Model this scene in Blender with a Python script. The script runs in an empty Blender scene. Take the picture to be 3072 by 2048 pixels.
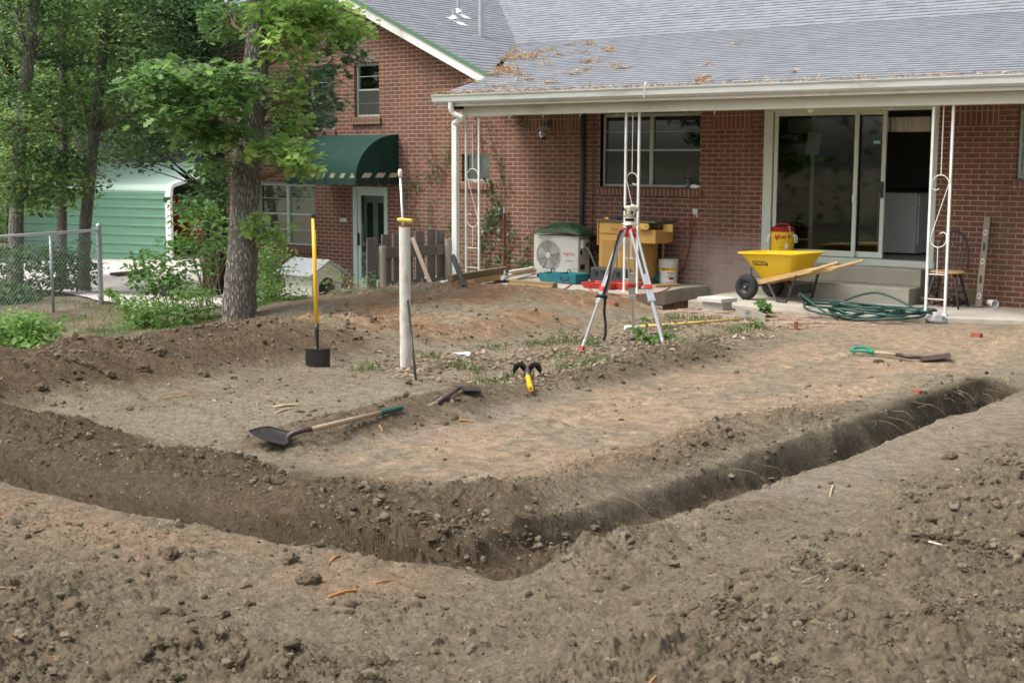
import bpy, bmesh, math, random
import numpy as np
from mathutils import Vector, Matrix, Quaternion

random.seed(7)
RNG = np.random.default_rng(7)
SC = bpy.context.scene
COL = SC.collection

# ------------------------------------------------------------------ camera
# world: X right along the house wall, Y away from the viewer through the wall (wall plane Y = 0), Z up
CAM_POS = np.array([0.0, -17.798, 2.0])
C_RIGHT = np.array([0.7776844, 0.6286480, 0.0029382])
C_UP = np.array([-0.0840915, 0.0993934, 0.9914886])
C_FWD = np.array([-0.6230053, 0.7713123, -0.1301607])
FPX = 4150.0
cam = bpy.data.cameras.new('camera')
cam_ob = bpy.data.objects.new('camera', cam)
COL.objects.link(cam_ob)
cam_ob.matrix_world = Matrix(((C_RIGHT[0], C_UP[0], -C_FWD[0], CAM_POS[0]),
                              (C_RIGHT[1], C_UP[1], -C_FWD[1], CAM_POS[1]),
                              (C_RIGHT[2], C_UP[2], -C_FWD[2], CAM_POS[2]), (0, 0, 0, 1)))
cam.sensor_width = 36.0
cam.lens = 36.0 * FPX / 3072.0
cam.clip_end = 2000.0
cam.dof.use_dof = True
cam.dof.focus_distance = 15.5
cam.dof.aperture_fstop = 7.0
SC.camera = cam_ob

# ------------------------------------------------------------------ light: bright overcast
SUN_EL, SUN_AZ = math.radians(58), math.radians(215)     # azimuth measured from +Y towards +X
world = bpy.data.worlds.new('World')
SC.world = world
world.use_nodes = True
wn = world.node_tree.nodes
bg = wn['Background']
sky = wn.new('ShaderNodeTexSky')
sky.sky_type = 'NISHITA'
sky.sun_disc = False
sky.sun_elevation = SUN_EL
sky.sun_rotation = SUN_AZ
sky.air_density = 1.0
sky.dust_density = 5.0
sky.ozone_density = 1.0
hs_ = wn.new('ShaderNodeHueSaturation')       # high thin cloud: most of the blue is washed out of the sky
hs_.inputs['Saturation'].default_value = 0.38
world.node_tree.links.new(sky.outputs[0], hs_.inputs['Color'])
world.node_tree.links.new(hs_.outputs[0], bg.inputs[0])
bg.inputs[1].default_value = 0.15
sun_l = bpy.data.lights.new('sun', 'SUN')
sun_l.energy = 1.7
sun_l.angle = math.radians(24)
sun_l.color = (1.0, 0.95, 0.86)
sun_ob = bpy.data.objects.new('sun', sun_l)
COL.objects.link(sun_ob)
_sd = Vector((math.sin(SUN_AZ) * math.cos(SUN_EL), math.cos(SUN_AZ) * math.cos(SUN_EL), math.sin(SUN_EL)))
sun_ob.rotation_euler = _sd.to_track_quat('Z', 'Y').to_euler()
SC.view_settings.view_transform = 'Standard'
SC.view_settings.look = 'None'
SC.view_settings.exposure = 0.75
SC.view_settings.gamma = 1.0
SC.cycles.max_bounces = 8
SC.cycles.transparent_max_bounces = 24
SC.cycles.filter_width = 1.6
SC.cycles.use_denoising = True

# ------------------------------------------------------------------ where the photograph's sight lines meet the place
def ray(px, py):
    d = C_RIGHT * (px - 1536) / FPX - C_UP * (py - 1024) / FPX + C_FWD
    return d
def G(px, py, z=0.0):            # point on the level z
    d = ray(px, py); t = (z - CAM_POS[2]) / d[2]
    return Vector(CAM_POS + t * d)
def S(px, py, y=0.0):            # point on the upright plane Y = y (the wall is y = 0)
    d = ray(px, py); t = (y - CAM_POS[1]) / d[1]
    return Vector(CAM_POS + t * d)
def D(px, py, dist):             # point at a distance along the view axis
    return Vector(CAM_POS + dist * ray(px, py))

# ------------------------------------------------------------------ materials
MATS = {}
def _set(b, k, v):
    if k in b.inputs: b.inputs[k].default_value = v
def mat(name, col, rough=0.6, metal=0.0, var=0.12, scale=6.0, bump=0.0, bscale=60.0, spec=0.4, dirt=None, dscale=3.0, damt=0.5, trans=0.0, stretch=None):
    if name in MATS: return MATS[name]
    m = bpy.data.materials.new(name); m.use_nodes = True
    nt = m.node_tree; n = nt.nodes; l = nt.links
    b = n['Principled BSDF']
    _set(b, 'Roughness', rough); _set(b, 'Metallic', metal); _set(b, 'Specular IOR Level', spec)
    tc = n.new('ShaderNodeTexCoord'); mp = n.new('ShaderNodeMapping')
    l.new(tc.outputs['Object'], mp.inputs[0])
    if stretch: mp.inputs['Scale'].default_value = stretch
    nz = n.new('ShaderNodeTexNoise'); nz.inputs['Scale'].default_value = scale; nz.inputs['Detail'].default_value = 5
    l.new(mp.outputs[0], nz.inputs['Vector'])
    mx = n.new('ShaderNodeMix'); mx.data_type = 'RGBA'
    c = np.array(col[:3])
    mx.inputs[6].default_value = (*np.clip(c * (1 - var * 1.6), 0, 1), 1); mx.inputs[7].default_value = (*np.clip(c * (1 + var * 1.6), 0, 1), 1)
    l.new(nz.outputs['Fac'], mx.inputs[0])
    out = mx.outputs[2]
    if dirt is not None:
        n2 = n.new('ShaderNodeTexNoise'); n2.inputs['Scale'].default_value = dscale; n2.inputs['Detail'].default_value = 8
        n2.inputs['Roughness'].default_value = 0.65
        l.new(mp.outputs[0], n2.inputs['Vector'])
        rp = n.new('ShaderNodeValToRGB'); rp.color_ramp.elements[0].position = 0.62 - 0.3 * damt; rp.color_ramp.elements[1].position = 0.78
        l.new(n2.outputs['Fac'], rp.inputs[0])
        m2 = n.new('ShaderNodeMix'); m2.data_type = 'RGBA'
        m2.inputs[7].default_value = (*dirt, 1)
        l.new(out, m2.inputs[6]); l.new(rp.outputs[0], m2.inputs[0]); out = m2.outputs[2]
    l.new(out, b.inputs['Base Color'])
    if bump:
        n3 = n.new('ShaderNodeTexNoise'); n3.inputs['Scale'].default_value = bscale; n3.inputs['Detail'].default_value = 4
        l.new(mp.outputs[0], n3.inputs['Vector'])
        bp = n.new('ShaderNodeBump'); bp.inputs['Strength'].default_value = bump; bp.inputs['Distance'].default_value = 0.01
        l.new(n3.outputs['Fac'], bp.inputs['Height']); l.new(bp.outputs[0], b.inputs['Normal'])
    MATS[name] = m
    return m

def math_node(nt, op, a, b=None, c=None):
    nd = nt.nodes.new('ShaderNodeMath'); nd.operation = op
    for i, v in enumerate((a, b, c)):
        if v is None: continue
        if isinstance(v, (int, float)): nd.inputs[i].default_value = v
        else: nt.links.new(v, nd.inputs[i])
    return nd.outputs[0]
def mix_node(nt, fac, a, b):
    nd = nt.nodes.new('ShaderNodeMix'); nd.data_type = 'RGBA'
    for i, v in ((0, fac), (6, a), (7, b)):
        if isinstance(v, (int, float)): nd.inputs[i].default_value = v
        elif isinstance(v, tuple): nd.inputs[i].default_value = (*v[:3], 1)
        else: nt.links.new(v, nd.inputs[i])
    return nd.outputs[2]
def noise_node(nt, vec, scale, detail=4, rough=0.55):
    nd = nt.nodes.new('ShaderNodeTexNoise'); nd.inputs['Scale'].default_value = scale
    nd.inputs['Detail'].default_value = detail; nd.inputs['Roughness'].default_value = rough
    nt.links.new(vec, nd.inputs['Vector']); return nd.outputs['Fac']
def ramp_node(nt, fac, p0, p1, c0=(0, 0, 0), c1=(1, 1, 1)):
    nd = nt.nodes.new('ShaderNodeValToRGB'); e = nd.color_ramp.elements
    e[0].position, e[1].position = p0, p1; e[0].color = (*c0, 1); e[1].color = (*c1, 1)
    nt.links.new(fac, nd.inputs[0]); return nd.outputs[0]

def brick_mat(name, vertical=False, wash=False):
    m = bpy.data.materials.new(name); m.use_nodes = True
    nt = m.node_tree; n = nt.nodes; l = nt.links; b = n['Principled BSDF']
    geo = n.new('ShaderNodeNewGeometry'); sp = n.new('ShaderNodeSeparateXYZ'); l.new(geo.outputs['Position'], sp.inputs[0])
    u = math_node(nt, 'ADD', sp.outputs[0], sp.outputs[1]); v = sp.outputs[2]
    cb = n.new('ShaderNodeCombineXYZ')
    l.new(v if vertical else u, cb.inputs[0]); l.new(u if vertical else v, cb.inputs[1])
    br = n.new('ShaderNodeTexBrick'); l.new(cb.outputs[0], br.inputs['Vector'])
    br.inputs['Scale'].default_value = 1.0
    br.inputs['Brick Width'].default_value = 0.2038 if not vertical else 0.24
    br.inputs['Row Height'].default_value = 0.0678 if not vertical else 0.072
    br.inputs['Mortar Size'].default_value = 0.0068
    br.inputs['Mortar Smooth'].default_value = 0.25
    br.inputs['Bias'].default_value = -0.1
    br.offset = 0.5 if not vertical else 0.0
    br.inputs['Color1'].default_value = (0.205, 0.069, 0.039, 1)
    br.inputs['Color2'].default_value = (0.126, 0.049, 0.031, 1)
    br.inputs['Mortar'].default_value = (0.40, 0.36, 0.295, 1)
    pos = geo.outputs['Position']
    f1 = noise_node(nt, pos, 9.0, 3); f2 = noise_node(nt, pos, 70.0, 4)
    c = mix_node(nt, math_node(nt, 'MULTIPLY', f2, 0.35), br.outputs['Color'], (0.13, 0.055, 0.035))
    # soot and weather streaks, long in Z
    mp = n.new('ShaderNodeMapping'); mp.inputs['Scale'].default_value = (3.0, 3.0, 0.45); l.new(pos, mp.inputs[0])
    st = ramp_node(nt, noise_node(nt, mp.outputs[0], 1.2, 6), 0.48, 0.75)
    c = mix_node(nt, math_node(nt, 'MULTIPLY', st, 0.50), c, (0.06, 0.05, 0.037))
    c = mix_node(nt, math_node(nt, 'MULTIPLY', ramp_node(nt, noise_node(nt, pos, 2.3, 7, .7), .45, .8), 0.35), c, (0.24, 0.17, 0.12))
    if wash:      # mortar bloom washed down the foot of the wall between the windows
        dx = math_node(nt, 'SUBTRACT', sp.outputs[0], -9.85); dx = math_node(nt, 'ABSOLUTE', dx)
        wx = math_node(nt, 'SUBTRACT', 1.0, math_node(nt, 'DIVIDE', dx, 1.5)); 
        wz = math_node(nt, 'SUBTRACT', 1.0, math_node(nt, 'DIVIDE', math_node(nt, 'SUBTRACT', sp.outputs[2], 0.15), 0.85))
        w = math_node(nt, 'MINIMUM', wx, wz); w = math_node(nt, 'MAXIMUM', w, 0.0)
        w = math_node(nt, 'MULTIPLY', w, math_node(nt, 'ADD', 0.35, noise_node(nt, pos, 5.0, 5)))
        w = math_node(nt, 'MINIMUM', math_node(nt, 'MULTIPLY', w, 1.25), 0.62)
        c = mix_node(nt, w, c, (0.47, 0.40, 0.36))
    l.new(c, b.inputs['Base Color'])
    b.inputs['Roughness'].default_value = 0.88
    h = math_node(nt, 'SUBTRACT', math_node(nt, 'MULTIPLY', f2, 0.35), br.outputs['Fac'])
    bp = n.new('ShaderNodeBump'); bp.inputs['Strength'].default_value = 0.9; bp.inputs['Distance'].default_value = 0.008
    l.new(h, bp.inputs['Height']); l.new(bp.outputs[0], b.inputs['Normal'])
    return m

def glass_mat(name, tint=(0.75, 0.8, 0.78), refl=1.0, clear=0.8):
    m = bpy.data.materials.new(name); m.use_nodes = True
    nt = m.node_tree; n = nt.nodes; l = nt.links
    n.remove(n['Principled BSDF']); out = n['Material Output']
    tr = n.new('ShaderNodeBsdfTransparent'); tr.inputs[0].default_value = (*[x * clear for x in tint], 1)
    gl = n.new('ShaderNodeBsdfGlossy'); gl.inputs['Roughness'].default_value = 0.03; gl.inputs[0].default_value = (0.9, 0.95, 0.93, 1)
    fr = n.new('ShaderNodeFresnel'); fr.inputs[0].default_value = 1.5
    mx = n.new('ShaderNodeMixShader')
    l.new(math_node(nt, 'MINIMUM', math_node(nt, 'MULTIPLY', fr.outputs[0], refl * 1.6), 0.9), mx.inputs[0])
    l.new(tr.outputs[0], mx.inputs[1]); l.new(gl.outputs[0], mx.inputs[2]); l.new(mx.outputs[0], out.inputs[0])
    return m

def leaf_mat(name, cols, trans=0.45, rough=0.45, spec=0.35):
    """cols: list of colours picked per leaf from the face attribute 'tone' (0..1)"""
    m = bpy.data.materials.new(name); m.use_nodes = True
    nt = m.node_tree; n = nt.nodes; l = nt.links; b = n['Principled BSDF']; out = n['Material Output']
    at = n.new('ShaderNodeAttribute'); at.attribute_name = 'tone'
    rp = n.new('ShaderNodeValToRGB'); e = rp.color_ramp.elements
    while len(e) < len(cols): e.new(0.5)
    for i, c in enumerate(cols):
        e[i].position = i / max(1, len(cols) - 1); e[i].color = (*c, 1)
    l.new(at.outputs['Fac'], rp.inputs[0]); l.new(rp.outputs[0], b.inputs['Base Color'])
    b.inputs['Roughness'].default_value = rough; _set(b, 'Specular IOR Level', spec)
    if trans > 0:
        tl = n.new('ShaderNodeBsdfTranslucent')
        hs = n.new('ShaderNodeHueSaturation'); hs.inputs['Hue'].default_value = 0.485; hs.inputs['Saturation'].default_value = 1.0; hs.inputs['Value'].default_value = 1.5
        l.new(rp.outputs[0], hs.inputs['Color']); l.new(hs.outputs[0], tl.inputs[0])
        mx = n.new('ShaderNodeMixShader'); mx.inputs[0].default_value = trans
        l.new(b.outputs[0], mx.inputs[1]); l.new(tl.outputs[0], mx.inputs[2]); l.new(mx.outputs[0], out.inputs[0])
    return m

# ------------------------------------------------------------------ mesh building
class MB:
    def __init__(s): s.v = []; s.f = []; s.t = []
    def add(s, vs, fs, M=None):
        o = len(s.v)
        for p in vs:
            p = Vector(p)
            if M is not None: p = M @ p
            s.v.append(p)
        for f in fs: s.f.append([i + o for i in f])
        return s
    def box(s, a, b, M=None):
        (x0, y0, z0), (x1, y1, z1) = a, b
        return s.add([(x0, y0, z0), (x1, y0, z0), (x1, y1, z0), (x0, y1, z0), (x0, y0, z1), (x1, y0, z1), (x1, y1, z1), (x0, y1, z1)],
                     [(0, 3, 2, 1), (4, 5, 6, 7), (0, 1, 5, 4), (1, 2, 6, 5), (2, 3, 7, 6), (3, 0, 4, 7)], M)
    def bar(s, p0, p1, w, h, up=(0, 0, 1)):      # rectangular bar between two points
        p0, p1 = Vector(p0), Vector(p1); x = (p1 - p0); L = x.length; x.normalize()
        y = Vector(up).cross(x)
        if y.length < 1e-4: y = Vector((0, 1, 0)).cross(x)
        y.normalize(); z = x.cross(y)
        M = Matrix(((x.x, y.x, z.x, p0.x), (x.y, y.y, z.y, p0.y), (x.z, y.z, z.z, p0.z), (0, 0, 0, 1)))
        return s.box((0, -w / 2, -h / 2), (L, w / 2, h / 2), M)
    def tube(s, pts, r, n=8, cap=True, M=None, flat=1.0):
        pts = [Vector(p) for p in pts]; k = len(pts)
        rs = r if isinstance(r, (list, tuple)) else [r] * k
        vs = []; fs = []
        t0 = (pts[1] - pts[0]).normalized()
        ref = Vector((0, 0, 1)) if abs(t0.z) < 0.9 else Vector((1, 0, 0))
        nrm = (ref - t0 * ref.dot(t0)).normalized()
        for i in range(k):
            t = (pts[min(i + 1, k - 1)] - pts[max(i - 1, 0)])
            if t.length < 1e-9: t = t0
            t.normalize()
            nrm = (nrm - t * nrm.dot(t))
            if nrm.length < 1e-6: nrm = t.orthogonal()
            nrm.normalize(); bn = t.cross(nrm)
            for j in range(n):
                a = 2 * math.pi * j / n
                vs.append(pts[i] + nrm * (math.cos(a) * rs[i]) + bn * (math.sin(a) * rs[i] * flat))
        for i in range(k - 1):
            for j in range(n):
                fs.append((i * n + j, i * n + (j + 1) % n, (i + 1) * n + (j + 1) % n, (i + 1) * n + j))
        if cap:
            fs.append(tuple(reversed(range(n)))); fs.append(tuple(range((k - 1) * n, k * n)))
        return s.add(vs, fs, M)
    def lathe(s, prof, n=24, M=None, cap=True):   # prof: [(r, z)]
        vs = []; fs = []
        for r, z in prof:
            for j in range(n):
                a = 2 * math.pi * j / n; vs.append((r * math.cos(a), r * math.sin(a), z))
        for i in range(len(prof) - 1):
            for j in range(n):
                fs.append((i * n + j, i * n + (j + 1) % n, (i + 1) * n + (j + 1) % n, (i + 1) * n + j))
        if cap:
            if prof[0][0] > 1e-5: fs.append(tuple(reversed(range(n))))
            if prof[-1][0] > 1e-5: fs.append(tuple(range((len(prof) - 1) * n, len(prof) * n)))
        return s.add(vs, fs, M)
    def prism(s, poly, h, M=None):                 # polygon in XY extruded along Z by h
        n = len(poly)
        vs = [(x, y, 0) for x, y in poly] + [(x, y, h) for x, y in poly]
        fs = [tuple(reversed(range(n))), tuple(range(n, 2 * n))] + [(i, (i + 1) % n, n + (i + 1) % n, n + i) for i in range(n)]
        return s.add(vs, fs, M)
    def sheet(s, grid, th=0.0, M=None):            # grid[i][j] of points; optional thickness along the normal
        a, b = len(grid), len(grid[0]); vs = [Vector(p) for r in grid for p in r]
        fs = [(i * b + j, i * b + j + 1, (i + 1) * b + j + 1, (i + 1) * b + j) for i in range(a - 1) for j in range(b - 1)]
        if th:
            nr = []
            for i in range(a):
                for j in range(b):
                    du = vs[min(i + 1, a - 1) * b + j] - vs[max(i - 1, 0) * b + j]; dv = vs[i * b + min(j + 1, b - 1)] - vs[i * b + max(j - 1, 0)]
                    q = du.cross(dv); nr.append(q.normalized() if q.length > 1e-9 else Vector((0, 0, 1)))
            N = len(vs); vs = vs + [vs[i] - nr[i] * th for i in range(N)]
            fs = fs + [tuple(N + k for k in reversed(f)) for f in fs]
            rim = [(i * b) for i in range(a)] + [(a - 1) * b + j for j in range(1, b)] + [i * b + b - 1 for i in range(a - 2, -1, -1)] + [j for j in range(b - 2, 0, -1)]
            for k in range(len(rim)):
                p, q = rim[k], rim[(k + 1) % len(rim)]; fs.append((q, p, N + p, N + q))
        return s.add(vs, fs, M)
    def ico(s, c, r, sub=2, rough=0.0, seed=0, sq=(1, 1, 1)):
        bm = bmesh.new(); bmesh.ops.create_icosphere(bm, subdivisions=sub, radius=1.0)
        rr = random.Random(seed); off = Vector((rr.uniform(-50, 50), rr.uniform(-50, 50), rr.uniform(-50, 50)))
        from mathutils import noise as mn
        vs = []
        for v in bm.verts:
            k = 1 + rough * (mn.noise(v.co * 1.3 + off) + 0.55 * mn.noise(v.co * 3.1 + off) + 0.3 * mn.noise(v.co * 7 + off))
            vs.append(Vector((v.co.x * sq[0], v.co.y * sq[1], v.co.z * sq[2])) * (r * k) + Vector(c))
        fs = [tuple(v.index for v in f.verts) for f in bm.faces]; bm.free()
        return s.add(vs, fs)
    def build(s, name, m, parent=None, smooth=False, bevel=0.0, world=False, seg=2):
        me = bpy.data.meshes.new(name)
        off = Vector((0, 0, 0))
        if world and parent is not None:
            p = parent
            while p is not None: off += p.location; p = p.parent
        me.from_pydata([tuple(v - off) for v in s.v], [], s.f)
        me.validate()
        if m is not None: me.materials.append(m)
        if smooth is True: me.polygons.foreach_set('use_smooth', [True] * len(me.polygons))
        o = bpy.data.objects.new(name, me); COL.objects.link(o)
        if parent is not None: o.parent = parent
        if isinstance(smooth, float):
            me.polygons.foreach_set('use_smooth', [True] * len(me.polygons))
            try: me.set_sharp_from_angle(angle=math.radians(smooth))
            except Exception: pass
        if bevel:
            md = o.modifiers.new('bevel', 'BEVEL'); md.width = bevel; md.segments = seg; md.limit_method = 'ANGLE'; md.angle_limit = math.radians(40)
        return o

def raw(name, V, F4, m, parent=None, tone=None, smooth=False, attr='tone'):
    """fast mesh from numpy; F4 is (n, k) faces of one size"""
    me = bpy.data.meshes.new(name); V = np.asarray(V, np.float32); F4 = np.asarray(F4, np.int32)
    k = F4.shape[1]
    me.vertices.add(len(V)); me.vertices.foreach_set('co', V.ravel())
    me.loops.add(F4.size); me.loops.foreach_set('vertex_index', F4.ravel())
    me.polygons.add(len(F4)); me.polygons.foreach_set('loop_start', np.arange(0, F4.size, k, dtype=np.int32))
    try: me.polygons.foreach_set('loop_total', np.full(len(F4), k, np.int32))
    except Exception: pass
    me.polygons.foreach_set('use_smooth', np.full(len(F4), bool(smooth)))
    if tone is not None:
        a = me.attributes.new(attr, 'FLOAT', 'FACE'); a.data.foreach_set('value', np.asarray(tone, np.float32))
    me.update(calc_edges=True)
    if m is not None: me.materials.append(m)
    o = bpy.data.objects.new(name, me); COL.objects.link(o)
    if parent is not None: o.parent = parent
    return o

def tag(o, label=None, cat=None, group=None, kind=None):
    if label: o['label'] = label
    if cat: o['category'] = cat
    if group: o['group'] = group
    if kind: o['kind'] = kind
    return o
def thing(name, label, cat, loc=(0, 0, 0), rz=0.0, group=None):
    o = bpy.data.objects.new(name, None); COL.objects.link(o)
    o.location = loc; o.rotation_euler = (0, 0, rz); o.empty_display_size = 0.1
    return tag(o, label, cat, group)
def axis_place(o, p0, p1, up=(0, 0, 1)):     # local +X runs from p0 to p1, local +Z as near 'up' as can be
    p0, p1 = Vector(p0), Vector(p1); x = (p1 - p0).normalized(); y = Vector(up).cross(x).normalized(); z = x.cross(y)
    o.matrix_world = Matrix(((x.x, y.x, z.x, p0.x), (x.y, y.y, z.y, p0.y), (x.z, y.z, z.z, p0.z), (0, 0, 0, 1)))
def copy_tree(o, parent=None):
    c = o.copy(); COL.objects.link(c)
    if parent is not None: c.parent = parent
    for ch in list(o.children): copy_tree(ch, c)
    return c
def lettering(name, text, m, parent, size, M, extrude=0.0008, spacing=1.0, align='CENTER', offset=0.0, shear=0.0):
    cu = bpy.data.curves.new(name, 'FONT'); cu.body = text; cu.size = size; cu.extrude = extrude
    cu.align_x = align; cu.align_y = 'CENTER'; cu.space_character = spacing; cu.offset = offset; cu.shear = shear
    t = bpy.data.objects.new(name, cu); COL.objects.link(t)
    dg = bpy.context.evaluated_depsgraph_get()
    me = bpy.data.meshes.new_from_object(t.evaluated_get(dg))
    bpy.data.objects.remove(t)
    me.transform(M); me.materials.clear(); me.materials.append(m)
    o = bpy.data.objects.new(name, me); COL.objects.link(o); o.parent = parent
    return o
def frameM(o, x, y):      # matrix with given origin, x and y axes (z = x cross y)
    x = Vector(x).normalized(); y = Vector(y).normalized(); z = x.cross(y); o = Vector(o)
    return Matrix(((x.x, y.x, z.x, o.x), (x.y, y.y, z.y, o.y), (x.z, y.z, z.z, o.z), (0, 0, 0, 1)))
def smooth_path(pts, n=6):    # Catmull-Rom
    P = [Vector(p) for p in pts]; P = [P[0] * 2 - P[1]] + P + [P[-1] * 2 - P[-2]]; out = []
    for i in range(1, len(P) - 2):
        a, b, c, d = P[i - 1:i + 3]
        for k in range(n):
            t = k / n
            out.append(0.5 * ((2 * b) + (c - a) * t + (2 * a - 5 * b + 4 * c - d) * t * t + (3 * b - a - 3 * c + d) * t ** 3))
    out.append(P[-2]); return out

# ------------------------------------------------------------------ terrain
def _hash(ix, iy, seed):
    h = (ix * 374761393 + iy * 668265263 + seed * 1274126177) & 0xFFFFFFFF
    h = ((h ^ (h >> 13)) * 1274126177) & 0xFFFFFFFF
    h = h ^ (h >> 16)
    return (h & 0xFFFF).astype(np.float64) / 65535.0
def vnoise(x, y, wl, seed=0):
    x = np.asarray(x, np.float64) / wl + 1000.0; y = np.asarray(y, np.float64) / wl + 1000.0
    ix = np.floor(x).astype(np.int64); iy = np.floor(y).astype(np.int64); fx = x - ix; fy = y - iy
    out = np.zeros_like(fx)
    a = [[None, None], [None, None]]
    for dx in (0, 1):
        for dy in (0, 1):
            ang = _hash(ix + dx, iy + dy, seed) * 2 * np.pi
            a[dx][dy] = np.cos(ang) * (fx - dx) + np.sin(ang) * (fy - dy)
    u = fx * fx * fx * (fx * (fx * 6 - 15) + 10); v = fy * fy * fy * (fy * (fy * 6 - 15) + 10)
    return 1.5 * ((a[0][0] * (1 - u) + a[1][0] * u) * (1 - v) + (a[0][1] * (1 - u) + a[1][1] * u) * v)
def ss(x, a, b):
    t = np.clip((np.asarray(x, float) - a) / (b - a), 0, 1); return t * t * (3 - 2 * t)
def band(x, c, w): return np.exp(-((np.asarray(x, float) - c) / w) ** 2)
def worley(x, y, wl, seed):
    """distance to the nearest feature point: lumps"""
    x = np.asarray(x, float) / wl + 1000; y = np.asarray(y, float) / wl + 1000
    ix = np.floor(x).astype(np.int64); iy = np.floor(y).astype(np.int64); d = np.full(x.shape, 9.0)
    for i in (-1, 0, 1):
        for j in (-1, 0, 1):
            px = ix + i + _hash(ix + i, iy + j, seed); py = iy + j + _hash(ix + i, iy + j, seed + 77)
            d = np.minimum(d, (px - x) ** 2 + (py - y) ** 2)
    return np.sqrt(d)

def masks(X, Y):
    w1 = 0.10 * vnoise(X, Y, 0.9, 3) + 0.05 * vnoise(X, Y, 0.33, 4)
    w2 = 0.10 * vnoise(X, Y, 0.9, 5) + 0.05 * vnoise(X, Y, 0.33, 6)
    Xw, Yw = X + w1, Y + w2
    m = {}
    e1 = 0.06 * vnoise(X, Y, 0.55, 7) + 0.03 * vnoise(X, Y, 0.2, 8)
    ltx = ss(X, -12.0, -11.5) * (1 - ss(X, -4.2, -4.0))
    yn = np.interp(X, [-8, -6.9, -5.8, -5.2, -4.7, -4.2, -4.0], [-13.20, -13.22, -13.08, -13.0, -12.93, -12.68, -12.5]); m['yn'] = yn
    m['lt'] = ss(Y + .6 * e1 - yn, -.03, .03) * (1 - ss(Y + .8 * e1 - yn, .20, .34)) * ltx
    m['rt'] = ss(X + .7 * e1, -4.56, -4.42) * (1 - ss(X + e1 * .6, -4.12, -4.03)) * ss(Y, -12.85, -12.55) * (1 - ss(Y + 2 * e1, -5.5, -5.0))
    m['lberm'] = band(Yw, -12.42, 0.36) * ss(X, -14, -9) * (1 - ss(Xw, -7.0, -5.6)) * (1 - .35 * band(X, -7.9, .35))
    m['rberm'] = band(Xw, -4.95, 0.30) * ss(Y, -12.9, -12.3) * (1 - ss(Y, -8.6, -6.8))
    m['iberm'] = band(Xw, -7.30, 0.30) * ss(Y, -12.0, -11.2) * (1 - ss(Y, -6.2, -5.2)) * (1 - .75 * band(Y, -8.35, .55)) + .8 * band(Xw, -7.5, .5) * band(Yw, -5.9, .55)
    near = 1 - ss(Y, -7.2, -5.8)
    m['ridge'] = ss(-Xw, 9.6, 10.6) * (1 - ss(-Xw, 11.3, 12.7)) * ss(Y, -16, -14)
    m['plateau'] = ss(-Xw, 9.65, 10.25) * (1 - ss(-Xw, 14.6, 16.0)) * ss(Y, -6.8, -5.4) * (1 - ss(Y, -2.3, -1.7))
    m['mound'] = (1 - ss(-Xw, 13.6, 14.9)) * ss(-Xw, 10.2, 11.2) * band(Yw, -3.1, 0.55)
    m['near'] = near
    m['pile'] = ss(Xw, -3.55, -2.6) * ss(Y, -14.6, -13.6) * (1 - ss(Y, -6.5, -4.5))
    m['fore'] = 1 - ss(Yw + 0.25 * np.clip(X + 4, -4, 0) * -0.15, -14.5, -13.85)
    m['patch'] = ss(Xw, -4.05, -3.95) * (1 - ss(Xw, -3.75, -3.3)) * ss(Y, -10.9, -10.2) * (1 - ss(Y, -6.6, -5.6))
    m['pad'] = ss(Xw, -9.6, -9.2) * (1 - ss(Xw, -4.7, -4.5)) * ss(Yw, -12.3, -11.8) * (1 - ss(Y, -3.4, -2.6))
    m['tan'] = ss(Xw, -7.15, -6.7) * (1 - ss(Xw, -5.0, -4.75)) * ss(Yw, -12.15, -11.5) * (1 - ss(Y, -3.2, -2.4))
    m['corner'] = ss(X, -6.6, -5.6) * (1 - ss(X, -3.9, -3.4)) * ss(Y - yn, -.10, .15) * (1 - ss(Yw, -12.2, -11.3))
    m['litter'] = ss(Xw, -9.7, -9.3) * (1 - ss(Xw, -7.6, -7.1)) * ss(Y, -9.2, -8.2) * (1 - ss(Y, -3.6, -2.8))
    m['yard'] = ss(-Xw, 12.6, 13.6)
    return m

WALK = [(-9.75, -1.98), (-8.6, -2.12), (-7.75, -2.30), (-6.9, -1.98), (-6.3, -1.72), (-5.6, -1.45), (-4.6, -1.30), (-3.2, -1.2)]     # front edge of the lower walk
def walk_edge(X): return np.interp(X, [p[0] for p in WALK], [p[1] for p in WALK])

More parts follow.
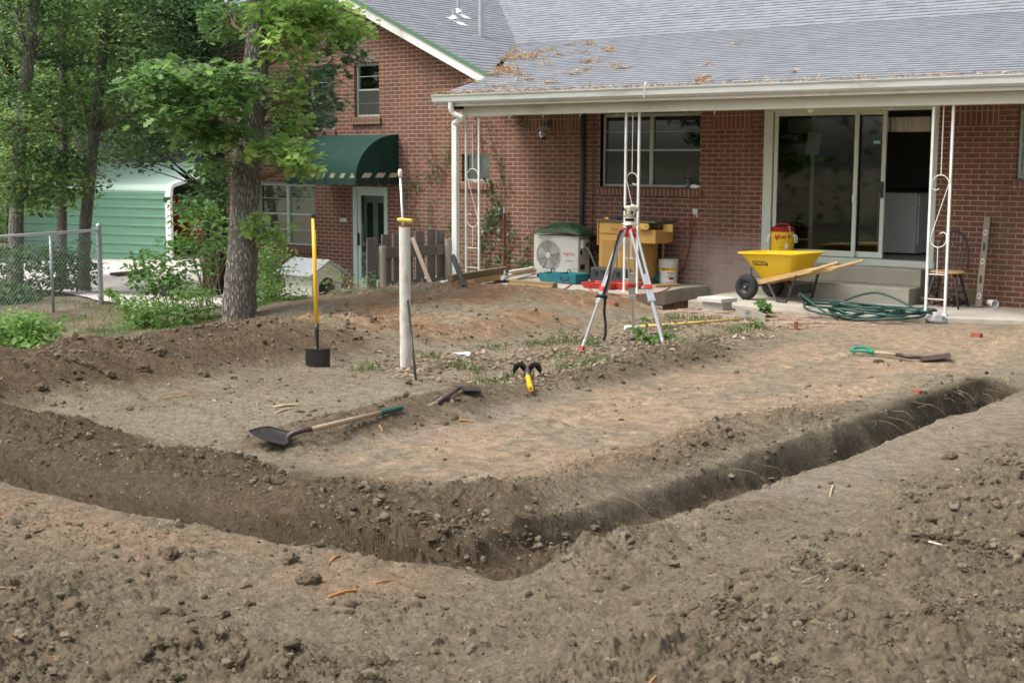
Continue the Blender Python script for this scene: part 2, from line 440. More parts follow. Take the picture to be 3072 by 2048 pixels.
def macro(X, Y):
    X = np.asarray(X, float); Y = np.asarray(Y, float); m = masks(X, Y)
    left = -0.20 * ss(-X, 12.3, 16.5) - 0.20 * ss(-X, 15.0, 17.5) * ss(Y, -5.5, -2.0) - np.clip((-19 - X) * 0.028, 0, 0.42)
    z = left + 0.09 * ss(Y, -5.0, -2.2) * ss(X, -11, -9)
    z = z + 0.03 * vnoise(X, Y, 2.7, 11) + 0.012 * vnoise(X, Y, 0.8, 12)
    z = z + 0.235 * m['ridge'] * m['near'] * (1 + .35 * vnoise(X, Y, .6, 19)) + 0.18 * m['plateau'] + 0.05 * m['mound'] * (1 + vnoise(X, Y, .5, 15))
    z = z + 0.135 * m['lberm'] * (1 + .45 * vnoise(X, Y, .7, 16)) + 0.055 * m['rberm'] * (1 + 1.1 * vnoise(X, Y, .55, 17)) + 0.03 * m['corner'] * (1 + vnoise(X, Y, .5, 18)) + 0.11 * np.clip(m['iberm'], 0, 1.1)
    z = z + m['pile'] * (0.11 + 0.05 * vnoise(X, Y, 1.3, 21)) + m['fore'] * (0.03 + 0.03 * vnoise(X, Y, 0.9, 22))
    hole = ss(X, -10.75, -10.65) * (1 - ss(X, -9.85, -9.55)) * ss(Y, -2.7, -2.1)
    z = z - 0.24 * hole
    z = np.where((Y > -1.75) & (X > -15.2) & (X < -10.7), np.minimum(z, 0.04), z)
    z = np.where((Y > walk_edge(X) + .08) & (X > -9.9), np.minimum(z, 0.03), z)
    tr = np.maximum(m['lt'] * ((0.17 - .03 * ss(X, -7.5, -6)) + 0.09 * vnoise(X, Y, 0.45, 31)), m['rt'] * ((0.15 + .13 * ss(Y, -11.4, -8.6)) + 0.08 * vnoise(X, Y, 0.4, 32)))
    z = z - tr
    # the yard dips away below the houses and the far wood
    return z
def hgt(x, y): return float(macro(np.array([x]), np.array([y]))[0])
def on(px, py, dz=0.0, z0=0.0):      # point on the ground along a sight line
    z = z0
    for _ in range(6):
        p = G(px, py, z); z = 0.5 * z + 0.5 * (hgt(p.x, p.y) + dz)
    return G(px, py, z)

def detail(X, Y, m):
    rough = np.clip(0.26 + 0.22 * (1 - ss(Y - m['yn'], -.5, -.1)) + 0.5 * np.clip(m['lt'] + .5 * m['rt'], 0, 1) + 0.52 * m['fore'] + 0.55 * m['pile'] + 0.75 * m['ridge'] * m['near'] + 0.62 * m['lberm'] + 0.6 * m['rberm'] + 0.6 * m['iberm'] + 0.3 * m['mound'] + 0.6 * m['corner']
                    + 0.1 * m['plateau'] - 0.12 * m['tan'] - 0.1 * m['yard'], 0.06, 1.0) * (1 - 0.75 * m['patch'])
    rough = rough * (0.55 + 0.6 * ss(vnoise(X, Y, 0.7, 40), -0.4, 0.5))
    lump = lambda wl, sd: np.clip(0.62 - worley(X + .02 * vnoise(X, Y, .06, sd), Y + .02 * vnoise(X, Y, .06, sd + 1), wl, sd), 0, 1)
    sel = lambda wl, sd, t: ss(_cell(X, Y, wl, sd), t, t + .2)
    d = 0.045 * m['corner'] * lump(0.22, 56) + 0.010 * np.abs(vnoise(X, Y, 0.035, 45)) + 0.050 * lump(0.17, 51) * ss(vnoise(X, Y, .4, 60), -.1, .5) + 0.034 * lump(0.085, 52) * ss(vnoise(X, Y, .25, 61), -.25, .4) + 0.020 * lump(0.042, 53)
    d = d + 0.018 * np.abs(vnoise(X, Y, 0.24, 41)) + 0.012 * np.abs(vnoise(X, Y, 0.11, 42)) + 0.008 * vnoise(X, Y, 0.05, 43) + 0.005 * vnoise(X, Y, 0.022, 44)
    d = d * rough * 1.75
    # cleat marks of the machine on the levelled strip
    tk = m['tan'] * ss(Y, -11.5, -9.5) * (band(X, -5.15, 0.22) + band(X, -6.35, 0.2) * .6) * ss(vnoise(X, Y, 0.8, 70), -.25, .25)
    d = d + 0.026 * tk * np.sin((Y + 0.55 * np.abs(X + 5.15 + 1.2 * (X < -5.8)) * 1.2 + 0.05 * vnoise(X, Y, .3, 71)) * 2 * np.pi / 0.15)
    # bucket-tooth grooves down the trench side
    d = d + 0.005 * m['rt'] * np.sin((Y + 0.3 * X) * 2 * np.pi / 0.16 + 2 * vnoise(X, Y, .4, 72)) * (1 - ss(Y, -7.4, -6.2))
    d = d + m['rt'] * ss(Y, -7.6, -6.0) * 0.06 * vnoise(X, Y, .14, 73)
    return d
def _cell(X, Y, wl, sd):
    return _hash(np.floor(X / wl).astype(np.int64) + 5000, np.floor(Y / wl).astype(np.int64) + 5000, sd)

def soil_colour(X, Y, m):
    n1 = vnoise(X, Y, 1.1, 80); n2 = vnoise(X, Y, 0.35, 81); n3 = vnoise(X, Y, 0.12, 82)
    loam = np.array([0.200, 0.162, 0.111]); dark = np.array([0.108, 0.081, 0.053]); tan = np.array([0.385, 0.285, 0.195]); orange = np.array([0.285, 0.172, 0.096])
    grey = np.array([0.275, 0.235, 0.168]); pale = np.array([0.30, 0.25, 0.19]); moist = np.array([0.30, 0.27, 0.25])
    def mx(a, b, f): f = np.clip(f, 0, 1)[..., None]; return a * (1 - f) + b * f
    c = np.broadcast_to(grey, X.shape + (3,)).copy()
    c = mx(c, loam, 0.5 * ss(n1 + .5 * n2, -.2, .6))
    t = m['tan'] * ss(n1 + 0.8 * n2 + 0.4 * n3, -0.75, 0.25)
    c = mx(c, tan, t)
    c = mx(c, np.array([.25, .195, .135]), m['tan'] * ss(n2 + .5 * vnoise(X, Y, .6, 87), .2, .7) * .6)
    c = mx(c, tan * .95, ss(Y, -4.2, -3.0) * ss(X, -9.8, -9.0) * ss(n2 + n1, -.5, .3) * .8)
    org = np.clip(m['plateau'] + m['mound'] + m['ridge'] * ss(Y, -8.6, -7.2), 0, 1)
    c = mx(c, orange, org * ss(n1 + .6 * n2, -.6, .25) * .95)
    c = mx(c, tan, org * ss(n2 + n3 * .5, .15, .55) * .55)
    c = mx(c, np.array([0.122, 0.084, 0.053]), np.clip(m['ridge'] * 2.2, 0, 1) * m['near'] * (1 - ss(Y + n1 * .5, -8.4, -6.6)) * .9)
    c = mx(c, dark, np.clip(m['lberm'] * 2.2 + 1.2 * band(Y - m['yn'], .3, .26) * ss(-X, 4.6, 6.0), 0, .93)); c = mx(c, dark * 1.15, np.clip(m['rberm'] * 1.0, 0, .5))
    c = mx(c, dark * 1.3, np.clip(m['iberm'] * 1.5, 0, .75))
    out = np.clip((1 - ss(Y - m['yn'], -.1, .0)) + ss(X, -4.0, -3.8), 0, 1); c = mx(c, loam * 1.05, out * (.62 + .3 * ss(n1 + n2, -.4, .4)))
    c = mx(c, loam * 1.02, np.clip(m['fore'] + m['pile'], 0, 1) * (0.75 + 0.25 * ss(n2, -.3, .4)))
    c = mx(c, np.array([0.33, 0.235, 0.155]), 0.85 * m['fore'] * 0 + 0.8 * band(Y - m['yn'], -.42, 0.34) * ss(-X, 4.0, 4.6) * (1 - ss(-X, 7.2, 8.2)) * ss(n1 + n2, -.7, .15))
    corner = ss(X, -6.8, -6.0) * (1 - ss(Y, -12.1, -11.3)) * ss(Y - m['yn'], -.06, .06) * (1 - ss(X + .15 * n1, -4.15, -3.9)); c = mx(c, dark * 1.2, corner * .92)
    c = mx(c, pale, m['patch'] * .85)
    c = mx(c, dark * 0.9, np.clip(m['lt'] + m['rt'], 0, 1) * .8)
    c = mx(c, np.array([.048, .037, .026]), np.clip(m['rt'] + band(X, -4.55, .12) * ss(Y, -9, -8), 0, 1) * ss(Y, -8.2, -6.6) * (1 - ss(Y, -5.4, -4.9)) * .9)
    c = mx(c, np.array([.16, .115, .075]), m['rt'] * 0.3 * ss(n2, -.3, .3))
    c = mx(c, moist, m['tan'] * band(X, -6.85, .22) * band(Y, -10.1, .9) * ss(n2 + n3, -.3, .3) * .8)
    c = mx(c, np.array([.21, .17, .12]), m['yard'] * .8); c = mx(c, np.array([.10, .13, .05]), m['yard'] * ss(n2 + n1, .15, .6) * .5)
    c = c * (1 + 0.22 * n3 + 0.20 * vnoise(X, Y, 0.05, 83) + 0.15 * vnoise(X, Y, 0.02, 84))[..., None]
    return np.clip(c, 0.02, 0.8)

def ground_mat():
    m = bpy.data.materials.new('soil'); m.use_nodes = True
    nt = m.node_tree; n = nt.nodes; l = nt.links; b = n['Principled BSDF']
    at = n.new('ShaderNodeAttribute'); at.attribute_name = 'soil'
    geo = n.new('ShaderNodeNewGeometry'); pos = geo.outputs['Position']
    f = noise_node(nt, pos, 38.0, 6, 0.7); f2 = noise_node(nt, pos, 170.0, 4, 0.7)
    k = math_node(nt, 'ADD', -0.30, math_node(nt, 'ADD', math_node(nt, 'MULTIPLY', f, 1.5), math_node(nt, 'MULTIPLY', f2, 1.1)))
    vm = n.new('ShaderNodeVectorMath'); vm.operation = 'SCALE'; l.new(at.outputs['Color'], vm.inputs[0]); l.new(k, vm.inputs['Scale'])
    # bits of white grit and straw-coloured fibre
    vo = n.new('ShaderNodeTexVoronoi'); vo.inputs['Scale'].default_value = 26.0; l.new(pos, vo.inputs['Vector'])
    wn_ = n.new('ShaderNodeTexWhiteNoise'); wn_.noise_dimensions = '3D'; l.new(vo.outputs['Position'], wn_.inputs['Vector'])
    g = math_node(nt, 'MULTIPLY', math_node(nt, 'LESS_THAN', vo.outputs['Distance'], 0.11), math_node(nt, 'GREATER_THAN', wn_.outputs['Value'], 0.62))
    c = mix_node(nt, math_node(nt, 'MULTIPLY', g, 0.85), vm.outputs[0], (0.62, 0.58, 0.5))
    vo2 = n.new('ShaderNodeTexVoronoi'); vo2.inputs['Scale'].default_value = 11.0; l.new(pos, vo2.inputs['Vector'])
    wn2 = n.new('ShaderNodeTexWhiteNoise'); wn2.noise_dimensions = '3D'; l.new(vo2.outputs['Position'], wn2.inputs['Vector'])
    g2 = math_node(nt, 'MULTIPLY', math_node(nt, 'LESS_THAN', vo2.outputs['Distance'], 0.10), math_node(nt, 'GREATER_THAN', wn2.outputs['Value'], 0.90))
    c = mix_node(nt, math_node(nt, 'MULTIPLY', g2, 0.8), c, (0.50, 0.42, 0.33))
    l.new(c, b.inputs['Base Color']); b.inputs['Roughness'].default_value = 0.95; _set(b, 'Specular IOR Level', 0.12)
    h = math_node(nt, 'ADD', f, math_node(nt, 'MULTIPLY', f2, 0.5))
    bp = n.new('ShaderNodeBump'); bp.inputs['Strength'].default_value = 1.0; bp.inputs['Distance'].default_value = 0.03
    l.new(h, bp.inputs['Height']); l.new(bp.outputs[0], b.inputs['Normal'])
    return m

def build_ground():
    th0 = math.atan2(C_FWD[1], C_FWD[0])
    a = np.radians(28)
    ang = np.concatenate([np.linspace(-math.pi, -a, 60, endpoint=False), np.linspace(-a, a, 1050, endpoint=False), np.linspace(a, math.pi, 61)])
    r = [0.35]
    while r[-1] < 400:
        d = r[-1]
        step = 0.12 if d < 3.4 else (min(0.0004 * d * d, 0.013) if d < 11.5 else (0.022 if d < 16.5 else (0.05 if d < 24 else 0.06 * (d - 23) + 0.05)))
        r.append(d + step)
    r = np.array(r)
    R_, A_ = np.meshgrid(r, ang + th0, indexing='ij')
    X = CAM_POS[0] + R_ * np.cos(A_); Y = CAM_POS[1] + R_ * np.sin(A_)
    m = masks(X, Y); z = macro(X, Y)
    nearcam = (R_ < 30)
    Xs, Ys = X + 1.7 * z, Y + 1.3 * z         # the grain of the soil also changes with depth, so cut faces are not streaked
    z = z + np.where(nearcam, detail(Xs, Ys, m), 0)
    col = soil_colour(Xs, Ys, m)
    nr, na = X.shape
    V = np.stack([X, Y, z], -1).reshape(-1, 3)
    i, j = np.meshgrid(np.arange(nr - 1), np.arange(na - 1), indexing='ij'); k = i * na + j
    F = np.stack([k, k + na, k + na + 1, k + 1], -1).reshape(-1, 4)
    o = raw('ground', V, F, ground_mat(), smooth=True)
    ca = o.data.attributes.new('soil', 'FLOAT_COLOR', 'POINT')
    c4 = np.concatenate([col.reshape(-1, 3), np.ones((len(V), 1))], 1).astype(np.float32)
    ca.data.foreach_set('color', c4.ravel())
    tag(o, 'bare dug soil of the yard with trenches, berms and spoil heaps', None, None, 'structure')
    return o
build_ground()

# ------------------------------------------------------------------ the house
M_BRICK = brick_mat('brick'); M_BRICKW = brick_mat('brick_washed', wash=True); M_SOLD = brick_mat('soldier_brick', vertical=True)
M_WHITE = mat('white_paint', (0.74, 0.76, 0.73), 0.45, var=0.04, dirt=(0.42, 0.40, 0.33), dscale=2.2, damt=0.35)
M_CREAM = mat('cream_paint', (0.60, 0.58, 0.48), 0.5, var=0.05, dirt=(0.40, 0.38, 0.3), dscale=1.5, damt=0.3)
M_ALU = mat('aluminium_frame', (0.55, 0.60, 0.54), 0.4, metal=0.0, var=0.05)
M_GREENTRIM = mat('green_trim', (0.10, 0.19, 0.115), 0.6, var=0.1)
M_MINT = mat('mint_paint', (0.44, 0.56, 0.50), 0.45, var=0.05)
M_CONC = mat('concrete', (0.42, 0.39, 0.34), 0.85, var=0.10, scale=3, bump=0.35, bscale=90, dirt=(0.27, 0.22, 0.16), dscale=1.2, damt=0.45)
M_DARKMETAL = mat('dark_metal', (0.03, 0.032, 0.034), 0.5, var=0.2, scale=20, dirt=(0.12, 0.10, 0.08), damt=0.1)
M_GALV = mat('galvanised', (0.55, 0.57, 0.58), 0.35, metal=0.85, var=0.1, scale=12)
M_GLASS = glass_mat('window_glass', tint=(.97, .98, .97), clear=0.98); M_WINF = mat('window_frame', (0.36, 0.41, 0.36), 0.45, var=0.05)
M_GLASSD = glass_mat('dark_glass', clear=0.60, refl=1.1)
M_SCREEN = glass_mat('insect_screen', tint=(0.8, 0.82, 0.78), clear=0.72, refl=0.55)
M_BLIND = mat('blind', (0.84, 0.90, 0.86), 0.7, var=0.04)
M_INNER = mat('inside_wall', (0.22, 0.22, 0.16), 0.9)

def shingle_mat():
    m = bpy.data.materials.new('asphalt_shingle'); m.use_nodes = True
    nt = m.node_tree; n = nt.nodes; l = nt.links; b = n['Principled BSDF']
    uv = n.new('ShaderNodeUVMap'); uv.uv_map = 'course'
    sp = n.new('ShaderNodeSeparateXYZ'); l.new(uv.outputs[0], sp.inputs[0])
    br = n.new('ShaderNodeTexBrick'); l.new(uv.outputs[0], br.inputs['Vector'])
    br.inputs['Scale'].default_value = 1.0; br.inputs['Brick Width'].default_value = 0.30; br.inputs['Row Height'].default_value = 0.14
    br.inputs['Mortar Size'].default_value = 0.004; br.inputs['Mortar Smooth'].default_value = 0.2; br.offset = 0.37; br.offset_frequency = 1
    br.inputs['Color1'].default_value = (0.250, 0.270, 0.292, 1); br.inputs['Color2'].default_value = (0.198, 0.215, 0.236, 1); br.inputs['Mortar'].default_value = (0.10, 0.105, 0.12, 1)
    # random dark dashes along the lower edge: laminated tabs with their shadow painted in
    wv = n.new('ShaderNodeTexWhiteNoise'); wv.noise_dimensions = '2D'
    cb = n.new('ShaderNodeCombineXYZ')
    row = math_node(nt, 'FLOOR', math_node(nt, 'DIVIDE', sp.outputs[1], 0.14))
    colm = math_node(nt, 'FLOOR', math_node(nt, 'ADD', math_node(nt, 'DIVIDE', sp.outputs[0], 0.155), math_node(nt, 'MULTIPLY', row, 0.43)))
    l.new(colm, cb.inputs[0]); l.new(row, cb.inputs[1]); l.new(cb.outputs[0], wv.inputs['Vector'])
    fr = math_node(nt, 'FRACT', math_node(nt, 'DIVIDE', sp.outputs[1], 0.14))
    dash = math_node(nt, 'MULTIPLY', math_node(nt, 'LESS_THAN', fr, 0.36), math_node(nt, 'GREATER_THAN', wv.outputs['Value'], 0.60))
    dash = math_node(nt, 'MAXIMUM', dash, math_node(nt, 'MULTIPLY', math_node(nt, 'LESS_THAN', fr, 0.045), 0.55))  # butt shade of every course painted as a thin dark line
    c = mix_node(nt, math_node(nt, 'MULTIPLY', dash, 0.72), br.outputs['Color'], (0.065, 0.078, 0.115))
    geo = n.new('ShaderNodeNewGeometry')
    c = mix_node(nt, math_node(nt, 'MULTIPLY', noise_node(nt, geo.outputs['Position'], 1.1, 5), 0.35), c, (0.27, 0.285, 0.32))
    c = mix_node(nt, math_node(nt, 'MULTIPLY', noise_node(nt, geo.outputs['Position'], 220, 2), 0.35), c, (0.12, 0.125, 0.14))
    l.new(c, b.inputs['Base Color']); b.inputs['Roughness'].default_value = 0.72; _set(b, 'Specular IOR Level', 0.45)
    bp = n.new('ShaderNodeBump'); bp.inputs['Strength'].default_value = 0.4; bp.inputs['Distance'].default_value = 0.005
    l.new(noise_node(nt, geo.outputs['Position'], 160, 2), bp.inputs['Height']); l.new(bp.outputs[0], b.inputs['Normal'])
    return m
M_SHING = shingle_mat()

HOUSE = thing('brick_house', 'red brick house with grey shingle roof, white porch posts and a gable end', 'house', (-14, 0, 0.0))

def wall_cells(mb, x0, x1, z0, z1, y, holes, depth):
    """front face with openings plus the reveals of each opening"""
    xs = sorted({x0, x1, *[h[0] for h in holes], *[h[1] for h in holes]}); zs = sorted({z0, z1, *[h[2] for h in holes], *[h[3] for h in holes]})
    xs = [x for x in xs if x0 <= x <= x1]; zs = [z for z in zs if z0 <= z <= z1]
    for a, b in zip(xs, xs[1:]):
        for c, d in zip(zs, zs[1:]):
            mx_, mz = (a + b) / 2, (c + d) / 2
            if any(h[0] < mx_ < h[1] and h[2] < mz < h[3] for h in holes): continue
            mb.add([(a, y, c), (b, y, c), (b, y, d), (a, y, d)], [(0, 1, 2, 3)])
            mb.add([(a, y + depth, c), (b, y + depth, c), (b, y + depth, d), (a, y + depth, d)], [(3, 2, 1, 0)])
    for a, b, c, d in holes:
        mb.add([(a, y, c), (a, y, d), (a, y + depth, d), (a, y + depth, c)], [(0, 1, 2, 3)])
        mb.add([(b, y, c), (b, y, d), (b, y + depth, d), (b, y + depth, c)], [(3, 2, 1, 0)])
        mb.add([(a, y, d), (b, y, d), (b, y + depth, d), (a, y + depth, d)], [(0, 1, 2, 3)])
        mb.add([(a, y, c), (b, y, c), (b, y + depth, c), (a, y + depth, c)], [(3, 2, 1, 0)])

def rect(px0, py0, px1, py1):      # an opening in the wall from two opposite corners in the photograph
    a, b = S(px0, py0), S(px1, py1); return [min(a.x, b.x), max(a.x, b.x), min(a.z, b.z), max(a.z, b.z)]
DOOR = [-9.66, -7.235, 0.65, 2.72]
WIN = [S(1800, 560).x, S(2098, 565).x, S(1950, 562).z, 2.71]
SMALL = [S(1385, 470).x, S(1469, 470).x, S(1450, 545).z, S(1450, 461).z]
WR = [S(3047, 500).x, S(3047, 500).x + 1.0, S(3047, 537).z, 2.66]
UP2 = rect(1061, 190, 1138, 350)
UP1 = [S(925, 300).x, S(1003, 300).x, S(1000, 389).z, S(1000, 197).z]
LOW = [S(770, 650).x, S(946, 650).x, S(900, 737).z, S(900, 550).z]
BDOOR = [S(1060, 700).x, S(1163, 700).x, -0.47, S(1100, 560).z]
XV = -14.72                          # foot of the gable rake
WL, WRT = -21.95, -3.2
wm = MB(); wall_cells(wm, -14.6, WRT, -0.25, 3.0, 0.0, [DOOR, WIN, SMALL if SMALL[0] > -14.6 else WIN, WR], 0.22)
H_RIGHT = wm
holesL = [UP1, UP2, LOW, BDOOR] + ([SMALL] if SMALL[0] <= -14.6 else [])
XS = -15.7; wl_ = MB(); wall_cells(wl_, WL, XS, -0.75, 3.80, 0.0, [h for h in holesL if h[1] < XS], 0.22); wall_cells(wl_, XS, -14.6, -0.75, 3.36, 0.0, [h for h in holesL if h[1] >= XS], 0.22)
RZ = lambda x: 3.392 + 0.46 * (-14.75 - x)          # underside line of the right gable slope at the wall
RIDX = -19.25; RIDZ = RZ(RIDX)
RZL = lambda x: RIDZ - 0.46 * (RIDX - x)
wl_.add([(WL, 0, 3.80), (XS, 0, 3.80), (XS, 0, RZ(XS)), (RIDX, 0, RIDZ), (WL, 0, RZL(WL))], [(0, 1, 2, 3, 4)]); wl_.add([(XS, 0, 3.36), (-14.6, 0, 3.36), (-14.75, 0, RZ(-14.75)), (XS, 0, RZ(XS))], [(0, 1, 2, 3)])
wl_.add([(WL, 0, -.75), (WL, 7, -.75), (WL, 7, RZL(WL)), (WL, 0, RZL(WL))], [(0, 1, 2, 3)])
o = H_RIGHT.build('wall', M_BRICKW, HOUSE, world=True)
o = wl_.build('gable_wall', M_BRICK, HOUSE, world=True)
# inside: dark rooms, closed but for an added light opening
inn = MB()
inn.add([(-13.5, 3.9, 0.66), (WRT, 3.9, 0.66), (WRT, 3.9, 3.0), (-13.5, 3.9, 3.0)], [(0, 1, 2, 3)])
inn.add([(-13.5, .23, 2.82), (WRT, .23, 2.82), (WRT, 3.9, 2.82), (-13.5, 3.9, 2.82)], [(0, 1, 2, 3)])
inn.add([(-13.5, .23, .6), (-13.5, 3.9, .6), (-13.5, 3.9, 3), (-13.5, .23, 3)], [(0, 1, 2, 3)]); [inn.add([(WRT, p, r), (WRT, q, r), (WRT, q, s), (WRT, p, s)], [(0, 1, 2, 3)]) for p, q, r, s in ((.23, .8, .6, 3), (3.2, 3.9, .6, 3), (.8, 3.2, .6, 1.0), (.8, 3.2, 2.65, 3))]     # unseen opening added in the end wall to let light onto the kitchen
inn.add([(-21.9, 2.6, -.6), (-13.6, 2.6, -.6), (-13.6, 2.6, 3.3), (-16.2, 2.6, 4.0), (-21.9, 2.6, 4.0)], [(0, 1, 2, 3, 4)])
inn.add([(-13.6, .23, -.6), (-13.6, 2.6, -.6), (-13.6, 2.6, 3.2), (-13.6, .23, 3.2)], [(0, 1, 2, 3)])
inn.build('inside_wall', M_INNER, HOUSE, world=True)
fl = MB().box((-13.5, .225, .55), (WRT, 3.9, .655)); fl.box((-9.66, .0, .60), (-7.235, .224, .645)); fl.build('inside_floor', mat('floor_tile', (0.30, 0.28, 0.24), 0.35, var=.1), HOUSE, world=True)

# ---- roofs built course by course, each course lapping the one below
def roof_courses(mb_list, corner_lo0, corner_lo1, corner_hi0, corner_hi1, expo=0.14, butt=0.008, nx=1):
    """quad strip roof from the eave line (lo) to the top line (hi); returns verts, faces, uvs"""
    lo0, lo1, hi0, hi1 = map(Vector, (corner_lo0, corner_lo1, corner_hi0, corner_hi1))
    nrm = (lo1 - lo0).cross(hi0 - lo0).normalized()
    if nrm.z < 0: nrm = -nrm
    dn = (hi0 - lo0); xdir = (lo1 - lo0).normalized(); sl = dn - xdir * dn.dot(xdir); sl.normalize()
    Ltot = dn.dot(sl); n = max(1, int(round(Ltot / expo)))
    V = []; F = []; UV = []
    for k in range(n):
        f0, f1 = k / n, (k + 1) / n
        a, b = lo0.lerp(hi0, f0), lo1.lerp(hi1, f0); c, d = lo1.lerp(hi1, f1), lo0.lerp(hi0, f1)
        up = nrm * butt
        q = [a, b, b + up, a + up]; o = len(V); V += q; F.append((o, o + 1, o + 2, o + 3)); UV += [(p.dot(xdir), k * .14 + .001) for p in q]
        q = [a + up, b + up, c, d]; o = len(V); V += q; F.append((o, o + 1, o + 2, o + 3))
        UV += [(a.dot(xdir), k * .14 + .001), (b.dot(xdir), k * .14 + .001), (c.dot(xdir), k * .14 + .139), (d.dot(xdir), k * .14 + .139)]
    mb_list.append((V, F, UV))
def build_roof(name, parts, parent):
    V = []; F = []; U = []
    for v, f, u in parts:
        o = len(V); V += v; F += [tuple(i + o for i in q) for q in f]; U += u
    me = bpy.data.meshes.new(name); off = parent.location
    me.from_pydata([tuple(p - off) for p in V], [], F)
    ul = me.uv_layers.new(name='course')
    ul.data.foreach_set('uv', np.array([U[l.vertex_index] for l in me.loops], np.float32).ravel())
    me.materials.append(M_SHING); ob = bpy.data.objects.new(name, me); COL.objects.link(ob); ob.parent = parent
    return ob
EAVE_Y, EAVE_Z, SL1 = -1.80, 2.975, 0.27
zporch = lambda y: EAVE_Z + SL1 * (y - EAVE_Y)
YB, ZB = 2.35, zporch(2.35)                       # where the porch roof meets the steeper main roof
SL2 = 0.46; zmain = lambda y: ZB + SL2 * (y - YB)
XVB = -14.75 - (ZB - 3.392) / 0.46                # valley point on the break
ROOF = []
XL = -14.42
# porch roof: left of the valley it dies into the gable roof
yx = EAVE_Y + (3.39 + 0.46 * (-14.75 - XL) - EAVE_Z) / SL1     # rake edge meets gable plane
roof_courses(ROOF, (XL, EAVE_Y, EAVE_Z), (WRT, EAVE_Y, EAVE_Z), (XL, -.3, zporch(-.3)), (WRT, -.3, zporch(-.3)))
roof_courses(ROOF, (XL, -.3, zporch(-.3)), (WRT, -.3, zporch(-.3)), (XVB, YB, ZB), (WRT, YB, ZB))
XVT = XVB - (SL2 / 0.46) * (6.6 - YB)
roof_courses(ROOF, (XVB, YB, ZB), (WRT, YB, ZB), (XVT, 6.6, zmain(6.6)), (WRT, 6.6, zmain(6.6)))
r1 = build_roof('roof', ROOF, HOUSE)
GR = []
rl = lambda y: (-14.75 - (zporch(y) - 3.392) / 0.46) if y < YB else (XVB - (y - YB))
# gable roof, right slope: courses run along Y, so lay it in strips between the valley and the ridge
def gable_slope():
    V = []; F = []; U = []; n = 0
    x_eave = -14.45; steps = int((x_eave - RIDX) / 0.1272)
    for k in range(steps):
        xa, xb = x_eave - k * 0.1272, x_eave - (k + 1) * 0.1272
        za, zb = RZ(xa) + .045, RZ(xb) + .045
        def ymax(x):
            ys = [y for y in np.linspace(-.3, 7.0, 200) if rl(y) <= x]     # inside the valley
            return max(0.0, (ys[0] if ys else 7.0)) + .15
        yA, yB = ymax(xa), ymax(xb)
        pass
        o = len(V); V += [Vector((xa, -.34, za)), Vector((xa, yA, za)), Vector((xa, yA, za + .008)), Vector((xa, -.34, za + .008))]
        F.append((o, o + 1, o + 2, o + 3)); U += [(-.34, k * .14), (yA, k * .14), (yA, k * .14 + .001), (-.34, k * .14 + .001)]
        o = len(V); V += [Vector((xa, -.34, za + .008)), Vector((xa, yA, za + .008)), Vector((xb, yB, zb)), Vector((xb, -.34, zb))]
        F.append((o, o + 1, o + 2, o + 3)); U += [(-.34, k * .14 + .001), (yA, k * .14 + .001), (yB, k * .14 + .139), (-.34, k * .14 + .139)]
    GR.append((V, F, U))
gable_slope()
roof_courses(GR, (WL - .35, 7.0, RZL(WL - .35) + .045), (WL - .35, -.34, RZL(WL - .35) + .045), (RIDX, 7.0, RIDZ + .045), (RIDX, -.34, RIDZ + .045))
r2 = build_roof('gable_roof', GR, HOUSE)
# rake boards of the gable
rk = MB(); dz = .045
for (xa, za, xb, zb) in ((-14.45, RZ(-14.45), RIDX, RIDZ), (WL - .35, RZL(WL - .35), RIDX, RIDZ)):
    rk.add([(xa, -.325, za - .17), (xb, -.325, zb - .17), (xb, -.325, zb - .015), (xa, -.325, za - .015), (xa, -.30, za - .17), (xb, -.30, zb - .17), (xb, -.30, zb - .015), (xa, -.30, za - .015)],
           [(0, 1, 2, 3), (4, 7, 6, 5), (0, 4, 5, 1), (3, 2, 6, 7), (0, 3, 7, 4), (1, 5, 6, 2)])
rk.build('rake_board', M_WHITE, HOUSE, world=True)
rk = MB()
for (xa, za, xb, zb) in ((-14.42, RZ(-14.42), RIDX, RIDZ), (WL - .35, RZL(WL - .35), RIDX, RIDZ)):
    rk.add([(xa, -.350, za - .015), (xb, -.350, zb - .015), (xb, -.350, zb + .048), (xa, -.350, za + .048), (xa, -.30, za - .015), (xb, -.30, zb - .015), (xb, -.30, zb + .048), (xa, -.30, za + .048)],
           [(0, 1, 2, 3), (4, 7, 6, 5), (0, 4, 5, 1), (3, 2, 6, 7), (0, 3, 7, 4), (1, 5, 6, 2)])
rk.build('drip_edge', M_GREENTRIM, HOUSE, world=True)
so = MB()
for (xa, za, xb, zb) in ((-14.6, RZ(-14.6), RIDX, RIDZ), (WL - .35, RZL(WL - .35), RIDX, RIDZ)):
    so.add([(xa, -.30, za - .10), (xb, -.30, zb - .10), (xb, .0, zb - .10), (xa, .0, za - .10)], [(0, 1, 2, 3)])
so.build('gable_soffit', M_CREAM, HOUSE, world=True)
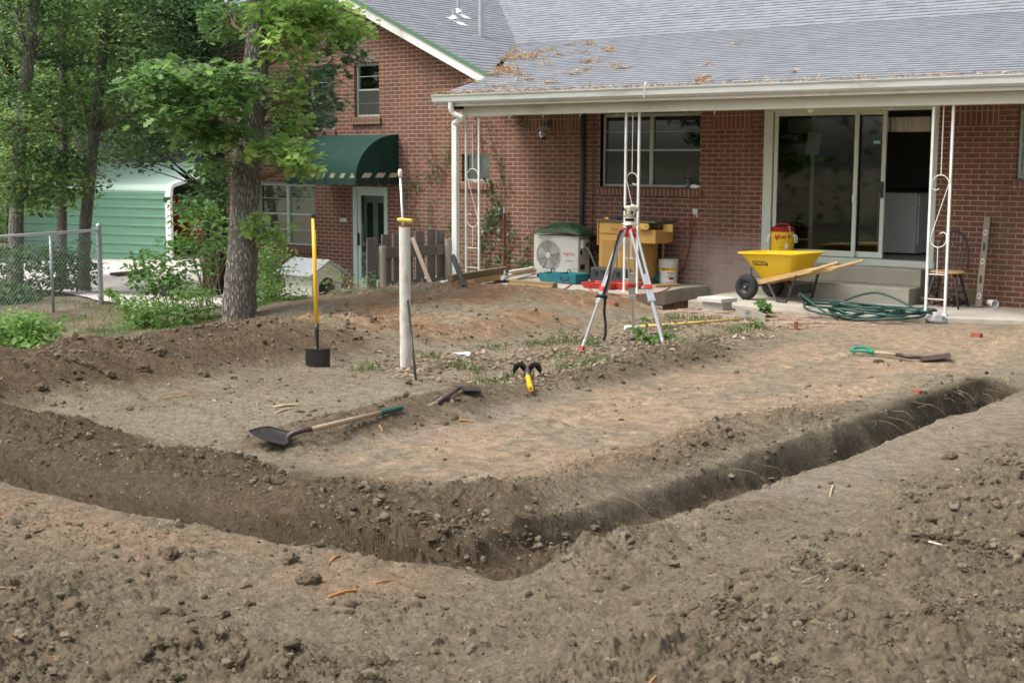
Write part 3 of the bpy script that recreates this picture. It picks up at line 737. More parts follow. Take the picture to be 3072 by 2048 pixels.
# porch: beam, ceiling, gutter, end cap
bm_ = MB().box((XL + .42, -1.66, 2.675), (WRT, -1.56, 2.86)); bm_.box((XL + .42, -1.672, 2.655), (WRT, -1.55, 2.685))
bm_.build('porch_beam', M_CREAM, HOUSE, world=True, bevel=.004)
sf = MB().add([(XL + .05, -1.78, 2.90), (WRT, -1.78, 2.90), (WRT, -1.655, 2.86), (XL + .05, -1.655, 2.86)], [(0, 1, 2, 3)])
sf.add([(XL + .05, -1.66, 2.84), (WRT, -1.66, 2.84), (WRT, 0, 2.84), (XL + .05, 0, 2.84)], [(0, 1, 2, 3)])
sf.add([(XL + .05, -1.56, 2.76), (WRT, -1.56, 2.76), (WRT, 0.0, 2.76), (XL + .05, 0.0, 2.76)], [(0, 1, 2, 3)])
sf.add([(XL + .05, -1.78, 2.90), (XL + .05, -1.78, 2.97), (XL + .05, 0, 3.40), (XL + .05, 0, 2.76), (XL + .05, -1.56, 2.76)], [(0, 1, 2, 3, 4)])
sf.build('porch_ceiling', M_CREAM, HOUSE, world=True)
prof = [(-1.79, 2.845), (-1.84, 2.845), (-1.875, 2.875), (-1.885, 2.935), (-1.905, 2.965), (-1.905, 2.975), (-1.88, 2.975), (-1.88, 2.95), (-1.85, 2.87), (-1.79, 2.87)]
gm = MB(); n = len(prof)
for x in (XL - .03, WRT): gm.add([(x, y, z) for y, z in prof], [])
gm.f += [[i, (i + 1) % n, n + (i + 1) % n, n + i] for i in range(n)] + [list(range(n)), list(range(2 * n - 1, n - 1, -1))]
gt = gm.build('gutter', mat('gutter_metal', (0.60, 0.64, 0.61), 0.4, var=.05, dirt=(.36, .35, .29), dscale=3, damt=.4, stretch=(.4, 1, 3)), HOUSE, world=True)
fb = MB().box((XL, -1.789, 2.80), (WRT, -1.765, 2.97)); fb.build('fascia_board', M_WHITE, HOUSE, world=True)
# downspout at the left corner
ds = MB(); px = -14.13
def rtube(mb, pts, w, d):
    for a, b in zip(pts, pts[1:]): mb.bar(a, b, w, d, up=(0, 1, 0))
e0 = S(1352, 312, -1.84)
pth = smooth_path([(e0.x, -1.83, 2.86), (e0.x, -1.83, 2.76), (e0.x + .03, -1.80, 2.69), (e0.x + .16, -1.74, 2.62), (px - .02, -1.70, 2.55), (px, -1.70, 2.46)], 5)
ds.tube(pth, .042, 10); ds.box((px - .048, -1.735, 0.18), (px + .048, -1.665, 2.50)); ds.bar((px, -1.70, .22), (px + .12, -1.86, .13), .09, .07)
ds.build('downspout', M_WHITE, HOUSE, world=True, bevel=.008)
# wrought-iron porch posts: two flats with a scroll between
def spiral(cx, cz, r, a0, turns, n=26, sgn=1):
    return [(cx + r * (1 - .62 * k / n) * math.cos(a0 + sgn * turns * 2 * math.pi * k / n), cz + r * (1 - .62 * k / n) * math.sin(a0 + sgn * turns * 2 * math.pi * k / n)) for k in range(n + 1)]
def porch_post(x0, x1, y, zb, cz, flip=False):
    p = MB(); w = .030
    p.box((x0 - w / 2, y - w / 2, zb), (x0 + w / 2, y + w / 2, 2.672)); p.box((x1 - w / 2, y - w / 2, zb), (x1 + w / 2, y + w / 2, 2.672))
    p.box((x0 - .03, y - .03, zb - .01), (x0 + .03, y + .03, zb + .03)); p.box((x1 - .03, y - .03, zb - .01), (x1 + .03, y + .03, zb + .03))
    post = p.build('porch_post', M_WHITE, HOUSE, world=True, bevel=.003)
    xm = (x0 + x1) / 2; R_ = (x1 - x0) / 2 - .018; s = 1 if flip else -1
    q = MB()
    top, bot = cz + .33, cz - .33
    up_sp = spiral(xm, top, R_, math.pi / 2, .78, sgn=-s)   # curls over at the top
    pts = [(xm, y, 2.67), (xm, y, top + R_)]
    MB().tube(pts, .006, 6).build('rod', M_WHITE, post, world=True)
    a = [(xm + s * R_ * math.cos(t), top + R_ * math.sin(t)) for t in np.linspace(math.pi / 2, math.pi, 8)] if False else []
    # S: big loop at the top turning inwards, slanting stem, loop at the foot
    N = 16
    loop1 = [(xm - s * R_ * math.cos(t), top + R_ * math.sin(t)) for t in np.linspace(-.25, math.pi, N)]
    tail1 = [(xm - s * R_ * .55 - s * R_ * .0 + s * (-R_ * .45) * math.cos(t), top - R_ * .35 + R_ * .42 * math.sin(t)) for t in np.linspace(0.3, -2.6, 8)]
    loop2 = [(xm + s * R_ * math.cos(t), bot - R_ * math.sin(t)) for t in np.linspace(-.25, math.pi, N)]
    tail2 = [(xm + s * R_ * .55 + s * (R_ * .45) * math.cos(t), bot + R_ * .35 - R_ * .42 * math.sin(t)) for t in np.linspace(0.3, -2.6, 8)]
    path = tail1[::-1] + loop1 + [(xm + s * R_ * .2, cz + .02)] * 0 + loop2[::-1] + tail2
    # the stem runs from the end of loop1 (x = xm + s R) to the start of loop2 reversed (x = xm - s R)
    q.tube([(x, y, z) for x, z in path], .006, 6)
    MB().tube([(xm, y, bot - R_), (xm, y, zb + .50)], .006, 6).build('rod', M_WHITE, post, world=True)
    for z in (zb + .50, zb + .20): MB().tube([(x0, y, z), (x1, y, z)], .006, 6).build('crossbar', M_WHITE, post, world=True)
    q.build('scroll', M_WHITE, post, smooth=True, world=True)
porch_post(-13.995, -13.90, -1.6, .15, 1.42) if False else None
porch_post(-14.10 + .10, -13.98 + .24, -1.6, .15, 1.42)
porch_post(-11.045, -10.825, -1.6, .13, 1.40)
porch_post(-6.61, -6.37, -1.6, .14, 1.40, flip=True)
# hooks under the beam
for px_ in (1530, 1630, 1742, 1850, 2145, 2672):
    h = S(px_, 338 - (px_ - 1530) * .016, -1.6); k = MB()
    k.tube([(h.x, -1.6, 2.66), (h.x, -1.6, 2.62)] + [(h.x + .018 * math.sin(t), -1.6, 2.605 - .018 * math.cos(t) + .018) for t in np.linspace(-.3, -4.2, 9)], .003, 5)
    k.build('hook', M_WHITE, HOUSE, world=True)

# ---- windows
def screen_mat():
    m = bpy.data.materials.new('window_mesh'); m.use_nodes = True; nt = m.node_tree; n = nt.nodes; l = nt.links
    tr = n.new('ShaderNodeBsdfTransparent'); mx = n.new('ShaderNodeMixShader'); mx.inputs[0].default_value = .30; b = n['Principled BSDF']
    b.inputs['Base Color'].default_value = (.10, .11, .095, 1); b.inputs['Roughness'].default_value = .8
    l.new(tr.outputs[0], mx.inputs[1]); l.new(b.outputs[0], mx.inputs[2]); l.new(mx.outputs[0], n['Material Output'].inputs[0]); return m
M_MESH = screen_mat()
def window(r, y=.07, mull=True, bars=2, rail=True, sill=True, frame=M_WINF, pane=M_GLASS, blind=False, top=.05, screen=False):
    a, b, c, d = r[0] + .004, r[1] - .004, r[2] + .004, r[3] - .004; fw = .035; f = MB()
    f.box((a, y, c), (a + fw, y + .06, d)); f.box((b - fw, y, c), (b, y + .06, d)); f.box((a + fw, y, d - top), (b - fw, y + .06, d)); f.box((a + fw, y, c), (b - fw, y + .06, c + fw))
    xs = [a + fw, b - fw]
    if mull:
        xm = (a + b) / 2; mw = .03 if rail else .008; f.box((xm - mw, y - .005, c + fw), (xm + mw, y + .06, d - top)); xs = [a + fw, xm - mw, xm + mw, b - fw]
    zm = (c + d) / 2
    for i in range(0, len(xs), 2):
        if rail: f.box((xs[i], y + .008, zm - .014), (xs[i + 1], y + .058, zm + .014))
        for z in ((d + zm) / 2, (c + zm) / 2)[:bars]: f.box((xs[i], y + .02, z - .005), (xs[i + 1], y + .045, z + .005))
    w = f.build('window', frame, HOUSE, world=True, bevel=.003)
    g = MB().box((a + fw * .5, y + .028, c + fw * .5), (b - fw * .5, y + .033, d - top * .5)); g.build('pane', pane, w, world=True)
    if screen: MB().box((a + fw * .6, y + .012, c + fw * .6), (b - fw * .6, y + .0135, (c + d) / 2)).build('insect_screen', M_MESH, w, world=True)
    if blind:
        bl = MB(); z = c + fw + .01
        while z < d - top:
            bl.add([(a + fw, y + .075, z), (b - fw, y + .075, z), (b - fw, y + .062, z + .0245), (a + fw, y + .062, z + .0245)], [(0, 1, 2, 3)]); z += .025
        bl.build('blind', M_BLIND, w, world=True)
    if sill:
        s_ = MB(); s_.add([(a - .06, -.045, c - .135), (b + .06, -.045, c - .135), (b + .06, -.045, c - .035), (a - .06, -.045, c - .035), (a - .06, .06, c - .135), (b + .06, .06, c - .135), (b + .06, .06, c - .003), (a - .06, .06, c - .003)],
               [(0, 1, 2, 3), (4, 7, 6, 5), (3, 2, 6, 7), (0, 4, 5, 1), (0, 3, 7, 4), (1, 5, 6, 2)])
        s_.build('sill', M_SOLD, w, world=True)
    return w
window(WIN, pane=M_GLASSD, bars=1, screen=True)
wr = window(WR, frame=M_MINT, sill=True, blind=True)
window(SMALL, bars=0, rail=False, blind=True, top=.03, screen=True); window(UP2, mull=False, pane=M_GLASS, screen=True); window(UP1, mull=False, blind=True, screen=True); window(LOW, frame=M_MINT, blind=True)
# soldier course under the porch ceiling, proud of the wall
sd = MB(); 
for a, b in ((S(1575, 350).x, S(1740, 350).x), (S(2134, 350).x, S(2258, 350).x), (S(2860, 330).x, S(2998, 330).x)):
    sd = MB().box((a, -.003, 2.46), (b, .0005, 2.70)); sd.build('soldier_course', M_SOLD, HOUSE, world=True)

# ---- sliding patio door: screen leaf, glass leaf, open gap
a, b, c, d = DOOR
fr = MB(); fr.box((a - .09, -.02, c - .05), (a + .05, .10, d + .02)); fr.box((b - .05, -.01, c - .05), (b + .05, .10, d + .02)); fr.box((a + .05, .0, d - .05), (b - .05, .10, d + .02)); fr.box((a - .09, -.06, c - .07), (b + .08, .10, c + .02))
SD = fr.build('sliding_door', M_ALU, HOUSE, world=True, bevel=.004); SD['label'] = 'wide sliding patio door pushed half open'
def leaf(name, x0, x1, y, pane, st=.055, mid=None):
    f = MB(); z0, z1 = c + .03, d - .05
    f.box((x0, y, z0), (x0 + st, y + .035, z1)); f.box((x1 - st, y, z0), (x1, y + .035, z1)); f.box((x0 + st, y + .001, z0), (x1 - st, y + .034, z0 + .08)); f.box((x0 + st, y + .001, z1 - .05), (x1 - st, y + .034, z1))
    o = f.build(name, M_ALU, SD, world=True, bevel=.003)
    return o, MB().box((x0 + st * .6, y + .015, z0 + .05), (x1 - st * .6, y + .019, z1 - .03))
l1, g1 = leaf('screen_panel', a + .07, S(2572, 500).x + .0, .0, M_SCREEN)
g1.build('screen', M_SCREEN, SD, world=True)
l2, g2 = leaf('glass_panel', a + .62, S(2656, 500, .05).x, .045, M_GLASSD); g2.build('pane', M_GLASSD, SD, world=True)
xh = S(2648, 530, .04).x
hd = MB().box((xh - .015, .015, 1.50), (xh + .02, .045, 1.72)); hd.build('handle', M_DARKMETAL, SD, world=True, bevel=.005)
hd = MB().box((S(2562, 545).x - .012, -.02, 1.42), (S(2562, 545).x + .012, .0, 1.54)); hd.build('handle', M_WHITE, SD, world=True, bevel=.004)
nt_ = S(2440, 432, .04); pa = MB(); Mp = Matrix.Translation((nt_.x, .040, nt_.z)) @ Matrix.Rotation(math.radians(8), 4, 'Y'); pa.box((-.105, 0, -.15), (.105, .003, .15), Mp)
pa.build('paper_notice', mat('paper', (.72, .72, .68), .8, var=.03), SD, world=True)
st_ = S(2632, 427, .05); MB().box((st_.x - .05, .038, st_.z - .02), (st_.x + .05, .041, st_.z + .022)).build('sticker', mat('blue_sticker', (.25, .45, .55), .5), SD, world=True)
gb = S(2432, 328, -1.5); MB().ico((gb.x, -1.5, gb.z), .045, 3).build('globe_bulb', mat('globe_white', (.75, .75, .68), .3, var=.02), HOUSE, smooth=True, world=True)

# ---- back door of the left wing, storm door in front
a, b, c, d = BDOOR
f = MB(); f.box((a, -.01, c), (a + .10, .10, d)); f.box((b - .05, -.01, c), (b, .10, d)); f.box((a + .10, -.005, d - .07), (b - .05, .10, d))
BD = f.build('back_door', M_MINT, HOUSE, world=True, bevel=.004)
f = MB(); x0, x1 = a + .11, b - .05; z0, z1 = c + .02, d - .07
f.box((x0, .01, z0), (x0 + .07, .04, z1)); f.box((x1 - .05, .01, z0), (x1, .04, z1)); f.box((x0 + .07, .011, z1 - .09), (x1 - .05, .039, z1)); f.box((x0 + .07, .011, z0), (x1 - .05, .039, z0 + .3))
sdr = f.build('storm_frame', M_MINT, BD, world=True, bevel=.003)
MB().box((x0 + .05, .022, z0 + .25), (x1 - .04, .026, z1 - .06)).build('storm_pane', glass_mat('storm_glass', tint=(.97, .98, .97), clear=.98, refl=.5), BD, world=True)
f = MB(); f.box((x0, .11, z0), (x1, .15, z1))
for q in (.30, .72): f.box((x0 + (x1 - x0) * q - .0, .1, z0 + .1), (x0 + (x1 - x0) * q + .02, .11, z0 + .75))
f.build('door_panel', M_MINT, BD, world=True, bevel=.003)
f = MB()
for q in (.30, .70): f.box((x0 + (x1 - x0) * q - .075, .100, z0 + .95), (x0 + (x1 - x0) * q + .075, .109, z1 - .22))
f.build('door_light', mat('dark_pane', (.03, .055, .04), .08, var=.3, scale=3), BD, world=True)
for z in (.88, 1.03): kn = MB().ico((x0 + .10, .085, z0 + z - .02), .032, 2); kn.build('knob', mat('brass', (.30, .22, .10), .35, metal=.8), BD, world=True, smooth=True)
MB().box((x0 + .02, -.03, z0 + .90), (x0 + .045, .012, z0 + 1.12)).build('handle', M_DARKMETAL, BD, world=True, bevel=.004)
pl_ = S(1031, 660); MB().box((pl_.x - .085, -.02, pl_.z - .035), (pl_.x + .085, .001, pl_.z + .035)).build('wall_vent', M_MINT, HOUSE, world=True, bevel=.003)

# ---- green barrel awning over the back door
M_CANVAS = mat('green_canvas', (0.004, 0.036, 0.026), 0.85, var=.12, scale=2.5, dirt=(.014, .050, .040), dscale=2, damt=.4)
ax1 = S(1196, 450).x + .0; zt = S(1196, 405).z + .02; zb_ = S(1196, 534).z
wd = 1.75; ax0 = ax1 - wd; pr = 1.05; zt2 = S(1150, 405, 0).z
NA = 18; arc = [(-pr * math.sin(t), zb_ + (zt2 - zb_) * math.cos(t) ** 0.85) for t in np.linspace(0, math.pi / 2, NA)]
arc = [(-pr * math.sin(t), zb_ + (zt2 - zb_) * math.cos(t)) for t in np.linspace(0, math.pi / 2, NA)]
aw = MB(); grid = []
for i in range(25):
    x = ax0 + wd * i / 24; s_ = math.sin(i / 24 * 4 * math.pi) ** 2
    grid.append([(x, y * (1 - .012 * s_), z - .014 * s_ * math.sin(k / NA * math.pi)) for k, (y, z) in enumerate(arc)])
aw.sheet(grid, .006)
for x in (ax0, ax1):
    n0 = len(aw.v); pts = [(x, y, z) for y, z in arc] + [(x, -.002, zb_)]
    aw.add(pts, [tuple(range(len(pts)))])
AW = aw.build('awning', M_CANVAS, HOUSE, smooth=35.0, world=True); AW['label'] = 'dark green barrel-shaped canvas awning with scalloped edge'
va = MB()
def scallops(p0, p1, n):
    p0, p1 = Vector(p0), Vector(p1)
    for i in range(n):
        q0, q1 = p0.lerp(p1, (i + .02) / n), p0.lerp(p1, (i + .98) / n); w = (q1 - q0)
        nv = Vector((w.y, -w.x, 0)).normalized() * .01 * (1 if i % 2 else .4)
        pts = [q0, q1] + [q0 + w * (1 - t) + nv - Vector((0, 0, .095 + .03 * math.sin(t * math.pi) ** .6)) for t in np.linspace(0, 1, 9)]
        va.add([p + Vector((0, 0, .002)) for p in pts], [tuple(range(len(pts)))])
scallops((ax0, -pr - .008, zb_), (ax1, -pr - .008, zb_), 7); scallops((ax1 + .006, -pr, zb_), (ax1 + .006, 0, zb_), 4); scallops((ax0 - .006, 0, zb_), (ax0 - .006, -pr, zb_), 4)
va.build('valance', mat('dark_canvas', (.004, .030, .022), .8, var=.15), AW, world=True)
pt = MB()
for i in range(7):
    x = ax0 + .10 + i * .248
    if x + .12 > ax1: break
    pt.add([(x, -pr - .006, zb_ + .005), (x + .11, -pr - .006, zb_ + .005), (x + .155, -pr + .004, zb_ + .085), (x + .045, -pr + .004, zb_ + .085)], [(0, 1, 2, 3)])
pass
for q in range(0, len(pt.v), 4): w_ = MB(); w_.add(pt.v[q:q + 4], [(0, 1, 2, 3)]); w_.build('worn_patch', mat('worn_patch', (.22, .21, .15), .8, var=.4, scale=25), AW, world=True)
pt = MB()
for i in range(3):
    y = -pr + .12 + i * .33
    pt.add([(ax1 + .004, y, zb_ + .01), (ax1 + .004, y + .20, zb_ + .01), (ax1 + .004, y + .27, zb_ + .09), (ax1 + .004, y + .07, zb_ + .09)], [(0, 1, 2, 3)])
pass
for q in range(0, len(pt.v), 4): w_ = MB(); w_.add(pt.v[q:q + 4], [(0, 1, 2, 3)]); w_.build('pale_patch', mat('pale_patch', (.52, .46, .40), .8, var=.2, scale=25), AW, world=True)

# ---- pipes on the wall and roof
cp = MB(); x = S(1749, 450, -.05).x
cp.tube([(x, -.05, 2.80), (x, -.05, 1.75), (x - .01, -.06, 1.0), (x - .02, -.07, .85)], .036, 10); cp.build('line_duct', M_DARKMETAL, HOUSE, smooth=True, world=True)
cp = MB(); x = S(1780, 450, -.03).x
cp.tube([(x, -.03, 2.70), (x, -.03, .20)], .010, 6); cp.build('cable', M_DARKMETAL, HOUSE, world=True)
def zgab(x): return RZ(x) + .05
def onroof(px, py):       # sight line meets the gable roof plane
    dr = ray(px, py); nrm = Vector((.46, 0, 1)); t = (3.442 + .46 * -14.75 - (nrm.x * CAM_POS[0] + CAM_POS[2])) / (nrm.x * dr[0] + dr[2])
    return Vector(CAM_POS + t * dr)
for px_, py_, r_, h_, m_ in ((1443, 108, .055, 1.2, M_GALV), (1362, 62, .038, .20, M_GALV), (1375, 42, .040, .75, M_GALV)):
    q = onroof(px_, py_); p = MB(); p.tube([(q.x, q.y, q.z - .05), (q.x, q.y, q.z + h_)], r_, 14); vp_ = p.build('vent_pipe', m_, HOUSE, smooth=40.0, world=True)
    f = MB()
    if r_ < .05:
        f.lathe([(r_ + .012, .09), (r_ + .03, .05), (r_ + .05, .02)], 14, Matrix.Translation((q.x, q.y, q.z)), cap=False)
        f.add([(q.x + .26, q.y - .12, zgab(q.x + .26) + .012), (q.x + .26, q.y + .12, zgab(q.x + .26) + .012), (q.x - .10, q.y + .12, zgab(q.x - .10) + .012), (q.x - .10, q.y - .12, zgab(q.x - .10) + .012)], [(0, 1, 2, 3)])
        f.build('flashing', mat('bright_flashing', (.86, .86, .88), .25, metal=.3, var=.02), vp_, world=True)
    else:
        f.lathe([(r_ + .03, 1.14), (r_ + .03, 1.30), (r_ * .4, 1.36)], 14, Matrix.Translation((q.x, q.y, q.z))); f.build('pipe_cap', M_GALV, vp_, world=True)
# outlet on the wall
ot = S(2086, 640); MB().box((ot.x - .042, -.014, ot.z - .065), (ot.x + .042, .002, ot.z + .065)).build('outlet_box', mat('outlet_grey', (.6, .62, .58), .5), HOUSE, world=True, bevel=.004)

# ---- concrete: slabs and the door steps
stp = MB(); a, b = S(2380, 800, -.35).x - .9, S(2757, 850, -.35).x
stp.box((-9.75, -.36, .36), (-7.20, -.005, .585)); stp.box((-9.75, -.72, .05), (-7.20, -.005, .36))
o = stp.build('concrete_steps', mat('step_concrete', (0.29, 0.28, 0.235), 0.85, var=0.10, scale=3, bump=0.35, bscale=90, dirt=(0.20, 0.18, 0.13), dscale=1.2, damt=0.45), None, bevel=.012); tag(o, 'two weathered concrete steps below the sliding patio door', 'steps')
sl = MB(); sl.prism(WALK + [(-3.2, -.004), (-9.95, -.004), (-9.9, -.9)], .155, Matrix.Translation((0, 0, -.012)))
o = sl.build('patio_slab', M_CONC, None, bevel=.01); tag(o, 'lower concrete walk in front of the door steps', None, None, 'structure')
sl = MB(); sl.prism([(-14.9, -1.78), (-10.72, -1.78), (-10.62, -1.2), (-10.70, -.6), (-10.60, -.004), (-14.9, -.004)], .20, Matrix.Translation((0, 0, -.045)))
o = sl.build('porch_slab', M_CONC, None, bevel=.01); tag(o, 'broken porch slab under the eave, its cut edge showing', None, None, 'structure')

# ------------------------------------------------------------------ trees and other plants
OAK = np.array([(0, 0), (.05, .13), (.26, .20), (.13, .35), (.40, .50), (.17, .62), (.27, .82), (0, 1.0)])
OAK3 = [np.stack([s * OAK[:, 0], OAK[:, 1], .22 * np.abs(OAK[:, 0])], 1) for s in (1, -1)]
SIM = np.array([(0, 0), (.22, .28), (.25, .6), (0, 1.0)])
SIM3 = [np.stack([s * SIM[:, 0], SIM[:, 1], .25 * np.abs(SIM[:, 0])], 1) for s in (1, -1)]
DIA3 = [np.array([(0, 0, 0), (.30, .45, .06), (0, 1, -.08), (-.30, .45, .06)])]
IVY = np.array([(0, 0), (.30, -.08), (.22, .22), (.42, .42), (.16, .52), (0, .95)])
IVY3 = [np.stack([s * IVY[:, 0], IVY[:, 1], .1 * np.abs(IVY[:, 0])], 1) for s in (1, -1)]

def leaf_mesh(name, P, size, m, parent, tmpl, rng, droop=0.25, flat=0.6, tone=None, facing=None):
    """P (n,3) leaf bases; leaf blades lie roughly flat, pointing outward at random and drooping"""
    n = len(P); P = np.asarray(P)
    size = np.broadcast_to(size, (n,)) * rng.uniform(.5, 1.35, n)
    az = rng.uniform(0, 2 * np.pi, n)
    el = rng.normal(-droop, .35, n)
    d = np.stack([np.cos(az) * np.cos(el), np.sin(az) * np.cos(el), np.sin(el)], 1)
    up = np.array([0, 0, 1.0]) + rng.normal(0, 1 - flat, (n, 3)) * 1.0
    if facing is not None: up = np.asarray(facing)[None] + rng.normal(0, .45, (n, 3))
    up = up - d * np.sum(up * d, 1, keepdims=True); up /= np.linalg.norm(up, axis=1, keepdims=True) + 1e-9
    sd = np.cross(d, up)
    Vs = []; Fs = []; o = 0
    k = len(tmpl[0])
    for t in tmpl:
        v = P[:, None] + size[:, None, None] * (sd[:, None] * t[None, :, :1] + d[:, None] * t[None, :, 1:2] + up[:, None] * t[None, :, 2:3])
        Vs.append(v.reshape(-1, 3)); Fs.append(np.arange(n * k).reshape(n, k) + o); o += n * k
    if tone is None: tone = np.clip(rng.normal(.5, .22, n), 0, 1)
    return raw(name, np.concatenate(Vs), np.concatenate(Fs), m, parent, np.tile(tone, len(tmpl)))

def blob_points(c, r, n, rng, clump=26, crad=0.25):
    """points bunched in sprays inside an ellipsoid"""
    c = np.asarray(c); r = np.asarray(r); k = max(1, n // clump)
    u = rng.normal(0, 1, (k, 3)); u /= np.linalg.norm(u, axis=1, keepdims=True); u *= rng.uniform(.25, 1.0, (k, 1)) ** .5
    cc = c + u * r
    idx = rng.integers(0, k, n)
    off = rng.normal(0, 1, (n, 3)) * np.array([crad, crad, crad * .38])
    return cc[idx] + off, idx, cc
HX = C_RIGHT.copy(); HX[2] = 0; HX /= np.linalg.norm(HX); HF = C_FWD.copy(); HF[2] = 0; HF /= np.linalg.norm(HF)
def img_blob(px, py, rx, ry, dist, depth, n, rng, clump=26, crad=.25):
    c = np.array(D(px, py, dist)); s = dist / FPX
    P, idx, cc = blob_points((0, 0, 0), (1, 1, 1), n, rng, clump, 0.0)
    base = c + cc[idx][:, :1] * HX * rx * s + cc[idx][:, 1:2] * HF * depth + cc[idx][:, 2:] * np.array([0, 0, 1.]) * ry * s
    off = rng.normal(0, 1, (n, 3)) * np.array([crad, crad, crad * .4])
    ctr = c + cc[:, :1] * HX * rx * s + cc[:, 1:2] * HF * depth + cc[:, 2:] * np.array([0, 0, 1.]) * ry * s
    return base + off, ctr

M_OAK = leaf_mat('oak_leaf', [(.058, .13, .05), (.11, .22, .075), (.185, .33, .095), (.34, .50, .14)], .48)  # leaf tones raised so the front crown carries its skylight in the colour
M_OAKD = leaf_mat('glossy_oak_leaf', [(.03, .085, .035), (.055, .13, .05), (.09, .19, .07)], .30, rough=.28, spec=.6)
M_BGL = leaf_mat('forest_leaf', [(.038, .088, .030), (.080, .165, .050), (.155, .27, .08), (.34, .48, .17)], .52)
M_BGD = leaf_mat('dark_green_leaf', [(.030, .075, .028), (.062, .135, .046), (.12, .22, .08)], .42)  # darker green ramp for the dense bushes and the stout tree
M_SHRUB = leaf_mat('shrub_leaf', [(.04, .11, .025), (.08, .18, .04), (.15, .28, .06)], .4)
M_SHRUBB = leaf_mat('pale_shrub_leaf', [(.09, .19, .05), (.15, .28, .07), (.24, .38, .11)], .4)
M_IVY = leaf_mat('ivy_leaf', [(.025, .07, .025), (.04, .10, .03), (.07, .14, .04)], .2, rough=.35)
M_DRYIVY = leaf_mat('dry_ivy_leaf', [(.07, .045, .025), (.11, .07, .035), (.15, .10, .05)], .2)
def bark_mat(name, base, dark, sc=1.0):
    m = bpy.data.materials.new(name); m.use_nodes = True
    nt = m.node_tree; n = nt.nodes; l = nt.links; b = n['Principled BSDF']
    geo = n.new('ShaderNodeNewGeometry'); mp = n.new('ShaderNodeMapping'); mp.inputs['Scale'].default_value = (14 * sc, 14 * sc, 2.6 * sc)
    l.new(geo.outputs['Position'], mp.inputs[0])
    vo = n.new('ShaderNodeTexVoronoi'); vo.feature = 'DISTANCE_TO_EDGE'; vo.inputs['Scale'].default_value = 2.0; 
    wob = n.new('ShaderNodeVectorMath'); wob.operation = 'ADD'
    nz = n.new('ShaderNodeTexNoise'); nz.inputs['Scale'].default_value = 1.5; nz.inputs['Detail'].default_value = 5; l.new(mp.outputs[0], nz.inputs['Vector'])
    l.new(mp.outputs[0], wob.inputs[0]); l.new(nz.outputs['Color'], wob.inputs[1]); l.new(wob.outputs[0], vo.inputs['Vector'])
    rg = ramp_node(nt, vo.outputs['Distance'], .02, .22)
    c = mix_node(nt, rg, dark, base)
    c = mix_node(nt, math_node(nt, 'MULTIPLY', noise_node(nt, geo.outputs['Position'], 3.0, 6), .6), c, tuple(x * .6 for x in base))
    l.new(c, b.inputs['Base Color']); b.inputs['Roughness'].default_value = .92; _set(b, 'Specular IOR Level', .15)
    h = math_node(nt, 'ADD', rg, math_node(nt, 'MULTIPLY', nz.outputs['Fac'], .5))
    bp = n.new('ShaderNodeBump'); bp.inputs['Strength'].default_value = 1.0; bp.inputs['Distance'].default_value = .03
    l.new(h, bp.inputs['Height']); l.new(bp.outputs[0], b.inputs['Normal']); return m
M_BARK = bark_mat('oak_bark', (.40, .37, .325), (.12, .105, .09), 1.25)
M_BARKG = bark_mat('grey_bark', (.33, .31, .275), (.21, .195, .17), .9)
M_BARKD = bark_mat('dark_bark', (.07, .062, .05), (.025, .022, .018))
M_STEM = mat('stem', (.16, .12, .07), .85, var=.25, scale=30)

def trunk(mb, pts, rads, n=14, seed=0):
    pts = smooth_path(pts, 6); k = len(pts); rs = np.interp(np.linspace(0, 1, k), np.linspace(0, 1, len(rads)), rads)
    rr = random.Random(seed); rs = [r * (1 + rr.uniform(-.04, .04)) for r in rs]
    mb.tube(pts, list(rs), n)
def branch(mb, a, b, r, rng, kids=4, spread=.5):
    a, b = Vector(a), Vector(b); m = (a + b) / 2 + Vector((rng.normal(0, .1), rng.normal(0, .1), rng.normal(.08, .06))) * (b - a).length
    p = smooth_path([a, m, b], 5); mb.tube(p, [r * (1 - .75 * i / (len(p) - 1)) for i in range(len(p))], 6)
    return p

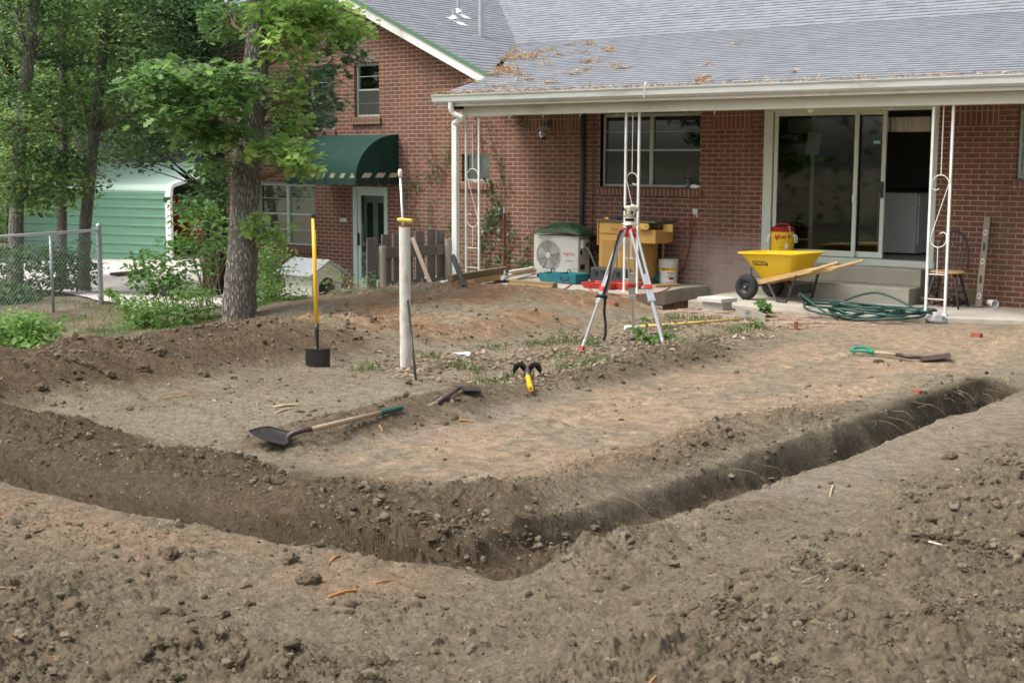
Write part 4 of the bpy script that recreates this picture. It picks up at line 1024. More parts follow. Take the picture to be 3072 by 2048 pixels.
# -- the oak in front of the house corner
rng = np.random.default_rng(21)
zt_ = hgt(-14.6, -5.6); tb = on(716, 955)
oak = thing('oak_tree', 'oak with ridged grey bark standing in front of the back door awning', 'tree', tb)
DO = float((tb - Vector(CAM_POS)).dot(Vector(C_FWD))) - .05
tp = lambda x, y, d=DO: Vector(D(x, y, d))
tm = MB(); path = [tb + Vector((-.01, 0, -.22)), tp(721, 850), tp(728, 760), tp(738, 560), tp(752, 380), tp(768, 200), tp(780, 60), tp(786, -60), tp(800, -420)]
trunk(tm, path, [DO / 18.7 * q for q in (.245, .222, .205, .197, .195, .18, .165, .15, .14, .09)], 20, 3)
tm.build('trunk', M_BARK, oak, smooth=True, world=True)
bm2 = MB(); clusters = [
    # px, py, rx, ry, dist, depth, n, mat
    (590, 225, 180, 42, 17.6, .7, 600, 0), (480, 275, 110, 55, 17.4, .6, 380, 0), (560, 340, 120, 55, 17.5, .6, 380, 0), (660, 310, 100, 50, 17.6, .6, 330, 0),
    (690, 60, 90, 60, 19.6, .6, 420, 0), (880, 45, 150, 50, 18.4, .8, 620, 2), (1000, 55, 95, 45, 18.6, .7, 380, 2), (870, 130, 90, 60, 18.2, .7, 380, 2), (1065, 90, 45, 40, 19, .4, 120, 2),
    (930, 250, 95, 75, 19.8, .8, 520, 1), (1015, 150, 80, 50, 20.0, .7, 340, 1), (880, 370, 100, 50, 19.4, .6, 380, 1), (990, 320, 40, 30, 19.8, .4, 80, 1),
    (870, 300, 55, 90, 18.6, .5, 280, 2), (840, 455, 110, 36, 18.0, .6, 400, 2), (905, 490, 50, 38, 17.9, .4, 150, 2), (700, 400, 50, 30, 17.8, .4, 90, 0), (620, 470, 60, 45, 18.2, .5, 150, 0),
    (812, 700, 40, 30, 18.3, .3, 60, 2), (770, 665, 35, 40, 18.4, .3, 60, 2), (600, 400, 90, 45, 17.9, .5, 240, 0),
    (735, 255, 50, 40, 17.6, .3, 60, 0), (560, -120, 330, 90, 18.4, 1.6, 900, 0), (900, -110, 260, 70, 18.6, 1.4, 700, 2)]
PA, PB, PC = [], [], []
for (px, py, rx, ry, dd, dep, n_, mi) in clusters:
    dd += DO - 18.7
    P, ctr = img_blob(px, py, rx, ry, dd, dep, n_, rng, 12, .10)
    (PA, PC, PB)[mi].append(P)
    yb = min(max(py + 60, -300), 760); root = tp(np.interp(yb, [-60, 200, 560, 880], [786, 768, 738, 720]), yb)
    p = branch(bm2, root, D(px, py, dd), .03, rng)
    for c_ in ctr[::2]: branch(bm2, p[len(p) // 2 + (hash(round(c_[0], 3)) % (len(p) // 2))], c_, .008, rng)
bm2.build('branch', M_STEM, oak, world=True)
sub = lambda P, t: np.concatenate(P) - np.array(t.location)
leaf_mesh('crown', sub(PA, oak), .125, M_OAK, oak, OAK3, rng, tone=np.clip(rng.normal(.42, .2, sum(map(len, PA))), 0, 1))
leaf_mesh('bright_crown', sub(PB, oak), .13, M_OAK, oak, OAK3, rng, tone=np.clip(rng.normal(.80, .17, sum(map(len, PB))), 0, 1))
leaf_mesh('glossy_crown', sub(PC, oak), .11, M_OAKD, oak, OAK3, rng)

# -- the trees behind the chain-link fence: each its own trunk and crown
def forest_tree(label, pts, dist, r, m_bark, blobs, mleaf, seed, size=.105, tone=.5, name='woodland_tree'):
    rg = np.random.default_rng(seed); base = Vector(D(*pts[-1], dist)); base.z = hgt(base.x, base.y)
    t = thing(name, label, 'tree', base, 0, 'trees along the edge of the wood')
    P3 = [base + Vector((0, 0, -.2))] + [Vector(D(x, y, dist)) for x, y in reversed(pts)]
    mb = MB(); trunk(mb, P3, [r * 1.5, r * 1.15] + [r * (1 - .35 * i / len(pts)) for i in range(len(pts))], 12, seed)
    mb.build('trunk', m_bark, t, smooth=True, world=True)
    L = []; bb = MB()
    for (px, py, rx, ry, dep, n_) in blobs:
        P, ctr = img_blob(px, py, rx, ry, dist + rg.uniform(-.5, .5), dep, int(n_ * 3.3), rg, 20, .22)
        L.append(P); i = int(np.argmin([abs(p[1] - py - 60) for p in pts])); 
        for c_ in ctr[::6]: branch(bb, Vector(D(*pts[i], dist)), c_, .022, rg)
    if bb.v: bb.build('branch', m_bark, t, world=True)
    Lc = np.concatenate(L); leaf_mesh('crown', sub(L, t), size, mleaf, t, SIM3, rg, tone=np.clip(tone - .08 + .55 * vnoise(Lc[:, 0] + Lc[:, 1] * .6, Lc[:, 2] * 1.3, .8, seed) + rg.normal(0, .2, len(Lc)), 0, 1))
    return t
forest_tree('thick grey leaning tree trunk nearest the left border', [(118, -260), (104, 0), (85, 180), (62, 380), (50, 600), (46, 840)], 24, .125, M_BARKG,
            [(60, 60, 170, 150, 2, 900), (40, 330, 150, 110, 1.6, 640), (120, 540, 120, 90, 1.4, 800), (150, -160, 260, 130, 2.5, 900)], M_BGL, 31, tone=.5)
forest_tree('slim upright grey tree between two leaning ones', [(196, -260), (190, 0), (189, 200), (191, 400), (186, 620), (184, 850)], 26.5, .095, M_BARKG,
            [(210, 110, 110, 150, 2, 700), (180, 330, 130, 110, 1.6, 620), (190, 560, 90, 80, 1.2, 300)], M_BGL, 32, tone=.5)
forest_tree('crooked grey tree right of the slim upright one', [(352, -240), (338, 0), (312, 130), (302, 230), (283, 400), (268, 560), (254, 700), (250, 850)], 25.2, .11, M_BARKG,
            [(400, 90, 130, 130, 2, 800), (370, 290, 120, 90, 1.6, 520), (215, 500, 60, 50, 1.0, 130), (430, -130, 200, 120, 2.4, 700)], M_BGL, 33, tone=.5)
forest_tree('thin dark tree at the very left edge', [(20, -220), (22, 60), (30, 300), (34, 560), (36, 760)], 29, .10, M_BARKD,
            [(10, 150, 130, 190, 2, 800), (40, 520, 130, 120, 2, 900)], M_BGL, 34, tone=.6)
forest_tree('dark stout tree standing low beside the carport wall', [(560, -260), (600, 100), (615, 300), (636, 420), (645, 600), (648, 860)], 24.6, .20, M_BARKD,
            [(560, 60, 150, 130, 2, 900), (520, 410, 110, 60, 1.4, 360), (600, 190, 90, 120, 1.5, 520), (420, 460, 100, 40, 1.2, 160)], M_BGD, 35, tone=.45, name='ivy_clad_tree')
# ivy over that trunk
rg = np.random.default_rng(44)
iv = []
for k in range(1500):
    y = rg.uniform(-80, 760); t = np.interp(y, [-80, 100, 300, 420, 860], [590, 600, 615, 636, 648]); w = np.interp(y, [-80, 420, 760], [60, 42, 46])
    iv.append(np.array(D(t + rg.normal(0, w * .55), y, 24.6 - .24 + abs(rg.normal(0, .08)))))
iv = np.array(iv); ivb = Vector(D(648, 860, 24.4))
ivt = thing('climbing_ivy', 'dark ivy wrapped around the stout trunk beside the carport', 'ivy', ivb)
leaf_mesh('foliage', iv - np.array(ivb), .085, M_IVY, ivt, IVY3, rg, droop=.7, facing=-HF)

def shrub(label, blobs, m, seed, size, cat='shrub', name='shrub', tmpl=SIM3, tone=.5, group=None, stems=8, crad=.10, clump=14):
    rg = np.random.default_rng(seed); b0 = blobs[0]; base = on(b0[0], b0[1] + b0[3])
    base = Vector(D(b0[0], b0[1] + b0[3], b0[4])); base.z = hgt(base.x, base.y)
    t = thing(name, label, cat, base, 0, group); L = []; mb = MB()
    for (px, py, rx, ry, dd, dep, n_) in blobs:
        P, ctr = img_blob(px, py, rx, ry, dd, dep, n_, rg, clump, crad); P[:, 2] = np.maximum(P[:, 2], macro(P[:, 0], P[:, 1]) + .02); L.append(P)
        root = Vector(D(px, py + ry, dd)); root.z = hgt(root.x, root.y)
        for c_ in ctr[:stems]: branch(mb, root + Vector((rg.normal(0, .08), rg.normal(0, .08), 0)), c_, .009, rg)
    if mb.v: mb.build('stem', M_STEM, t, world=True)
    leaf_mesh('foliage', sub(L, t), size, m, t, tmpl, rg, tone=np.clip(rg.normal(tone, .22, sum(map(len, L))), 0, 1))
    return t
shrub('leafy shrub growing over the driveway left of the oak', [(520, 800, 120, 110, 20.0, .7, 900), (610, 690, 80, 110, 20.6, .7, 620), (470, 850, 70, 50, 19.6, .5, 240)], M_SHRUB, 51, .10)
shrub('tall dark shrub under the carport opening', [(615, 610, 80, 75, 23.5, .7, 600), (620, 530, 45, 40, 23.5, .5, 160)], M_BGD, 52, .12)
shrub('low pale green bush left of the oak foot', [(470, 960, 100, 60, 17.2, .5, 1300), (590, 920, 80, 70, 17.8, .4, 800), (420, 920, 70, 50, 17.6, .4, 500)], M_SHRUB, 53, .062, tone=.72)
shrub('fine-leaved bush between the oak and the dog house', [(820, 800, 60, 75, 19.8, .5, 1000), (830, 890, 85, 55, 18.8, .4, 1100), (775, 925, 40, 40, 18.4, .3, 380)], M_SHRUB, 54, .06, tone=.62)
shrub('pile of cut leafy branches at the left border', [(45, 1000, 110, 65, 14.6, .5, 1500), (105, 1050, 60, 30, 14.2, .4, 420)], M_SHRUBB, 55, .085, tone=.6)
shrub('dense dark bush seen through the chain-link fence', [(90, 820, 130, 90, 23.0, 1.0, 1400), (30, 900, 90, 60, 21.5, .6, 500), (235, 800, 50, 90, 24.5, .6, 420)], M_BGD, 56, .11)
shrub('small broad-leaved weed by the fence post', [(322, 895, 26, 30, 19.0, .12, 34)], M_SHRUBB, 57, .13, cat='weed', name='weed', stems=5, crad=.05)
# twiggy branches lying over the dog house
rg = np.random.default_rng(58); b0 = on(1125, 885); tw = thing('leafy_twig', 'bare twigs with small leaves arching over the dog house', 'twig', b0); mb = MB(); L = []
for pts in ([(1125, 890, 20.2), (1060, 850, 20.4), (1010, 815, 20.6), (955, 790, 20.8)], [(1100, 880, 20.3), (1030, 850, 20.4), (960, 845, 20.5), (900, 830, 20.6)], [(1118, 882, 20.2), (1108, 845, 20.2), (1113, 835, 20.2)]):
    p = smooth_path([D(*q) for q in pts], 6); mb.tube(p, [.012 * (1 - .7 * i / len(p)) for i in range(len(p))], 5)
    for q in p[4:]:
        for _ in range(7): L.append(np.array(q) + rg.normal(0, .06, 3))
mb.build('stem', M_STEM, tw, world=True); leaf_mesh('foliage', np.array(L) - np.array(b0), .05, M_SHRUBB, tw, SIM3, rg)

# the far wood: nobody could count these
rg = np.random.default_rng(61); L = []
for (px, py, rx, ry, dd, dep, n_) in [(100, 150, 420, 330, 40, 4, 9000), (420, 180, 330, 300, 44, 4, 7000), (150, 600, 330, 150, 50, 3, 3600), (640, 60, 330, 200, 50, 4, 3500), (150, -250, 600, 160, 42, 6, 3000), (-200, 450, 260, 420, 40, 4, 3500), (20, 720, 170, 90, 48, 2, 1500)]:
    P, _ = img_blob(px, py, rx, ry, dd, dep, int(n_ * 1.6), rg, 34, .45); L.append(P)
L = np.concatenate(L); o = leaf_mesh('far_wood', L, .21, M_BGL, None, SIM3, rg, tone=np.clip(.52 + .5 * vnoise(L[:, 0] + L[:, 1] * .6, L[:, 2], 1.3, 5) + rg.normal(0, .2, len(L)), 0, 1))
tag(o, 'sunlit green wood closing the view behind the carport', 'wood', None, 'stuff')
rg = np.random.default_rng(62); L = []
for k in range(32000):       # more of the same wood on the other side of the yard, behind the viewer: it shows in the panes
    a = rg.uniform(0, 2 * math.pi)
    d = np.array([math.cos(a), math.sin(a)])
    if d @ HF[:2] > .35: continue
    R_ = rg.uniform(19, 27); L.append((d[0] * R_, -17.8 + d[1] * R_, rg.uniform(-.3, 13)))
o = leaf_mesh('wood_across_the_yard', np.array(L), .42, M_BGD, None, SIM3, rg)
tag(o, 'green wood on the near side of the yard, mirrored in the patio door', 'wood', None, 'stuff')

# -- ivy strands on the house wall
def wall_vine(label, strands, m, seed, n, size, tone=.5, y=-.03, spread=9):
    rg = np.random.default_rng(seed); b0 = S(*strands[0][-1], y); t = thing('wall_ivy', label, 'ivy', b0, 0, 'ivy on the brick wall'); mb = MB(); L = []
    for st in strands:
        p = smooth_path([S(px, py, y) for px, py in st], 6); mb.tube(p, .006, 5)
        for q in rg.integers(0, len(p), n): L.append(np.array(p[q]) + np.array([rg.normal(0, spread * .005), -abs(rg.normal(0, .03)), rg.normal(0, .07)]))
    mb.build('stem', M_STEM, t, world=True); leaf_mesh('foliage', np.array(L) - np.array(b0), size, m, t, IVY3, rg, droop=.6, facing=(0, -1, .3), tone=np.clip(rg.normal(tone, .2, len(L)), 0, 1))
wall_vine('green ivy column on the brick just right of the small window', [[(1468, 545), (1476, 620), (1470, 700), (1460, 795)], [(1500, 475), (1508, 560), (1500, 650), (1492, 790)], [(1478, 640), (1455, 690), (1440, 780)]], M_IVY, 71, 120, .06, spread=16)
wall_vine('withered brown vine under the eave right of the corner post', [[(1425, 350), (1436, 395), (1446, 450)], [(1462, 365), (1468, 410), (1485, 450)], [(1540, 340), (1560, 360), (1590, 380)]], M_DRYIVY, 72, 34, .05, spread=14)
wall_vine('withered vine on the brick left of the downspout', [[(1285, 395), (1290, 450), (1300, 500), (1255, 560)], [(1350, 370), (1352, 420), (1340, 500), (1320, 560)], [(1240, 470), (1250, 560), (1232, 640)], [(1215, 420), (1222, 520), (1215, 600)]], M_DRYIVY, 73, 34, .045, spread=14)
wall_vine('green sprays of vine above the weathered board fence', [[(1270, 480), (1300, 490), (1322, 500)], [(1280, 520), (1310, 528), (1325, 540)], [(1220, 560), (1250, 556), (1275, 568)], [(1345, 440), (1338, 470), (1340, 500)], [(1290, 610), (1285, 650), (1300, 700)], [(1350, 660), (1345, 700), (1350, 740)], [(1240, 640), (1260, 670), (1330, 720)]], M_SHRUB, 74, 26, .055, spread=12)
wall_vine('low ivy at the wall foot left of the air conditioner', [[(1535, 690), (1530, 740), (1520, 785)], [(1600, 690), (1580, 740), (1565, 790)], [(1545, 800), (1580, 795), (1600, 790)], [(1400, 790), (1440, 800), (1500, 795)]], M_IVY, 75, 60, .055, spread=16)

# ------------------------------------------------------------------ driveway, carport, fences, dog house
M_DRIVE = mat('driveway_concrete', (.55, .50, .47), .85, var=.06, scale=1.5, bump=.2, bscale=60)
dv = MB(); pts = [on(285, 905), on(420, 935), on(640, 930), Vector((-15.6, -1.2, -.40)), Vector((-22.3, -.6, -.40)), Vector((-24, 8, -.5)), Vector((-33, 9, -.66)), Vector((-34, 1.5, -.66)), Vector((-24, -2.9, -.45))]
grid = []
for i in range(24):
    a = i / 23; p = pts[0].lerp(pts[8], min(1, a * 2)) if a < .5 else pts[8].lerp(pts[7], (a - .5) * 2); q = pts[2].lerp(pts[3], min(1, a * 4)) if a < .25 else (pts[3].lerp(pts[5], (a - .25) / .35) if a < .6 else pts[5].lerp(pts[6], (a - .6) / .4))
    row = []
    for j in range(16):
        w = p.lerp(q, j / 15); w.z = hgt(w.x, w.y) + .035; row.append(w)
    grid.append(row)
dv.sheet(grid); o = dv.build('driveway', M_DRIVE, None, smooth=True); tag(o, 'pale concrete driveway leading to the carport', None, None, 'structure')

M_CPG = mat('carport_green', (.13, .28, .195), .35, var=.06, spec=.5); M_CPR = mat('carport_roof_green', (.42, .57, .49), .3, var=.05, spec=.5)
cb_ = Vector(D(507, 776, 37)); cb_.z = hgt(cb_.x, cb_.y)
CP = thing('metal_carport', 'green ribbed metal carport with white edge trim beyond the driveway', 'carport', cb_)
q = math.radians(25); hx, hf = Vector(HX), Vector(HF); e1 = hx * math.cos(q) - hf * math.sin(q); e2 = hf * math.cos(q) + hx * math.sin(q); ez = Vector((0, 0, 1))
W_, LEN, SH = 5.6, 5.6, 1.85
def cpt(l, w, z): return -e1 * l + e2 * w + ez * z
prof = []
for k in range(30): prof.append((0 + .012 * (1 if (k % 4) in (0,) else 0), SH * k / 29 * .98))
arch = [(0, SH * .98)] + [(.10 * (1 - math.cos(t)) * 1.6, SH + .18 * math.sin(t)) for t in np.linspace(.2, math.pi / 2, 6)]
arch += [(.16 + (W_ / 2 - .16) * f, SH + .18 + .55 * f) for f in np.linspace(.15, 1, 6)]
arch_r = [(W_ - w, z) for w, z in reversed(arch[:-1])]
mb = MB(); rib = []
z = 0.0
while z < SH: rib += [(0, z), (0, z + .17), (-.03, z + .19), (-.03, z + .215), (0, z + .235)]; z += .245
rib = [(w, min(z, SH)) for w, z in rib]
mb.sheet([[cpt(l, w, z) for w, z in rib] for l in (0, LEN)], .01)
mb.build('side_wall', M_CPG, CP)
mb = MB(); mb.sheet([[cpt(l, w, z) for w, z in arch + arch_r] for l in (-.05, LEN * .33, LEN * .66, LEN)], .02); mb.build('roof', M_CPR, CP)
mb = MB(); mb.sheet([[cpt(l, W_ + (-w), z) for w, z in rib] for l in (0, LEN)], .01); mb.sheet([[cpt(LEN, w, z) for w in (0, W_)] for z in (0, SH + .3)], .01)
mb.build('back_wall', M_CPG, CP)
mb = MB(); tr = [(-.03, 0), (-.03, SH * .95)] + arch + arch_r + [(W_ + .03, SH * .95), (W_ + .03, 0)]
tp_ = [cpt(-.07, w, z) for w, z in tr]
for a, b in zip(tp_, tp_[1:]):
    if (b - a).length > .01: mb.bar(a, b + (b - a).normalized() * .02, .10, .17, up=tuple(e1))
mb.build('edge_trim', M_WHITE, CP)
# red pickup in the carport's shade
pk = thing('red_pickup', 'red pickup truck parked in the shade of the carport', 'truck', cb_ + cpt(3.0, 2.6, .03)); Mx = frameM((0, 0, 0), e1, e2)
body = MB(); prof = [(-2.4, .45), (2.4, .45), (2.45, .95), (1.3, 1.08), (.75, 1.62), (-.45, 1.66), (-.6, 1.1), (-2.4, 1.08)]
Mp = Mx @ Matrix(((1, 0, 0, 0), (0, 0, 1, -.9), (0, 1, 0, 0), (0, 0, 0, 1)))
body.prism(prof, 1.8, Mp); bo = body.build('body', mat('red_paint', (.35, .02, .02), .3, var=.03), pk, bevel=.05)
g = MB(); g.prism([(1.15, 1.12), (.70, 1.55), (-.40, 1.58), (-.5, 1.14)], 1.84, Mx @ Matrix(((1, 0, 0, 0), (0, 0, 1, -.92), (0, 1, 0, 0), (0, 0, 0, 1)))); g.build('window', M_GLASSD, pk)
M_TYRE = mat('tyre_rubber', (.022, .022, .024), .8, var=.2, scale=20, dirt=(.10, .09, .075), dscale=6, damt=.15)
for x in (-1.5, 1.55):
    for y in (-.85, .85):
        w = MB(); w.lathe([(.12, -.1), (.30, -.11), (.36, -.06), (.36, .06), (.30, .11), (.12, .1)], 20, Mx @ Matrix.Translation((x, y, .36)) @ Matrix.Rotation(math.pi / 2, 4, 'X')); w.build('wheel', M_TYRE, pk)
hl = MB(); hl.box((2.40, -.8, .7), (2.48, -.5, .88), Mx); hl.build('headlight', mat('lamp_lens', (.8, .8, .8), .1), pk)
hl = MB(); hl.box((2.40, .5, .7), (2.48, .8, .88), Mx); hl.build('headlight', MATS['lamp_lens'], pk)
# dark flat bar across the drive
a, b = D(345, 822, 30), D(440, 812, 31.5); 
for k in range(1):
    p = MB(); A = Vector(a); B = Vector(b); A.z = hgt(A.x, A.y) + .08; B.z = hgt(B.x, B.y) + .08
    t = thing('dark_strip', 'dark flat strip on the pale driveway', 'plank', A); p.bar((0, 0, 0), B - A, .25, .06); p.build('board', M_DARKMETAL, t, bevel=.008)

# chain-link fence
M_FENCE = mat('fence_steel', (.36, .40, .42), .45, metal=.55, var=.1)
E0, E1 = Vector(D(296, 690, 20.7)), Vector(D(0, 706, 18.9)); dirf = (E1 - E0); dirf.z = 0; dirf.normalize(); Lf = 4.2
zr = E0.z; b0 = E0.copy(); b0.z = hgt(E0.x, E0.y)
CF = thing('chain_link_fence', 'galvanised chain-link fence with a thick end post at the left', 'fence', b0)
H_ = zr - b0.z
loc = lambda s, z: dirf * s + Vector((0, 0, z))
pm = MB(); pm.tube([loc(0, -.1), loc(0, H_ + .06)], .038, 12); pm.lathe([(.044, 0), (.044, .02), (.02, .05), (0, .055)], 12, Matrix.Translation(loc(0, H_ + .05)))
for z in (.12, .5, .9): pm.lathe([(.045, -.015), (.045, .015)], 12, Matrix.Translation(loc(0, z)))
pm.build('end_post', M_FENCE, CF, smooth=40.0)
s2 = 1.02; pm = MB(); pm.tube([loc(s2, -.1), loc(s2, H_)], .022, 10); pm.build('line_post', M_FENCE, CF, smooth=True)
pm = MB(); pm.tube([loc(3.6, -.1), loc(3.6, H_)], .022, 10); pm.build('line_post', M_FENCE, CF, smooth=True)
pm = MB(); pm.tube([loc(0, H_), loc(Lf, H_)], .021, 10); pm.build('top_rail', mat('bright_rail', (.66, .70, .72), .35, metal=.4), CF, smooth=True)
wm_ = MB(); pitch = .062; zz = [0.02 + (H_ - .02) * k / 40 for k in range(41)]; hh = H_ - .02
sx = -hh
while sx < Lf:
    for sg in (1, -1):
        p0 = (sx, 0.0) if sg > 0 else (sx, hh); p1 = (sx + hh, hh) if sg > 0 else (sx + hh, 0.0)
        def clip(u):
            (xa, za), (xb, zb) = p0, p1; return (u, za + (zb - za) * (u - xa) / (xb - xa))
        a = p0 if p0[0] >= .03 else clip(.03); b = p1 if p1[0] <= Lf else clip(Lf)
        if b[0] - a[0] > .02: wm_.tube([loc(a[0], a[1] + .02), loc(b[0], b[1] + .02)], .0024, 4, cap=False)
    sx += pitch * 1.15
wm_.build('wire_mesh', M_FENCE, CF)
# weathered picket-board fence by the slab
M_GREYWOOD = mat('weathered_wood', (.18, .16, .145), .9, var=.25, scale=4, bump=.4, bscale=40, stretch=(4, 4, .6), dirt=(.09, .10, .07), dscale=2, damt=.3)
M_GREYPOST = mat('grey_post', (.36, .33, .27), .9, var=.18, scale=4, bump=.4, stretch=(5, 5, .7))
fa, fb_ = D(1142, 800, 20.6), D(1338, 780, 21.5); A, B = Vector(fa), Vector(fb_); A.z = -.08; B.z = -.08; dv_ = (B - A).normalized(); nv = Vector((dv_.y, -dv_.x, 0))
if nv.dot(Vector(HF)) > 0: nv = -nv
BF = thing('board_fence', 'short weathered grey board fence beside the downspout', 'fence', A)
Lb = (B - A).length
for s, h in ((0.0, 1.02), (Lb, .98)):
    p = MB(); p.tube([dv_ * s + nv * .05 + Vector((0, 0, -.15)), dv_ * s + nv * .05 + Vector((0, 0, h - .22 + (.1 if s else 0)))], .055 if s == 0 else .06, 12); p.build('post', M_GREYPOST, BF, smooth=40.0)
for k, (s, h) in enumerate([(-.13, .93), (.13, .97), (.33, .98), (.53, 1.0), (.74, 1.0), (.95, 1.02), (1.13, 1.0)]):
    s = s * Lb / 1.2; p = MB(); w = .086; a = dv_ * (s - w) - nv * .03; b = dv_ * (s + w) - nv * .03; x = dv_
    M = frameM(a, dv_, -nv); p.prism([(0, 0), (2 * w, 0), (2 * w, .022), (0, .022)], 1, M @ Matrix.Diagonal((1, 1, h, 1))); p.build('board', M_GREYWOOD, BF, bevel=.004)
for z0, z1 in ((.10, .27), (.62, .78)):
    p = MB(); M = frameM(dv_ * -.05 + nv * .03, dv_, -nv); p.prism([(0, 0), (Lb + .1, 0), (Lb + .1, .035), (0, .035)], z1 - z0, Matrix.Translation((0, 0, z0)) @ M); p.build('rail', M_GREYWOOD, BF, bevel=.004)

# dog house
M_DOG = mat('dog_house_white', (.42, .42, .38), .7, var=.06, dirt=(.38, .35, .28), dscale=3, damt=.4); M_DOGR = mat('dog_house_roof', (.25, .275, .285), .8, var=.12, stretch=(1, 6, 1), dirt=(.20, .21, .20), damt=.4)
fl_, fr_, bl_ = G(936, 912, -.36), G(1033, 903, -.36), G(868, 900, -.36)
dg0 = Vector((fl_.x, fl_.y, hgt(fl_.x, fl_.y) - .02)); x = (fr_ - fl_); x.z = 0; wdt = x.length; x.normalize(); y = Vector((-x.y, x.x, 0))
if y.dot(Vector(HF)) < 0: y = -y
DH = thing('dog_house', 'small white wooden dog house with an arched doorway and grey roof', 'dog house', dg0); Mx = frameM((0, 0, 0), x, y); dp = .80; hw = .52; pk_ = .70
wdt = max(.42, min(wdt, .62))
fm = MB(); ow, oh = wdt * .28, .40; cx_ = wdt * .52
outl = [(0, 0), (cx_ - ow, 0)] + [(cx_ - ow, oh - .14)] + [(cx_ - ow * math.cos(t), oh - .14 + .17 * math.sin(t)) for t in np.linspace(.3, math.pi - .3, 9)] + [(cx_ + ow, oh - .14), (cx_ + ow, 0), (wdt, 0), (wdt, hw), (wdt / 2, pk_), (0, hw)]
fm.prism(outl, .03, Mx @ Matrix(((1, 0, 0, 0), (0, 0, 1, 0), (0, 1, 0, 0), (0, 0, 0, 1))))
fm.box((0, .03, 0), (.02, dp, hw), Mx); fm.box((wdt - .02, .03, 0), (wdt, dp, hw), Mx); fm.prism([(0, 0), (wdt, 0), (wdt, hw), (wdt / 2, pk_), (0, hw)], .02, Mx @ Matrix(((1, 0, 0, 0), (0, 0, 1, dp - .02), (0, 1, 0, 0), (0, 0, 0, 1))))
fm.build('wall', M_DOG, DH)
fm = MB(); sl_ = (pk_ - hw) / (wdt / 2); ov = .13
for sg in (0, 1):
    xs = (wdt / 2, -ov) if sg == 0 else (wdt / 2, wdt + ov)
    grid = [[Mx @ Vector((xx, yy, pk_ + .025 - sl_ * abs(xx - wdt / 2) + (.006 if k % 2 else 0))) for k, yy in enumerate(np.linspace(-.10, dp + .08, 15))] for xx in np.linspace(xs[0], xs[1], 6)]
    fm.sheet(grid, .022 if sg else -.022)
fm.build('roof', M_DOGR, DH)
MB().box((.02, .05, 0), (wdt - .02, dp - .03, .015), Mx).build('floor', M_DARKMETAL, DH)

# ------------------------------------------------------------------ tools and things about the yard
M_RED = mat('red_plastic', (.52, .06, .045), .45, var=.06); M_YEL = mat('yellow_plastic', (.82, .53, .02), .38, var=.04, dirt=(.55, .38, .08), dscale=4, damt=.1)
M_FIBRE = mat('yellow_fibreglass', (.83, .47, .02), .35, var=.04, dirt=(.5, .33, .1), dscale=8, damt=.1); M_BLACK = mat('black_plastic', (.018, .018, .020), .5, var=.2)
M_TEAL = mat('teal_plastic', (.015, .16, .19), .45, var=.06, dirt=(.10, .22, .22), dscale=8, damt=.25); M_ALUM = mat('aluminium', (.72, .74, .76), .35, metal=.75, var=.06)
M_WOOD = mat('pale_wood', (.50, .33, .15), .6, var=.14, scale=3, stretch=(1, 8, 8)); M_PINE = mat('pine', (.46, .30, .13), .75, var=.15, scale=4, stretch=(2, 9, 9)); M_OLDW = mat('old_handle_wood', (.36, .27, .18), .7, var=.15, scale=6, stretch=(2, 9, 9))
M_TREATED = mat('treated_wood', (.17, .125, .07), .85, var=.2, scale=4, stretch=(1, 6, 6)); M_FOAM = mat('foam_white', (.80, .80, .77), .6, var=.03); M_STEELD = mat('tool_steel', (.035, .032, .030), .38, metal=.4, var=.25, scale=9, dirt=(.12, .09, .06), dscale=8, damt=.35)
M_SOCKET = mat('brown_socket', (.075, .048, .045), .4, metal=.2, var=.2, dirt=(.16, .12, .09), damt=.15); M_GREEN = mat('green_grip', (.01, .09, .075), .5, var=.08); M_GREENB = mat('bright_green_grip', (.01, .22, .13), .45, var=.06)
M_PAPERW = mat('white_label', (.78, .78, .76), .5, var=.02); M_INKB = mat('black_ink', (.02, .02, .02), .5, var=0); M_INKR = mat('red_ink', (.45, .03, .03), .5, var=0)
XA, ZA = Vector((1, 0, 0)), Vector((0, 0, 1))
SLAB = .157

# -- surveyor's tripod and level
F1, F2, F3 = on(1744, 1056), on(1900, 1027), on(1994, 1052)
cen = (F1 + F2 + F3) / 3; dd = (cen - Vector(CAM_POS)).dot(Vector(C_FWD)); hd_ = Vector(D(1889, 672, dd - .02))
TR = thing('surveying_tripod', 'aluminium surveying tripod with red clamps standing in the leaf litter', 'tripod', cen)
o_ = lambda p: Vector(p) - cen
pl = MB(); pl.lathe([(.0, -.012), (.085, -.012), (.09, 0), (.085, .006), (0, .008)], 20, Matrix.Translation(o_(hd_))); pl.build('head_plate', M_ALUM, TR, smooth=35.0)
hg = MB(); 
for F in (F1, F2, F3):
    dr = (F - hd_); dr.z = 0; dr.normalize(); sd = Vector((-dr.y, dr.x, 0)); c = o_(hd_) + dr * .055
    M = frameM(c + Vector((0, 0, -.075)), sd, dr); hg.box((-.036, -.03, .0), (.036, .032, .06), M); hg.box((-.028, -.005, -.035), (.028, .05, .03), M)
hg.lathe([(.03, -.10), (.03, -.012)], 12, Matrix.Translation(o_(hd_))); hg.build('hinge_block', M_RED, TR, bevel=.006)
